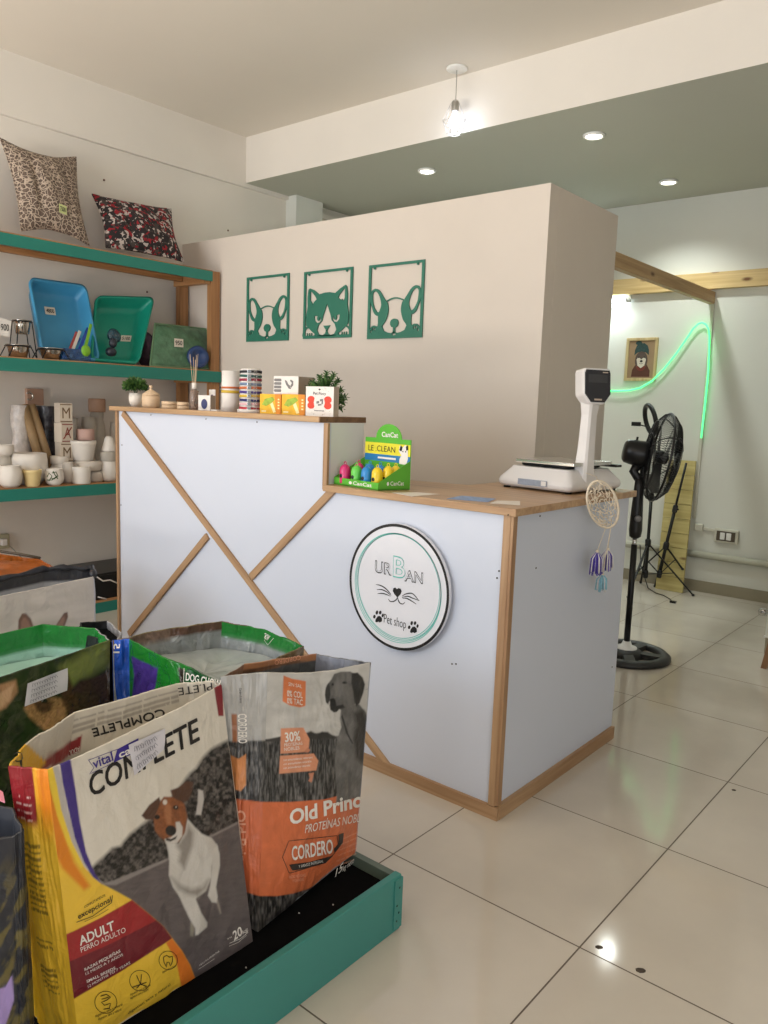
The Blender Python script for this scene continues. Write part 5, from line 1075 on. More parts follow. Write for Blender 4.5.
P = on(0, -4.62, 47.5, 470); P[2] = ZW; tp = on(0, -4.62, 47, 406)[2]; r_ = rad(17, P); G = []
for k in range(9):
    z_ = ZW+(tp-ZW)*k/8; G.append([np.array([-4.62+.05*math.cos(t_), P[1]+r_*math.sin(t_)*(1+.08*math.sin(4*t_+k*1.9)), z_]) for t_ in np.linspace(0, 2*PI, 21)[:-1]])
q = MB(); q.grid(np.array(G), blkb, closed=True); q.add(G[-1], [tuple(range(20))], blkb); tag(q.build('dark_pack'), 'dark glossy pack standing left of the letter blocks', 'pack')
wb = thing('hook_bracket', 'pink-beige wooden block with steel hook on the wall', 'bracket', on(0, UW, 35.5, 405))
p0, p1 = on(0, UW+.03, 27.5, 405), on(0, UW+.03, 43.5, 389); MB().box((UW, p0[1], p0[2]), (UW+.03, p1[1], p1[2]), mat('block_wood', (182, 146, 124), .6, var=.04)).build('block', wb, bevel=.002)
hk = on(0, UW+.05, 29.5, 396); MB().tube([hk+(0, .02*math.cos(a), .022*math.sin(a)) for a in np.linspace(-2.2, 2.4, 12)], .006, steel, 8).build('hook', wb)
# below the shelf: crate with cables, outlet with cord
crt = thing('storage_crate', 'black crate with cables under the shelves beside the counter', 'crate', (-4.5, 2.72, ZP))
q = MB(); q.box((-4.68, 2.47, ZP), (-4.34, 3.0, ZP+.01), blk)
for lo, hi in (((-4.68, 2.47), (-4.67, 3.0)), ((-4.35, 2.47), (-4.34, 3.0)), ((-4.67, 2.47), (-4.35, 2.48)), ((-4.67, 2.99), (-4.35, 3.0))): q.box((*lo, ZP+.01), (*hi, ZP+.15), blk)
q.build('body', crt); MB().box((-4.69, 2.46, ZP+.151), (-4.33, 3.01, ZP+.165), blk).build('lid', crt, bevel=.003)
for i, pts_ in enumerate(([(97, 577), (103, 581), (110, 580), (117, 583)], [(98, 597), (106, 599), (113, 603), (117, 606)])):
    P = [on(0, -4.325, *p) for p in pts_]; sm = [P[0]*(1-t)+P[1]*t for t in (0, .5)]+[P[1]*(1-t)+P[2]*t for t in (0, .5)]+[P[2]*(1-t)+P[3]*t for t in (0, .5, 1)]
    tag(MB().tube(sm, .004, card, 8).build('white_cable'), ('upper' if i == 0 else 'lower')+' white cable hanging over the black crate', 'cable', 'white cables')
wo = on(0, UW, 1, 541); t = thing('power_outlet', 'beige wall outlet with a thin cord below the lower shelf', 'outlet', (UW, wo[1], wo[2]-.05))
MB().box((UW, wo[1]-.05, wo[2]-.045), (UW+.03, wo[1]+.04, wo[2]+.045), mat('outlet_beige', (176, 170, 142), .5)).build('box', t, bevel=.006)
MB().box((UW+.03, wo[1]-.02, wo[2]-.02), (UW+.06, wo[1]+.012, wo[2]+.02), card).build('plug', t, bevel=.004)
P = [on(0, UW+.02, *p) for p in ((5, 543), (12, 548), (22, 558), (30, 566), (33, 580))]; MB().tube(P, .003, mat('cord_grey', (150, 148, 140), .6), 6).build('cord', t)
sc2 = MB()
for px, py in ((104, 180), (228, 230.5), (147, 292)):
    c_ = on(0, UW, px, py); sc2.lathe([(.007, 0), (.006, .004), (0, .006)], c_, mat('plug_rust', (120, 84, 70), .6), 10, axis=(1, 0, 0))
    tag(sc2.build('screw_plug'), {104: 'small dark wall plug above the floral cushion', 228: 'small dark wall plug near the partition top', 147: 'tiny reddish wall plug above the green tray'}[px], 'wall plug'); sc2 = MB()

# ================================================================== THE FEED BAGS
def vn(x, y, seed=0):
    x = np.asarray(x, float); y = np.asarray(y, float); xi = np.floor(x).astype(int); yi = np.floor(y).astype(int); fx_ = x-xi; fy_ = y-yi
    fx_ = fx_*fx_*(3-2*fx_); fy_ = fy_*fy_*(3-2*fy_)
    def h(a, b): s = np.sin(a*127.1+b*311.7+seed*74.7)*43758.5453; return s-np.floor(s)
    return (h(xi, yi)*(1-fx_)+h(xi+1, yi)*fx_)*(1-fy_)+(h(xi, yi+1)*(1-fx_)+h(xi+1, yi+1)*fx_)*fy_
def fbm(x, y, seed=0, o=4): return sum(vn(x*2**i, y*2**i, seed+i)*.5**i for i in range(o))/sum(.5**i for i in range(o))
def inpoly(X, Y, poly, soft=.6):
    P = np.array(poly, float); inside = np.zeros(X.shape, bool); dmin = np.full(X.shape, 1e9)
    for i in range(len(P)):
        x1, y1 = P[i-1]; x2, y2 = P[i]; dx, dy = x2-x1, y2-y1; ll = dx*dx+dy*dy+1e-9
        t = np.clip(((X-x1)*dx+(Y-y1)*dy)/ll, 0, 1); dmin = np.minimum(dmin, (X-x1-t*dx)**2+(Y-y1-t*dy)**2)
        c = ((y1 > Y) != (y2 > Y)); xx = x1+(Y-y1)*dx/(dy if abs(dy) > 1e-9 else 1e-9); inside ^= c & (X < xx)
    d = np.sqrt(dmin); sd = np.where(inside, d, -d); return np.clip(sd/soft*.5+.5, 0, 1)
class Canvas:
    def __init__(s, X, Y, base): s.X = X; s.Y = Y; s.c = np.ones(X.shape+(3,))*np.array(lin(base))
    def mix(s, m, col): col = np.asarray(col, float); s.c = s.c*(1-m[..., None])+col*m[..., None]
    def poly(s, pts, rgb, soft=.6, tex=None):
        m = inpoly(s.X, s.Y, pts, soft); col = np.array(lin(rgb)); 
        col = col*tex[..., None] if tex is not None else col; s.mix(m, col)
    def ell(s, cx, cy, rx, ry, rgb, soft=.6, rot=0):
        c, d = math.cos(rot), math.sin(rot); u = ((s.X-cx)*c+(s.Y-cy)*d)/rx; v = (-(s.X-cx)*d+(s.Y-cy)*c)/ry
        s.mix(np.clip((1-np.sqrt(u*u+v*v))*min(rx, ry)/soft*.5+.5, 0, 1), lin(rgb))
def newton(base2, rim2, px, py, hint=(.5, .5)):
    s, t = hint; B0, B1 = base2; R0, R1 = rim2
    def P(s, t): return (B0*(1-s)+B1*s)*(1-t)+(R0*(1-s)+R1*s)*t
    for _ in range(8):
        x, y = proj(P(s, t)); x1, y1 = proj(P(s+1e-4, t)); x2, y2 = proj(P(s, t+1e-4))
        J = np.array([[(x1-x)/1e-4, (x2-x)/1e-4], [(y1-y)/1e-4, (y2-y)/1e-4]]); d = np.linalg.solve(J, [px-x, py-y]); s += d[0]; t += d[1]
    return s, t
film_p = paintmat('printed_woven_film', .38, .3); film_g = paintmat('printed_gloss_film', .22, .55, bscale=18)
class Bag:
    def __init__(s, name, label, base, rim, inside, seed=1, group='open feed bags', amp=.004, thick=.004, dips={}, bulges={}, seglab={}, pmat=None, liner=None, lz=.09):
        s.B = [np.array(p, float) for p in base]; s.R = [np.array(p, float) for p in rim]; s.K = len(base); s.seed = seed; s.amp = amp; s.dips = dips; s.bul = bulges
        s.cen = sum(s.B)/s.K; s.t = thing(name, label, 'pet food bag', (s.cen[0], s.cen[1], s.B[0][2]), group); s.inside = inside; s.thick = thick; s.pm = pmat or film_p; s.liner = liner; s.lz = lz
        s.built = {}
    def nrm(s, k):
        a, b = s.B[k]+s.R[k], s.B[(k+1) % s.K]+s.R[(k+1) % s.K]; d = b-a; n = np.array([d[1], -d[0], 0]); n /= np.linalg.norm(n)
        m = (a+b)/4; return n if (m-s.cen)@n > 0 else -n
    def grid(s, k, S, T, off=0):
        B0, B1, R0, R1 = s.B[k], s.B[(k+1) % s.K], s.R[k], s.R[(k+1) % s.K]; S_ = S[..., None]; T_ = T[..., None]
        P = (B0*(1-S_)+B1*S_)*(1-T_)+(R0*(1-S_)+R1*S_)*T_; n = s.nrm(k); bu = s.bul.get(k, .012)
        w = np.sin(PI*np.clip(S, 0, 1)); d = bu*w*np.sin(PI*np.clip(T, 0, 1)**.8)
        d = d+s.amp*(w**.6)*((fbm(S*5+k*7, T*6, s.seed)-.5)*2.2+.7*np.sin(T*9+S*4+s.seed)*np.sin(S*7+2*T))
        d = d+s.amp*.9*w**.5*(fbm(S*16, T*9+S*6, s.seed+9, 2)-.5)
        P = P+n*(d+off)[..., None]; P[..., 2] += s.dips.get(k, 0)*np.sin(PI*np.clip(S, 0, 1))*np.clip(T, 0, 1)**4; return P
    def surf(s, k): return lambda a, b, off=0: s.grid(k, np.array(a, float), np.array(b, float), off)
    def px(s, k, inn=False):
        key = (k, inn)
        if key not in s.built:
            S, T = np.meshgrid(np.linspace(-.04, 1.04, 130), np.linspace(-.02, 1.03, 150)); X, Y = proj(s.grid(k, S, T, -s.thick if inn else 0)); s.built[key] = (S, T, X, Y)
        S, T, X, Y = s.built[key]
        def f(px, py, off=0):
            i = int(np.argmin((X-px)**2+(Y-py)**2)); r, c = divmod(i, X.shape[1]); r = min(max(r, 1), X.shape[0]-2); c = min(max(c, 1), X.shape[1]-2)
            J = np.array([[(X[r, c+1]-X[r, c-1])/2, (X[r+1, c]-X[r-1, c])/2], [(Y[r, c+1]-Y[r, c-1])/2, (Y[r+1, c]-Y[r-1, c])/2]])
            ds, dt = S[0, 1]-S[0, 0], T[1, 0]-T[0, 0]; a, b = S[r, c], T[r, c]; x, y = X[r, c], Y[r, c]; o_ = -s.thick if inn else 0
            for it in range(3):
                d = np.clip(np.linalg.solve(J+np.eye(2)*1e-6, [px-x, py-y]), -3, 3); a = min(max(a+d[0]*ds, -.002), 1.002); b += d[1]*dt
                if it < 2: x, y = proj(s.grid(k, np.array(a), np.array(b), o_))
            return s.grid(k, np.array(a), np.array(b), off)
        f.sub = 5
        return f
    def panel(s, k, ns, nt, paint, name, label=None, art=None, inner=False, inpaint=None, col=None):
        """outer sheet, its inner face and the rim of one side, one mesh"""
        S, T = np.meshgrid(np.linspace(0, 1, ns), np.linspace(0, 1, nt)); G = s.grid(k, S, T); q = MB()
        X, Y = proj(G); cv = paint(X, Y, S, T); q.grid(G, s.pm, cols=cv.reshape(-1, 3))
        ns2, nt2 = (min(ns, 60), min(nt, 60)) if not inpaint else (ns, nt); S2, T2 = np.meshgrid(np.linspace(0, 1, ns2), np.linspace(0, 1, nt2)); G2 = s.grid(k, S2, T2, -s.thick)
        if inpaint:
            X2, Y2 = proj(G2); q.grid(G2, s.pm, cols=inpaint(X2, Y2, S2, T2).reshape(-1, 3))
        else: q.grid(G2, s.inside)
        # rim strip
        Sr = np.linspace(0, 1, ns); a = s.grid(k, Sr, np.ones(ns)); b = s.grid(k, Sr, np.ones(ns), -s.thick); mid = (a+b)/2+(0, 0, s.thick*.5)
        rc = cv[-1]; q.grid(np.array([a, mid, b]), s.pm, cols=np.concatenate([rc, rc, rc]))
        if art: art(q)
        o = q.build(name, s.t, fix=False)
        if label: o['label'] = label
        return o
    def bottom(s, m):
        q = MB(); q.add([p+(0, 0, .001) for p in s.B], [tuple(range(s.K))], m); q.build('bag_base', s.t, fix=False)
    def fill(s, z, m, name='liner', lab=None, wr=.012):
        n = 26; q = MB(); rows = []
        ring_ = []
        for k in range(s.K):
            for i in range(8):
                a = i/8; tt = (z-s.B[k][2])/(s.R[k][2]-s.B[k][2]); ring_.append(s.grid(k, np.array(a), np.array(tt), -s.thick-.004))
        ring_ = np.array(ring_); c = ring_.mean(0)
        for j in range(9):
            f = j/8; row = c*(1-f)+ring_*f; row[:, 2] = z-.02*(1-f)+wr*(fbm(row[:, 0]*22, row[:, 1]*22, s.seed)-.5)*2*(1-f**4)+.0*f; rows.append(row)
        q.grid(np.array(rows), m, closed=True); o = q.build(name, s.t, fix=False)
        if lab: o['label'] = lab
def pz(z, px, py): p = on(2, z, px, py); p[2] = z; return p

# ---------------------------------------------------------------- low display platform
tp = mat('platform_teal', (62, 136, 128), .4, var=.03, scale=6); blackf = mat('platform_black', (12, 12, 13), .95, var=.2, scale=40, spec=.1)
PXE, PYE, PYS, PXW, ZPF = -1.118, 1.468, .18, -2.25, .125
pf_ = thing('display_platform', 'low black display platform with teal green edge boards', 'platform', ((PXE+PXW)/2, (PYE+PYS)/2, 0))
MB().box((PXW+.022, PYS+.022, .02), (PXE-.022, PYE-.022, ZPF-.004), blackf).build('deck', pf_, bevel=.001)
MB().box((PXE-.02, PYS, .0), (PXE, PYE, .15), tp).build('edge_board', pf_, bevel=.002)
MB().box((PXW, PYS, .0), (PXW+.02, PYE, .15), tp).build('edge_board', pf_, bevel=.002)
bd_ = mat('board_grey_green', (90, 104, 92), .5)
MB().box((PXW+.021, PYE-.02, .0), (PXE-.021, PYE, .147), bd_).build('end_board', pf_, bevel=.001)
MB().box((PXW+.021, PYS, .0), (PXE-.021, PYS+.02, .147), bd_).build('end_board', pf_, bevel=.001)
q = MB(); q.box((PXE+.0002, PYE-.028, .008), (PXE+.0035, PYE+.001, .142), tp); q.box((PXE-.016, PYE+.0002, .008), (PXE+.0034, PYE+.003, .142), tp)
for z in (.03, .05, .072, .118): q.lathe([(.003, 0), (.0025, .0015), (0, .002)], (PXE+.0036, PYE-.018+(.008 if z in (.05, .118) else 0), z), mat('rivet', (40, 84, 74), .4), 8, axis=(1, 0, 0))
q.build('corner_plate', pf_)
q = MB()
for px, py in ((381.5, 870), (299, 913.5), (246, 968), (333, 905), (215, 1000)): c_ = on(2, ZPF-.004, px, py); q.ball(c_+(0, 0, .001), (.0022, .0018, .0015), card, 6, 4)
o = q.build('kibble_crumbs', pf_); o['kind'] = 'stuff'

inside_m = mat('bag_inside_pale', (196, 190, 178), .5, var=.08, scale=18, bump=.3, bscale=14); inside_g = mat('bag_inside_grey', (128, 134, 140), .35, var=.2, scale=16, bump=.5, bscale=16)
white_d = mat('print_white', (232, 226, 218), .4, var=.01); black_d = mat('print_black', (34, 30, 30), .4, var=.02); org_d = mat('print_orange', (232, 120, 60), .4)

# ---- front left: the yellow, red and cream bag with the running terrier
def c2(x, y): return (120+x*.19531, 760+y*.19531)
def o0_(x, y): return (x*.35156, 680+y*.35156)
def paint_run(X, Y, S, T):
    cv = Canvas(X, Y, (222, 214, 200)); cv.c *= (1+.03*(fbm(X/20, Y/20, 3)-.5))[..., None]
    curve = [(53, 769), (57, 785), (61.5, 810), (67, 828), (72, 842), (84, 866), (93, 877), (102, 884), (116, 891), (132, 900), (151, 915.6), (163, 926), (172, 938), (182, 951), (190, 965), (198, 986)]
    n1 = fbm(X/3.2, Y/3.2, 5, 3); tex = np.clip((n1-.33)*3.6, .12, 1.9)
    trees = [(88, 872), (97, 862), (104, 856), (112, 848), (120, 846), (130, 834), (139, 827), (150, 818), (160, 808), (174, 795), (186, 778), (190, 773), (196, 768), (203, 757), (211, 749), (220, 744), (228, 740), (245, 800), (250, 830), (235, 832), (214, 840), (167, 862), (120, 884), (108, 888)]
    cv.poly([(a+.0, b) for a, b in trees], (84, 78, 74), 2.2, tex)
    n2 = fbm(X/9, Y/2.2+X/12, 8, 3); cv.poly([(96, 885), (116, 882), (167, 859), (214, 835), (238, 823), (262, 950), (250, 1000), (180, 1010)], (98, 89, 88), 1.2, .82+.36*n2)
    cv.poly([(96, 885), (112, 881), (167, 858.5), (214, 833.5), (238, 821.5), (238, 824), (214, 836), (167, 861), (116, 885)], (140, 132, 128), .8)
    # the terrier
    wd = (206, 200, 192); sh = (150, 142, 134)
    cv.poly([c2(*p) for p in ((360, 830), (358, 900), (375, 905), (385, 840))], (140, 132, 120), .8); cv.poly([c2(*p) for p in ((490, 715), (512, 790), (520, 785), (503, 715))], (150, 140, 130), .8)
    cv.poly([c2(*p) for p in ((235, 420), (246, 470), (252, 520), (250, 590), (270, 650), (305, 700), (340, 700), (385, 712), (440, 670), (468, 600), (470, 540), (500, 480), (500, 440), (470, 400), (420, 378), (385, 345), (345, 300), (330, 370), (300, 430))], wd, .9)
    cv.poly([c2(*p) for p in ((300, 690), (330, 760), (360, 820), (385, 860), (385, 898), (400, 895), (445, 855), (447, 832), (415, 780), (385, 705))], wd, .9)
    cv.poly([c2(*p) for p in ((470, 440), (470, 560), (462, 640), (450, 695), (470, 728), (495, 732), (500, 700), (492, 650), (512, 540), (510, 480), (495, 430))], wd, .9)
    cv.poly([c2(*p) for p in ((290, 440), (310, 470), (300, 520), (330, 560), (350, 500), (370, 440), (375, 370), (350, 330), (335, 380))], sh, 2.5)
    cv.poly([c2(*p) for p in ((262, 600), (300, 660), (350, 690), (400, 700), (440, 660), (455, 610), (420, 650), (360, 660), (310, 640))], sh, 3)
    cv.poly([c2(*p) for p in ((400, 150), (425, 158), (430, 200), (415, 282), (388, 280), (398, 220))], (196, 190, 184), .8)
    br = (138, 82, 48); dkb = (86, 58, 44)
    cv.poly([c2(*p) for p in ((172, 300), (178, 360), (205, 395), (240, 420), (300, 420), (332, 370), (345, 290), (330, 225), (295, 190), (225, 188), (190, 230))], br, .9, .75+.5*fbm(X/2.5, Y/2.5, 2, 2))
    cv.poly([c2(*p) for p in ((110, 285), (150, 230), (200, 190), (208, 210), (195, 250), (172, 305), (130, 305))], dkb, .8)
    cv.poly([c2(*p) for p in ((258, 155), (300, 140), (340, 108), (375, 112), (372, 150), (352, 205), (325, 215), (295, 205), (268, 190))], dkb, .8)
    cv.poly([c2(*p) for p in ((240, 210), (262, 240), (262, 330), (240, 330), (225, 260))], (168, 110, 72), 1.2)
    cv.poly([c2(*p) for p in ((285, 318), (305, 315), (322, 345), (318, 390), (290, 428), (235, 428), (228, 405), (262, 395), (288, 362))], (204, 196, 188), .8)
    cv.poly([c2(*p) for p in ((235, 398), (262, 404), (292, 388), (285, 405), (258, 418), (236, 412))], (52, 44, 42), .7)
    cv.ell(*c2(260, 362), 5.4, 5.2, (34, 30, 30)); cv.ell(*c2(190, 292), 2.7, 2.3, (30, 24, 22)); cv.ell(*c2(285, 243), 2.7, 2.3, (30, 24, 22)); cv.ell(*c2(230, 216), 2.2, 2.6, (226, 214, 200)); cv.ell(*c2(287, 241), .7, .7, (200, 190, 180), .4)
    # curved colour fields at the left and bottom
    yb = (236, 192, 62)
    cv.poly(curve+[(200, 1100), (20, 1100), (40, 769)], yb, .6)
    cv.poly([(40, 768), (47.6, 770), (60, 822), (74, 862), (90, 886), (84, 890), (62, 868), (48, 840)], (228, 134, 34), 2.2)
    cv.poly([(46.5, 765), (52.2, 765), (57, 785), (61.5, 810), (72, 842), (84, 866), (81, 868), (68, 845), (57, 815), (50, 788)], (242, 206, 66), .8)
    cv.poly([(52.7, 765), (58.5, 765), (63, 786), (68, 812), (78, 842), (92, 874), (84, 866), (72, 842), (61.5, 810), (57, 785)], (190, 182, 176), .6)
    cv.poly([(59, 757), (70, 756), (75, 786), (80, 822), (86, 852), (95, 874), (102, 884), (93, 877), (84, 862), (75, 838), (68, 808), (62.5, 782)], (66, 48, 128), .6)
    cv.poly([(62, 936), (74, 931), (102, 917), (132, 900), (151, 915.6), (163, 926), (172, 938.5), (120, 972), (70, 1000), (64, 975)], (158, 38, 40), .5)
    cv.poly([(64, 964), (110, 944), (156, 920.5), (163, 926), (172, 938.5), (120, 972), (72, 1000), (66, 985)], (112, 28, 38), .5)
    cv.poly([(172, 938.5), (182, 951), (190, 965), (198, 986), (178, 1000), (181, 985), (176, 960), (166, 943)], (224, 122, 44), .7)
    cv.poly([(214.3, 689), (222.5, 683), (223.5, 716), (218.5, 716)], (132, 34, 42), .5)
    cv.poly([(198, 986), (190, 965), (182, 951), (262, 930), (262, 1010)], (92, 82, 82), 6) if False else None
    return cv.c
fl_, fr_ = (-1.232, .664, ZPF), (-1.225, 1.072, ZPF)
VB = [fl_, fr_, (-1.30, 1.078, ZPF), (-1.385, 1.062, ZPF), (-1.40, .655, ZPF), (-1.315, .645, ZPF)]
VRm = [pz(.700, 47.5, 771), pz(.684, 221.5, 685.5), pz(.69, 214, 681), pz(.69, 176, 684), pz(.69, 73, 713), pz(.70, 8, 767)]
VRm.insert(5, pz(.70, 24, 745)); VB.insert(5, (-1.375, .648, ZPF))
bagR = Bag('feed_bag', 'yellow and cream feed bag with running terrier, frontmost on the platform', VB, VRm, inside_m, seed=3, dips={0: -.006}, bulges={0: .016, 4: -.012, 5: .004, 6: .006}, amp=.0045)
def art_run(q):
    f = bagR.px(0); w = white_d; k = black_d
    for dx, dy in ((0, 0), (.7, 0), (.3, .7), (.9, .6)): q.text('COMPLETE', (90+dx, 797+dy), (198.6+dx, 739.5+dy), (87.5+dx, 775+dy), f, k, .0014+.0001*dx)
    q.flat([(113, 762.5), (138, 751), (138, 738), (117, 749)], f, .0013, mat('print_purple', (62, 48, 136), .4)); q.stroke([(88, 760), (93.5, 767.5), (89, 774), (113, 762.5)], .5, f, mat('print_purple', (0, 0, 0)), .0013); q.stroke([(88, 760), (117, 749)], .5, f, mat('print_purple', (0, 0, 0)), .0013)
    q.text('vital', (93, 768.5), (113, 760), (91, 759.5), f, mat('print_purple', (0, 0, 0)), .0018, .015); q.text('can', (118.5, 758), (137, 750), (117.5, 751), f, w, .0020, .02)
    q.text('ADULT', (79.5, 945.5), (114.3, 929), (77.8, 936.8), f, w, .0016, .02); q.text('PERRO ADULTO', (80.7, 952.3), (125.4, 931.6), (79.6, 947.4), f, w, .0016)
    q.text('RAZAS PEQUEÑAS', (84.3, 970.8), (120, 951.8), (83.7, 968.1), f, w, .0016, .01); q.text('12 MESES A 7 AÑOS', (85.3, 974.9), (122.5, 955.2), (84.7, 972.5), f, w, .0016)
    q.text('SMALL BREEDS', (86.4, 982.6), (115, 968.8), (85.8, 980), f, w, .0016, .01); q.text('12 MONTHS TO 7 YEARS', (87.6, 987.5), (129.7, 963.4), (87.1, 985.1), f, w, .0016)
    q.text('COMPLETAMENTE', (84, 908), (105, 896), (83.5, 905.6), f, k, .0016); q.text('excepcional', (78, 919), (111, 901), (77, 914), f, k, .0016, .01)
    q.stroke([(76, 922), (92, 916), (111, 902.5), (112, 895)], .6, f, k, .0015); q.stroke([(84, 921.5), (98, 915), (108, 909)], .35, f, k, .0015)
    q.text('20', (233.4, 940.5), (242, 934), (231.8, 932), f, w, .0016, .02); q.text('kg', (242.3, 934), (247.5, 930), (241.6, 930.5), f, w, .0016); q.stroke([(229, 943), (240, 938.5), (247.5, 932)], .45, f, w, .0015); q.stroke([(228.5, 946), (238, 942), (246, 935)], .35, f, w, .0015)
    q.text('Peso Neto', (227, 939.5), (231.5, 937), (226.6, 937.8), f, w, .0016); q.text('INDUSTRIA ARGENTINA', (199, 966), (219, 951.5), (198.6, 964.4), f, w, .0016); q.stroke([(198, 969), (214, 958.5)], .35, f, w, .0015)
    for cx_, cy_, r_ in ((105.3, 1002, 11), (139.4, 980.3, 10.3), (167.7, 960, 9.2)):
        q.stroke([(cx_+r_*math.cos(a), cy_+r_*math.sin(a)) for a in np.linspace(0, 2*PI, 37)[:-1]], .55, f, k, .0015, closed=True)
    for pts_ in ([(100, 996), (106, 994), (110, 997), (106, 1000), (101, 1002), (104, 1005), (110, 1003), (109, 1008), (103, 1009)], [(101, 999), (108, 997)], [(136, 975), (140, 984), (136, 988)], [(140, 984), (146, 986)], [(140, 984), (141, 974)], [(132, 987), (146, 982)],
                 [(163, 957), (166, 955), (169, 957), (172, 956), (172, 961), (170, 966), (168.5, 962), (166.5, 962), (166, 967), (163.5, 962), (163, 957)]): q.stroke(pts_, .8, f, k, .0015)
    for a, b in (((95, 1017), (122, 1005)), ((98, 1020), (121, 1010)), ((130, 995.5), (150, 985.5)), ((130, 999), (148, 990)), ((162, 973), (176, 966)), ((128, 1014), (170, 985))): q.text('digestion sana y natural', a, b, (a[0]-.6, a[1]-2.2), f, k, .0015)
bagR.panel(0, 230, 330, paint_run, 'front_panel', 'cream front with terrier photo and yellow, red, purple bands', art_run)
cream = lambda X, Y, S, T: Canvas(X, Y, (214, 204, 188)).c
def paint_side(X, Y, S, T):
    cv = Canvas(X, Y, (230, 184, 54)); cv.mix(np.clip((S-.55)*4, 0, 1)*np.clip((T-.75)*8, 0, 1), lin((226, 132, 34))); cv.mix(np.clip((T-.80)*30, 0, 1)*np.clip((.62-S)*20, 0, 1), lin((138, 28, 36)))
    line = (np.sin(T*2*PI*46) > .1)&(S > .12)&(S < .62)&(((T > .50) & (T < .76)) | ((T > .36) & (T < .41)) | ((T > .2) & (T < .3)))&(vn(S*40, T*46, 4) > .25)
    cv.mix(line*.75, lin((90, 72, 30))); line2 = (np.sin(T*2*PI*40) > .3)&(T > .83)&(T < .93)&(S > .08)&(S < .5)&(vn(S*30, T*40, 4) > .3); cv.mix(line2*.7, lin((230, 200, 190))); return cv.c
def paint_cuff(X, Y, S, T): 
    cv = Canvas(X, Y, (208, 200, 186)); cv.mix(np.clip((.80-T)*20, 0, 1), lin((168, 162, 152)))
    line = (np.sin(T*2*PI*110) > .2)&(T > .93)&(T < .99)&(vn(S*70, T*10, 4) > .2); cv.mix(line*.5, lin((110, 100, 95)))
    cv.poly([(30, 772), (38, 762), (82, 735), (80, 751), (64, 759), (48, 769)], (136, 30, 38), .6); return cv.c
bagR.panel(6, 60, 160, paint_side, 'side_gusset', 'yellow side with small print')
bagR.panel(1, 30, 120, lambda X, Y, S, T: (lambda cv: (cv.poly([(213, 688), (223, 684), (223, 716), (215, 716)], (120, 30, 40), .6), cv.c)[1])(Canvas(X, Y, (196, 188, 176))), 'side_gusset')
def art_cuff2(q):
    f0_ = bagR.px(2, True); inn = lambda a, b, off=0: f0_(a, b, -bagR.thick-off)
    inn.sub = 6
    q.text('PLETE', (212, 682.5), (178, 688), (213, 690), inn, black_d, .0014)
bagR.panel(2, 30, 60, cream, 'back_panel', None, art_cuff2, inpaint=lambda X, Y, S, T: Canvas(X, Y, (208, 200, 186)).c)

def art_cuff(q):
    f0_ = bagR.px(3, True); inn = lambda a, b, off=0: f0_(a, b, -bagR.thick-off)
    inn.sub = 6
    q.text('COMPLETE', (163, 708), (91, 728.5), (165, 716), inn, black_d, .0014); q.text('COMPLETE', (163.5, 708.6), (91.5, 729.1), (165.5, 716.6), inn, black_d, .0015); q.text('COMPLETE', (227, 679), (177, 686.5), (228, 684), inn, black_d, .0014, .02) if False else None
    q.text('ADULT', (79, 746), (66, 752), (80, 751), inn, white_d, .0016)
    q.text('COMPLE', (214, 683.5), (177.5, 690), (215, 691), inn, black_d, .0014, .02) if False else None
bagR.panel(3, 110, 160, cream, 'back_panel', None, art_cuff, inpaint=paint_cuff)
bagR.panel(4, 50, 60, cream, 'back_panel', None, None, inpaint=lambda X, Y, S, T: (lambda cv: (cv.poly([(30, 772), (38, 762), (82, 735), (80, 751), (64, 759), (48, 769)], (136, 30, 38), .6), cv.poly([(0, 742), (25, 742), (36, 753), (46, 762), (38, 775), (0, 775)], (226, 172, 40), .6), cv.c)[2])(Canvas(X, Y, (200, 192, 180))))
bagR.panel(5, 24, 60, lambda X, Y, S, T: Canvas(X, Y, (222, 172, 36)).c, 'back_panel', None, None, inpaint=lambda X, Y, S, T: Canvas(X, Y, (224, 174, 46)).c)
_f5 = bagR.px(5, True); _i5 = lambda a, b, off=0: _f5(a, b, -bagR.thick-off)
q = MB(); q.stroke([(17+4.6*math.cos(a), 757+4.6*math.sin(a)) for a in np.linspace(-2.6, 2.2, 16)], 1.1, _i5, black_d, .0015); q.build('printed_emblem', bagR.t, fix=False)
bagR.bottom(inside_m); bagR.fill(.60, inside_m, 'liner')
# handwritten note taped on the front
def note(bag, k, quad, off, name='price_note', lines=3, tint=None, parent=None):
    f = bag.px(k); n = 8; quad = [np.array(p, float) for p in quad]; G = []
    for j in range(n+1):
        G.append([f(*((quad[0]*(1-i/n)+quad[1]*i/n)*(1-j/n)+(quad[3]*(1-i/n)+quad[2]*i/n)*j/n), off+.002*math.sin(i)*math.sin(PI*j/n)) for i in range(n+1)])
    q = MB(); q.grid(np.array(G), tint or mat('note_paper', (214, 210, 216), .7)); random.seed(len(quad)+int(quad[0][0])); pen = mat('pen_grey', (110, 108, 122), .6)
    for L_ in range(lines):
        v = (L_+.7)/(lines+.4); pts_ = []
        for i in range(34):
            u = .1+.62*i/33; p = (quad[3]*(1-u)+quad[2]*u)*(1-v)+(quad[0]*(1-u)+quad[1]*u)*v; h_ = np.linalg.norm(quad[3]-quad[0])/(lines+1)*.36; pts_.append((p[0]+h_*.5*math.cos(i*1.9), p[1]+h_*math.sin(i*1.9+random.random())))
        q.stroke(pts_, .45, f, pen, off+.003)
    o = q.build(name, bag.t, fix=False); o['label'] = 'white handwritten paper note'
note(bagR, 0, [(133, 775), (162.6, 749), (163.5, 728), (127, 744.5)], .004)

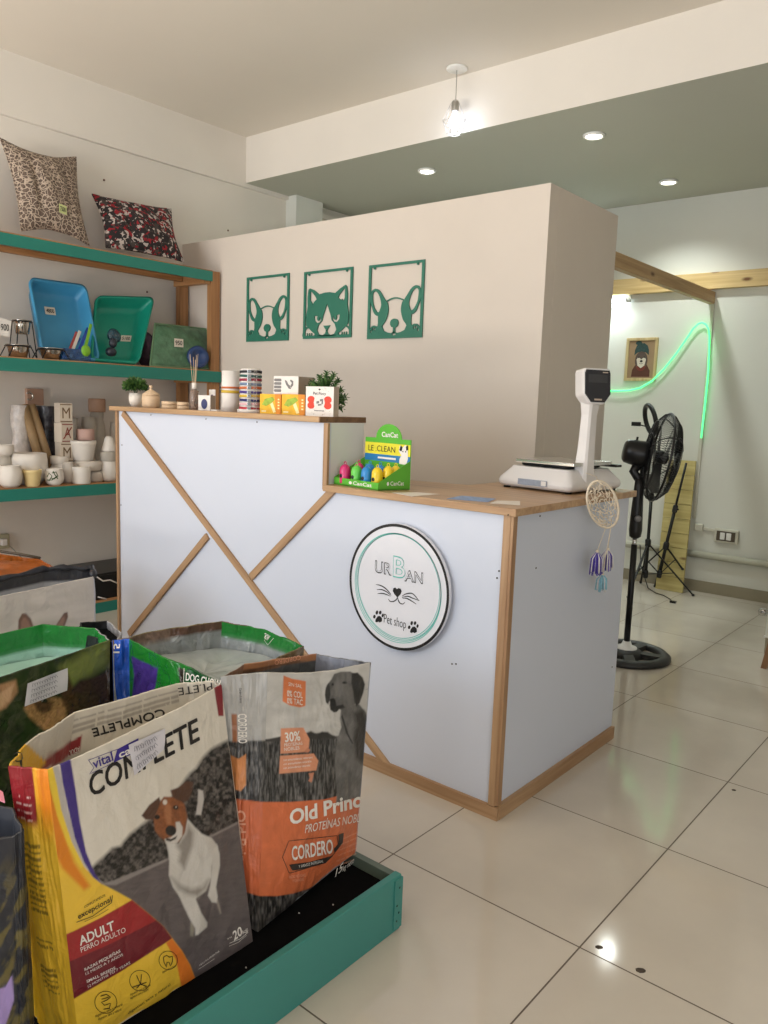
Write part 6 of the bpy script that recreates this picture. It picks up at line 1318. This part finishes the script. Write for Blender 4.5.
# ---- second: grey bag with the pointer and orange band
def c5(x, y): return (220+x*.20833, 650+y*.20833)
def c6(x, y): return (220+x*.20833, 780+y*.20833)
def field(X, Y, cv):
    n = fbm(X/1.1, Y/7, 6, 3); n2 = fbm(X/5, Y/6, 2, 2); tex = np.clip((n-.32)*3.4, .15, 2.1)*(.55+.9*n2); return tex
def paint_ptr(X, Y, S, T):
    cv = Canvas(X, Y, (194, 191, 186)); cv.c *= (.80+.40*fbm(X/22, Y/9, 4, 3))[..., None]
    cv.poly([(200, 742), (240, 741), (270, 739.6), (285, 736), (300, 737), (318, 733), (335, 736), (380, 735), (380, 830), (200, 830)], (90, 88, 86), 1, field(X, Y, cv))
    cv.poly([(240, 741), (268, 739), (283, 736), (285, 741), (240, 742.5)], (56, 54, 52), .8); cv.poly([(303, 738), (306, 733), (311, 731), (317, 734), (322, 731.5), (328, 732), (332, 735), (336, 737), (336, 738.5), (303, 739.5)], (52, 50, 48), 1)
    lo = [(225, 797), (262, 802), (290, 802), (324, 799.5), (350, 793), (375, 784), (375, 842), (357.5, 853), (340, 868), (324, 880), (308, 889), (293, 893.5), (277, 896), (259.6, 896), (225, 890)]
    cv.poly([(225, 880), (380, 840), (380, 960), (225, 960)], (84, 80, 76), .8, field(X, Y, cv))
    n3 = fbm(X/6, Y/9, 12, 3); cv.poly(lo, (208, 110, 68), .5, .86+.28*n3)
    body = (106, 104, 102); dk_ = (38, 37, 37); tx = .45+1.1*fbm(X/5, Y/9, 9, 3)
    cv.poly([c5(*p) for p in ((580, 290), (575, 330), (582, 370), (560, 440), (552, 520), (556, 600), (562, 690), (556, 735), (735, 690), (725, 560), (722, 380), (700, 300), (670, 262), (640, 262))], body, .8, tx)
    cv.poly([c5(*p) for p in ((640, 300), (655, 360), (640, 430), (650, 520), (700, 560), (722, 480), (716, 360), (690, 290))], (50, 48, 47), 2.5, tx)
    cv.poly([c5(*p) for p in ((587, 310), (600, 350), (615, 400), (640, 450), (634, 450), (606, 400), (590, 350), (582, 320))], (38, 38, 38), .6)
    cv.poly([c5(*p) for p in ((505, 200), (512, 170), (535, 140), (548, 115), (580, 104), (625, 103), (655, 118), (668, 170), (662, 230), (648, 262), (590, 290), (583, 292), (572, 282), (560, 296), (548, 298), (532, 288), (525, 268), (528, 245), (512, 255))], (100, 98, 96), .7, tx)
    cv.poly([c5(*p) for p in ((632, 112), (660, 108), (685, 132), (696, 165), (688, 205), (670, 255), (655, 272), (645, 250), (640, 200), (630, 160))], (46, 45, 44), .7, tx)
    cv.poly([c5(*p) for p in ((508, 182), (520, 160), (528, 180), (530, 215), (520, 262), (508, 250), (503, 215))], (50, 48, 47), .6)
    cv.poly([c5(*p) for p in ((528, 236), (546, 232), (556, 250), (560, 268), (590, 262), (600, 276), (572, 284), (560, 297), (546, 299), (530, 286))], dk_, .7); cv.ell(*c5(541, 243), 2.6, 2.2, (24, 24, 24)); cv.ell(*c5(598, 157), 2.2, 1.2, (22, 22, 22)); cv.ell(*c5(541, 165), 1.2, 1.3, (22, 22, 22)); cv.poly([c5(*p) for p in ((560, 150), (575, 160), (568, 220), (552, 226), (548, 180))], (120, 117, 114), 1.5)
    tagc = (214, 146, 112); tx2 = .92+.16*fbm(X/7, Y/7, 3, 2)
    cv.poly([c5(*p) for p in ((305, 122), (345, 138), (412, 150), (410, 268), (384, 276), (335, 266), (300, 246))], (214, 122, 76), .5, tx2)
    cv.poly([c5(*p) for p in ((292, 376), (400, 372), (430, 428), (426, 470), (404, 490), (290, 498))], tagc, .5, tx2); cv.poly([c5(*p) for p in ((288, 508), (450, 497), (472, 532), (462, 578), (284, 594))], tagc, .5, tx2); cv.poly([c5(*p) for p in ((420, 468), (434, 480), (424, 492), (402, 490))], (196, 128, 98), .4); cv.poly([c5(*p) for p in ((425, 592), (452, 588), (440, 636), (424, 628), (432, 612))], (190, 126, 98), .5)
    return cv.c
OB = [(-1.240, 1.100, ZPF), (-1.264, 1.458, .152), (-1.36, 1.435, ZPF+.01), (-1.43, 1.415, ZPF), (-1.435, 1.125, ZPF), (-1.375, 1.105, ZPF)]
OB[5] = (-1.345, 1.088, ZPF); OB[4] = (-1.44, 1.095, ZPF)
OR = [pz(.70, 268, 673), pz(.650, 371.3, 663), pz(.66, 345, 659), pz(.665, 316, 654), pz(.705, 243, 664.5), pz(.70, 220.5, 677)]
bagP = Bag('feed_bag', 'grey and orange feed bag with a pointer dog, right on the platform', OB, OR, inside_g, seed=11, dips={0: -.012}, bulges={0: .028, 5: .012, 1: .004, 3: .0}, amp=.005)
def art_ptr(q):
    f = bagP.px(0); w = white_d; k = mat('print_char', (58, 50, 46), .45)
    q.text('Old Prince', (289.5, 824.5), (369.2, 803.5), (289, 810.5), f, w, .0016, .03)
    q.text('PROTEÍNAS NOBLES', (304.4, 833), (365.5, 820), (305.6, 824.5), f, w, .0016)
    q.text('CORDERO', (291.5, 860), (332.6, 852.5), (291, 846.5), f, w, .0018, .02)
    q.stroke([c6(*p) for p in ((298, 370), (328, 292), (560, 266), (566, 310), (548, 352), (495, 398), (338, 445), (330, 445))], .6, f, k, .0014, closed=True)
    q.flat([c6(*p) for p in ((330, 406), (430, 392), (542, 362), (505, 398), (420, 422), (346, 434))], f, .0014, k); q.text('Y ARROZ INTEGRAL', c6(376, 421), c6(494, 393), c6(374, 408), f, w, .002)
    q.flat([c6(*p) for p in ((568, 262), (592, 252), (588, 300), (548, 352), (545, 330), (566, 305))], f, .0014, k)
    q.text('RAZAS MEDIANAS', c6(330, 472), c6(408, 462), c6(329, 458), f, mat('print_peach', (232, 170, 140), .5), .0016); q.text('Y GRANDES', c6(346, 490), c6(400, 482), c6(345, 476), f, mat('print_peach', (0, 0, 0)), .0016)
    for i in range(6):
        a, b = (580+6*i, 340-44*0+i*0), (0, 0); y0_ = 262+i*27; q.text('nutricion natural sana', c6(590-i*8, y0_+22), c6(676-i*5, y0_-16), c6(589-i*8, y0_+12), f, mat('print_peach', (0, 0, 0)), .0016)
    q.text('15', (334.6, 877), (341.5, 870), (336.4, 868.5), f, w, .0016, .01); q.text('kg netos', (342, 871.5), (355, 861), (343, 865.5), f, w, .0016)
    q.text('30%', (284.6, 741.8), (300, 740), (284, 732.6), f, w, .0018, .02); q.text('PROTEÍNAS', (283.8, 746.5), (302, 744.5), (283.6, 743.4), f, w, .0018); q.text('NOBLES', (283.8, 751), (299, 749), (283.6, 747.7), f, w, .0018)
    for i in range(3): q.text('con antioxidantes naturales', (283, 761+i*4), (312-i, 758+i*4), (282.9, 758.6+i*4), f, w, .0018)
    q.text('0% COL', (286.5, 696), (302, 698), (286.6, 690), f, w, .0018, .01); q.text('0% TAC', (286.5, 703), (302, 705), (286.6, 697.5), f, w, .0018, .01); q.text('SIN SAL', (288, 685.5), (301.5, 688), (288, 682), f, w, .0018)
bagP.panel(0, 210, 330, paint_ptr, 'front_panel', 'grey photo print of a pointer dog over an orange band', art_ptr)
def paint_gus(X, Y, S, T):
    cv = Canvas(X, Y, (170, 168, 164)); cv.c *= (.86+.3*fbm(X/14, Y/9, 14, 3))[..., None]
    cv.poly([(200, 742), (280, 740), (280, 840), (200, 840)], (92, 90, 88), 1, field(X, Y, cv)); cv.poly([(200, 870), (290, 880), (290, 980), (200, 980)], (78, 75, 72), 1, field(X, Y, cv))
    cv.poly([(205, 795), (228, 798), (262, 802), (285, 803), (285, 897), (259.6, 896), (238, 890), (205, 884)], (204, 106, 66), .6, .84+.3*fbm(X/6, Y/9, 12, 3))
    cv.poly([(231.5, 714), (236.8, 714), (237.5, 742), (232.5, 742)], (150, 96, 62), .5); cv.poly([(230.5, 746), (246, 746), (246, 742), (238.5, 752), (230.5, 742)], (44, 42, 42), .5)
    cv.poly([(230.5, 755), (238.5, 759), (246, 754), (246, 785), (241, 791), (232, 789)], (210, 138, 84), .6); return cv.c
def art_gus(q):
    f = bagP.px(5); q.text('CORDERO', (238.2, 713.5), (238.6, 743), (246.8, 713.5), f, white_d, .0016, .02); q.text('Old Prince', (236, 810), (237.5, 876), (245.5, 810), f, mat('print_peach', (0, 0, 0)), .0016, .02); q.text('Cordero & Arroz', (239.5, 688), (240, 703), (242, 688), f, black_d, .0016)
bagP.panel(5, 80, 200, paint_gus, 'side_gusset', 'side with lettering running downwards', art_gus)
gcol = lambda X, Y, S, T: Canvas(X, Y, (120, 122, 126)).c*(.7+.6*fbm(S*6, T*9, 3))[..., None]
bagP.panel(1, 24, 40, gcol, 'side_gusset', inpaint=lambda X, Y, S, T: (lambda cv: (cv.poly([(352, 654), (374, 660), (374, 666), (352, 660)], (40, 40, 42), .5), cv.c)[1])(Canvas(X, Y, (150, 154, 166))))
bagP.panel(2, 30, 40, gcol, 'side_gusset', inpaint=lambda X, Y, S, T: Canvas(X, Y, (146, 150, 164)).c*(.75+.5*fbm(S*5, T*14, 5))[..., None])
def paint_foldP(X, Y, S, T): cv = Canvas(X, Y, (92, 92, 92)); cv.c *= (.6+.8*fbm(X/6, Y/5, 5, 3))[..., None]; cv.poly([(236, 660), (320, 640), (320, 660), (300, 662), (246, 674), (238, 673)], (186, 128, 88), .6); cv.poly([(236, 672), (300, 660), (300, 662), (240, 675)], (120, 84, 60), .5); return cv.c
def art_fold(q):
    f0_ = bagP.px(3, True); inn = lambda a, b, off=0: f0_(a, b, -bagP.thick-off); q.text('CORDERO', (300, 655), (274, 660.5), (300.5, 659.5), inn, mat('print_peach', (0, 0, 0)), .0015, .01)
bagP.panel(3, 90, 120, lambda X, Y, S, T: Canvas(X, Y, (176, 120, 84)).c, 'back_panel', None, art_fold, inpaint=paint_foldP)
bagP.panel(4, 30, 60, lambda X, Y, S, T: Canvas(X, Y, (160, 156, 150)).c, 'side_gusset', inpaint=lambda X, Y, S, T: Canvas(X, Y, (150, 110, 84)).c)
bagP.bottom(inside_g); bagP.fill(.585, inside_g, 'liner')

# ---- left, behind: green bag with a Yorkshire terrier
def c9(x, y): return (x*.16927, 600+y*.16927)
aqua = mat('clear_liner_aqua', (176, 212, 200), .25, var=.08, scale=12, bump=.35, bscale=12)
GR = [pz(.66, -70, 702), pz(.675, 110, 640.5), pz(.68, 96, 628.5), pz(.69, 42, 624.5), pz(.68, -50, 646)]
gcen = sum(GR)/5
GB = [np.array([gcen[0]+(p[0]-gcen[0])*.96, gcen[1]+(p[1]-gcen[1])*.96, ZPF]) for p in GR]
bagG = Bag('feed_bag', 'glossy green feed bag with long-haired brown terrier, left behind the yellow bag', GB, GR, aqua, seed=21, bulges={0: .03, 1: .004}, amp=.004, pmat=film_g, dips={0: .0})
def paint_york(X, Y, S, T):
    n = fbm(X/9, Y/9, 4, 3); cv = Canvas(X, Y, (50, 58, 32)); cv.c *= (.45+1.1*n)[..., None]
    cv.poly([(60, 668), (84, 652), (110, 641), (108, 665), (86, 678), (70, 690)], (128, 136, 70), 5)
    cv.poly([(-20, 690), (16, 680), (18, 692), (6, 708), (-10, 716)], (168, 128, 92), 1.5, .8+.4*n); cv.poly([(-10, 700), (14, 684), (10, 700), (-4, 712)], (196, 158, 122), 1)
    hair = .45+1.1*fbm(X/2.2+Y/9, Y/1.3, 7, 3)
    cv.poly([(70, 690), (80, 680), (94, 678), (112, 668), (114, 740), (70, 760), (56, 740), (44, 730), (62, 700)], (72, 52, 38), 2, hair)
    cv.poly([(24, 708), (32, 700), (44, 697), (60, 698), (66, 706), (66, 716), (60, 724), (52, 732), (42, 728), (30, 718)], (176, 132, 88), 2, hair)
    cv.poly([(62, 668), (68, 674), (74, 690), (78, 704), (70, 716), (64, 704), (60, 690)], (84, 56, 38), 2, hair); cv.poly([(34, 702), (44, 699), (54, 702), (50, 712), (42, 714), (36, 710)], (92, 62, 44), 2, hair)
    cv.ell(44, 700.5, 3.4, 2.6, (26, 22, 22)); cv.ell(42.5, 701, .7, .5, (190, 180, 180), .4); return cv.c
bagG.panel(0, 190, 150, paint_york, 'front_panel', 'photo print of a brown long-haired terrier on dark green')
grn = lambda X, Y, S, T: Canvas(X, Y, (30, 116, 44)).c*(.8+.4*fbm(S*5, T*12, 3))[..., None]
def cuffG(X, Y, S, T): cv = Canvas(X, Y, (32, 120, 48)); cv.c *= (.85+.35*fbm(X/10, Y/7, 3))[..., None]; cv.mix(np.clip((.90-T)*60, 0, 1), lin((170, 208, 196))); return cv.c
bagG.panel(1, 30, 60, lambda X, Y, S, T: (lambda cv: cv.c*(.4+1.2*fbm(X/2, Y/1.6, 3))[..., None])(Canvas(X, Y, (150, 148, 150))), 'side_gusset', 'grey printed side', inpaint=cuffG)
bagG.panel(2, 60, 60, grn, 'back_panel', inpaint=cuffG); bagG.panel(3, 80, 60, grn, 'back_panel', inpaint=cuffG); bagG.panel(4, 40, 40, grn, 'side_gusset', inpaint=cuffG)
bagG.bottom(aqua); bagG.fill(.60, aqua, 'liner', 'pale aqua clear plastic liner', .018)
note(bagG, 0, [(23, 706), (65.5, 690), (66, 667.5), (26, 683)], .006, lines=4)

# ---- middle, behind: green, blue and purple bag
DR_ = [pz(.675, 112, 641), pz(.68, 128.5, 639.5), pz(.66, 222, 684), pz(.67, 304, 646.5), pz(.685, 266, 630), pz(.69, 222, 621.5), pz(.685, 170, 628.5)]
dcen = sum(DR_)/7; DB = [np.array([dcen[0]+(p[0]-dcen[0])*.97, dcen[1]+(p[1]-dcen[1])*.97, ZPF]) for p in DR_]
bagD = Bag('feed_bag', 'green, blue and purple feed bag in the second row of the platform', DB, DR_, inside_g, seed=31, bulges={0: .002, 1: .0, 2: -.004}, amp=.006, pmat=film_g)
def paint_dch(X, Y, S, T):
    cv = Canvas(X, Y, (28, 112, 38)); cv.c *= (.8+.4*fbm(X/8, Y/10, 3))[..., None]; tx = .55+.95*fbm(X/5+Y/12, Y/9, 6, 3)
    cv.poly([(100, 600), (129, 600), (129.5, 720), (100, 720)], (34, 84, 178), .6, tx*1.1); cv.poly([(131, 656), (143, 662), (158, 668), (156, 684), (150, 705), (131, 705), (134, 675)], (62, 44, 116), .7, tx)
    cv.poly([(182, 671), (190, 668), (232, 676), (232, 700), (184, 696)], (24, 78, 40), .6); cv.poly([(178, 668), (184, 668), (183, 684), (180, 684)], (40, 32, 26), .5); return cv.c
def art_dch(q):
    f = bagD.px(1); q.text('DOG CHOW', (186, 680), (221, 688), (186.5, 672.5), f, white_d, .0014, .02); q.stroke([(184.5, 668), (184, 682), (222, 691)], .5, f, white_d, .0013); q.text('15', (118, 655), (119, 643), (123.5, 655), f, white_d, .0014) if False else None
bagD.panel(0, 24, 60, lambda X, Y, S, T: Canvas(X, Y, (30, 78, 176)).c*(.5+1.1*fbm(X/4+Y/14, Y/10, 6, 3))[..., None], 'side_gusset', 'blue side strip', lambda q: q.text('15', (113.5, 653), (114, 643.5), (119.5, 653), bagD.px(0), white_d, .0014, .02))
bagD.panel(1, 120, 90, paint_dch, 'front_panel', 'purple badge and green film', art_dch, inpaint=lambda X, Y, S, T: Canvas(X, Y, (150, 160, 158)).c)
grd2 = lambda X, Y, S, T: (lambda cv: (cv.poly([(220, 600), (310, 600), (310, 652), (262, 652), (250, 628)], (30, 116, 44), .7), cv.c)[1])(Canvas(X, Y, (94, 76, 58)))
def kib(X, Y, S, T): n = fbm(X/2.2, Y/1.8, 6, 3); cv = Canvas(X, Y, (112, 98, 66)); cv.c *= (.25+1.5*n)[..., None]; return cv.c
bagD.panel(2, 90, 60, kib, 'front_panel', 'kibble photo print')
cu2 = lambda X, Y, S, T: (lambda cv: (cv.mix(np.clip((.935-T)*60, 0, 1), lin((146, 150, 150))), cv.c)[1])(Canvas(X, Y, (30, 118, 46)))
cu3 = lambda X, Y, S, T: (lambda cv: (cv.mix(np.clip((.965-T)*60, 0, 1), lin((146, 150, 150))), cv.c)[1])((lambda c_: c_)(Canvas(X, Y, (92, 66, 52))))
cu4 = lambda X, Y, S, T: (lambda cv: (setattr(cv, 'c', cv.c*(.3+1.4*fbm(X/2.4, Y/2, 6, 3))[..., None]), cv.mix(np.clip((.955-T)*60, 0, 1), lin((146, 150, 150))), cv.c)[2])(Canvas(X, Y, (120, 98, 84)))
def art_dback(kk):
    def g(q):
        f0_ = bagD.px(kk, True); inn = lambda a, b, off=0: f0_(a, b, -bagD.thick-off)
        q.text('DOG CHOW', (258, 634.5), (268, 640.5), (261, 630), inn, white_d, .0015, .02); q.stroke([(252, 627), (249, 633), (268, 645), (274, 638)], .4, inn, white_d, .0014)
    return g
bagD.panel(3, 60, 60, grd2, 'back_panel', None, art_dback(3), inpaint=cu2); bagD.panel(4, 60, 60, grd2, 'back_panel', inpaint=cu2); bagD.panel(5, 60, 60, kib, 'back_panel', inpaint=cu3); bagD.panel(6, 60, 60, kib, 'back_panel', inpaint=cu4)
cl = mat('clear_liner_grey', (158, 164, 162), .2, var=.14, scale=12, bump=.45, bscale=12)
bagD.bottom(inside_g); bagD.fill(.615, cl, 'liner', 'crumpled clear plastic liner', .02)

# ---- corner of a black and grey bag between the green ones
HR = [pz(.66, 78, 634), pz(.66, 117, 643), pz(.67, 122, 633), pz(.675, 108, 621), pz(.675, 80, 623)]
hcn = sum(HR)/5; HB = [np.array([hcn[0]+(p[0]-hcn[0])*.9, hcn[1]+(p[1]-hcn[1])*.9, ZPF]) for p in HR]
bagH = Bag('feed_bag', 'black and grey patterned feed bag corner squeezed behind the green terrier bag', HB, HR, inside_g, seed=71, amp=.004)
ph = lambda X, Y, S, T: Canvas(X, Y, (150, 148, 150)).c*(.2+1.5*fbm(X/1.8, Y/1.8, 5, 3))[..., None]
pk_ = lambda X, Y, S, T: Canvas(X, Y, (22, 22, 24)).c
for k in range(5): bagH.panel(k, 40, 40, ph if k in (1, 2) else pk_, 'side_panel', inpaint=ph if k in (1, 2) else pk_)
bagH.bottom(inside_g); bagH.fill(.655, blackf, 'bag_contents')

# ---- far left foreground: dark bag cut by the frame
KR = [pz(.60, -70, 848), pz(.61, 12, 838), pz(.62, 24, 830), pz(.635, 14, 808), pz(.63, -70, 792)]
kc = sum(KR)/5; KB = [np.array([min(-1.165, kc[0]+(p[0]-kc[0])*1.02), kc[1]+(p[1]-kc[1])*1.02, ZPF]) for p in KR]
bagK = Bag('feed_bag', 'dark charcoal feed bag with purple tag at lower left frame edge', KB, KR, mat('bag_inside_dark', (50, 52, 60), .6, var=.2, scale=16), seed=41, bulges={1: .008, 0: .01}, amp=.003)
def paint_dark(X, Y, S, T):
    n = fbm(X/9+Y/30, Y/22, 4, 4); cv = Canvas(X, Y, (28, 29, 36)); cv.c *= (.4+1.0*n)[..., None]; m = np.clip((fbm(X/7+Y/16, Y/18, 9, 3)-.52)*8, 0, 1)*np.clip((Y-850)/60, 0, 1); cv.mix(m*.6, lin((112, 98, 40))); cv.poly([(-5, 990), (6, 986), (12, 975), (14, 1000), (4, 1030), (-5, 1030)], (150, 128, 178), .6); return cv.c
bagK.panel(1, 60, 200, paint_dark, 'side_panel'); bagK.panel(0, 60, 120, paint_dark, 'front_panel'); bagK.panel(2, 60, 160, paint_dark, 'side_gusset'); bagK.panel(3, 30, 40, paint_dark, 'back_panel'); bagK.panel(4, 30, 40, paint_dark, 'back_panel')
bagK.bottom(inside_g); bagK.fill(.55, MATS['bag_inside_dark'])
pkk = [on(2, .645, -6, 786), on(2, .645, 3, 792), on(2, .645, 5, 802), on(2, .645, -6, 798)]; q = MB(); q.add([p for p in pkk]+[p-np.array([0, 0, .002]) for p in pkk], [(0, 1, 2, 3), (7, 6, 5, 4), (0, 4, 5, 1), (1, 5, 6, 2), (2, 6, 7, 3), (3, 7, 4, 0)], mat('pink_peg', (206, 130, 150), .5)); q.build('pink_clip', bagK.t, fix=False)
note(bagK, 2, [(-4, 838), (5, 831), (4, 812), (-6, 808)], .006, lines=2)

# ---- second stand behind, on the floor: cat bag and orange bag
CR = [pz(.615, -45, 606), pz(.615, 93.5, 577), pz(.625, 90, 570), pz(.63, 50, 572), pz(.625, -40, 594)]
cc_ = sum(CR)/5; CB = [np.array([cc_[0]+(p[0]-cc_[0])*1.0, cc_[1]+(p[1]-cc_[1])*1.0, .002]) for p in CR]
CB[2] = np.array([CB[2][0]-.06, CB[2][1]+.02, .002]); CB[3] = np.array([CB[3][0]-.12, CB[3][1], .002]); CB[4] = np.array([CB[4][0]-.10, CB[4][1], .002])
CR[2] = CR[2]+np.array([-.02, .02, .0]); CR[3] = CR[3]+np.array([-.05, 0, 0]); CR[4] = CR[4]+np.array([-.06, 0, 0])
bagC = Bag('feed_bag', 'white feed bag with cat ears print and rolled black rim, further back', CB, CR, inside_m, seed=51, bulges={0: .03}, amp=.006)
def paint_cat(X, Y, S, T):
    cv = Canvas(X, Y, (206, 198, 190)); n = fbm(X/40, (Y+X*.12)/9, 4, 3); cv.c *= (.80+.36*n)[..., None]
    for e in (((18, 632), (18.5, 620), (22, 613.5), (26, 613.5), (31, 619), (34, 628), (34, 640), (18, 640)), ((52, 632), (58, 622), (64, 613), (67.5, 612), (68, 617), (64, 628), (56, 640), (48, 640))):
        cv.poly(e, (110, 82, 68), .7); c_ = (sum(p[0] for p in e)/8, sum(p[1] for p in e)/8); cv.poly([((p[0]-c_[0])*.62+c_[0], (p[1]-c_[1])*.66+c_[1]) for p in e], (150, 116, 100), 1)
    cv.poly([(26, 640), (34, 629), (50, 629), (60, 640), (64, 700), (20, 700)], (128, 100, 82), 1.5); return cv.c
bagC.panel(0, 160, 120, paint_cat, 'front_panel', 'white print with the ears of a brown cat')
wg = lambda X, Y, S, T: Canvas(X, Y, (188, 186, 190)).c; dkc = lambda X, Y, S, T: Canvas(X, Y, (44, 46, 54)).c*(.7+.6*fbm(S*6, T*30, 3))[..., None]
cuC = lambda X, Y, S, T: (lambda cv: (cv.mix(np.clip((.93-T)*60, 0, 1), lin((170, 174, 184))), cv.c)[1])(Canvas(X, Y, (44, 46, 54)))
bagC.panel(1, 20, 30, wg, 'side_gusset', inpaint=cuC); bagC.panel(2, 30, 60, dkc, 'back_panel', inpaint=cuC); bagC.panel(3, 60, 60, dkc, 'back_panel', inpaint=cuC); bagC.panel(4, 20, 30, wg, 'side_gusset', inpaint=cuC)
bagC.bottom(inside_m); bagC.fill(.56, inside_m)
q = MB(); ro = [np.array(p)+(0, 0, .004) for p in (CR[1], CR[2], (CR[2]+CR[3])/2, CR[3], (CR[3]+CR[4])/2, CR[4])]
sm = []
for i in range(len(ro)-1):
    for k in range(5): t_ = k/5; sm.append(ro[i]*(1-t_)+ro[i+1]*t_+np.array([0, 0, .004*math.sin(i*3+k)]))
q.tube(sm, [.011+.004*math.sin(i*1.3) for i in range(len(sm))], mat('black_film', (34, 35, 42), .35, var=.2, bump=.4, bscale=30), 10); q.build('rolled_rim', bagC.t)
ORr = [pz(.60, -40, 590), pz(.60, 70, 570), pz(.625, 52, 561), pz(.635, 10, 555.5), pz(.62, -40, 562)]
oc = sum(ORr)/5
ORr = [p+np.array([-.06, -.02, 0]) for p in ORr]; OBb = [np.array([p[0]-.02, p[1], .002]) for p in ORr]
bagO = Bag('feed_bag', 'orange feed bag standing behind the white cat bag', OBb, ORr, mat('bag_inside_orange', (168, 96, 44), .5, var=.1), seed=61, bulges={0: .02}, amp=.008, pmat=film_g)
po = lambda X, Y, S, T: Canvas(X, Y, (150, 80, 30)).c*(.55+.8*fbm(S*6, T*26, 3))[..., None]
def art_o(q):
    pass
for k in range(5): bagO.panel(k, 60, 60, po, 'front_panel' if k == 0 else 'back_panel', None, None, inpaint=po)
bagO.bottom(inside_m)
q = MB(); fz = ORr; n = 10
top_ = []
for j in range(n+1):
    row = []
    for i in range(n+1):
        s, u = i/n, j/n; a = fz[0]*(1-s)+fz[1]*s; b_ = fz[4]*(1-s)+fz[2]*s*.5+fz[3]*s*.5 if False else fz[4]*(1-s)+fz[2]*s; p = a*(1-u)+b_*u; p = p+np.array([0, 0, .012*math.sin(PI*u)*math.sin(PI*s)+.004*math.sin(i*2+j*1.5)-.004]); row.append(p)
    top_.append(row)
q.grid(np.array(top_), mat('orange_film', (158, 84, 30), .28, var=.2, scale=20, bump=.5, bscale=24)); q.text('EUKANUBA', (1, 577), (45, 571), (0, 573), lambda a, b_, o=0: on(2, .618, a, b_), mat('print_peach', (0, 0, 0)), .002) if False else None
q.build('folded_top', bagO.t, fix=False)
q = MB(); q.tube([ORr[4]+(0, 0, .012), ORr[3]+(0, 0, .012), (ORr[3]+ORr[2])/2+(0, 0, .012), ORr[2]+(0, 0, .006)], .006, mat('seam_dark', (70, 56, 40), .5), 8); q.build('seam', bagO.t)
# green handled crate corner behind the dark bag
gcr = mat('crate_green', (30, 120, 60), .45); a = on(2, .50, 2, 765)

# ================================================================== DAYLIGHT
W = bpy.data.worlds.new('world'); bpy.context.scene.world = W; W.use_nodes = True
bgN = W.node_tree.nodes['Background']; bgN.inputs[0].default_value = (.80, .90, 1, 1); bgN.inputs[1].default_value = .35
def area(name, loc, target, sx, sy, e, col, spread=180):
    l = bpy.data.lights.new(name, 'AREA'); l.shape = 'RECTANGLE'; l.size = sx; l.size_y = sy; l.energy = e; l.color = col; l.spread = math.radians(spread)
    o = bpy.data.objects.new(name, l); C.objects.link(o); o.location = loc; d = Vector(target)-Vector(loc); o.rotation_euler = d.to_track_quat('-Z', 'Y').to_euler(); return o
# sky light through the open shop front (behind the camera) and light thrown up from the sunlit pavement
area('sky_window', (-2.9, YF+.02, 1.95), (-2.4, 3, .9), 2.6, 1.5, SKY_E, (.80, .90, 1.0))
area('pavement_bounce', (-2.2, YF-.75, .05), (-2.6, YF+.9, 3.0), 4.0, 1.0, BOUNCE_E, (1.0, .925, .83), 130)
area('side_fill', (XR-.02, -1.25, 1.2), (-1.6, .6, .6), 1.8, 2.2, SIDE_E, (.96, .97, 1.0))  # unseen fill lamp, added to brighten the bag fronts from the right

sc_ = bpy.context.scene; sc_.view_settings.view_transform = 'Standard'; sc_.view_settings.look = 'None'; sc_.view_settings.gamma = 1
sc_.view_settings.use_curve_mapping = False; sc_.view_settings.exposure = EXPO
for o in bpy.data.objects:
    if '_o' in o: del o['_o']
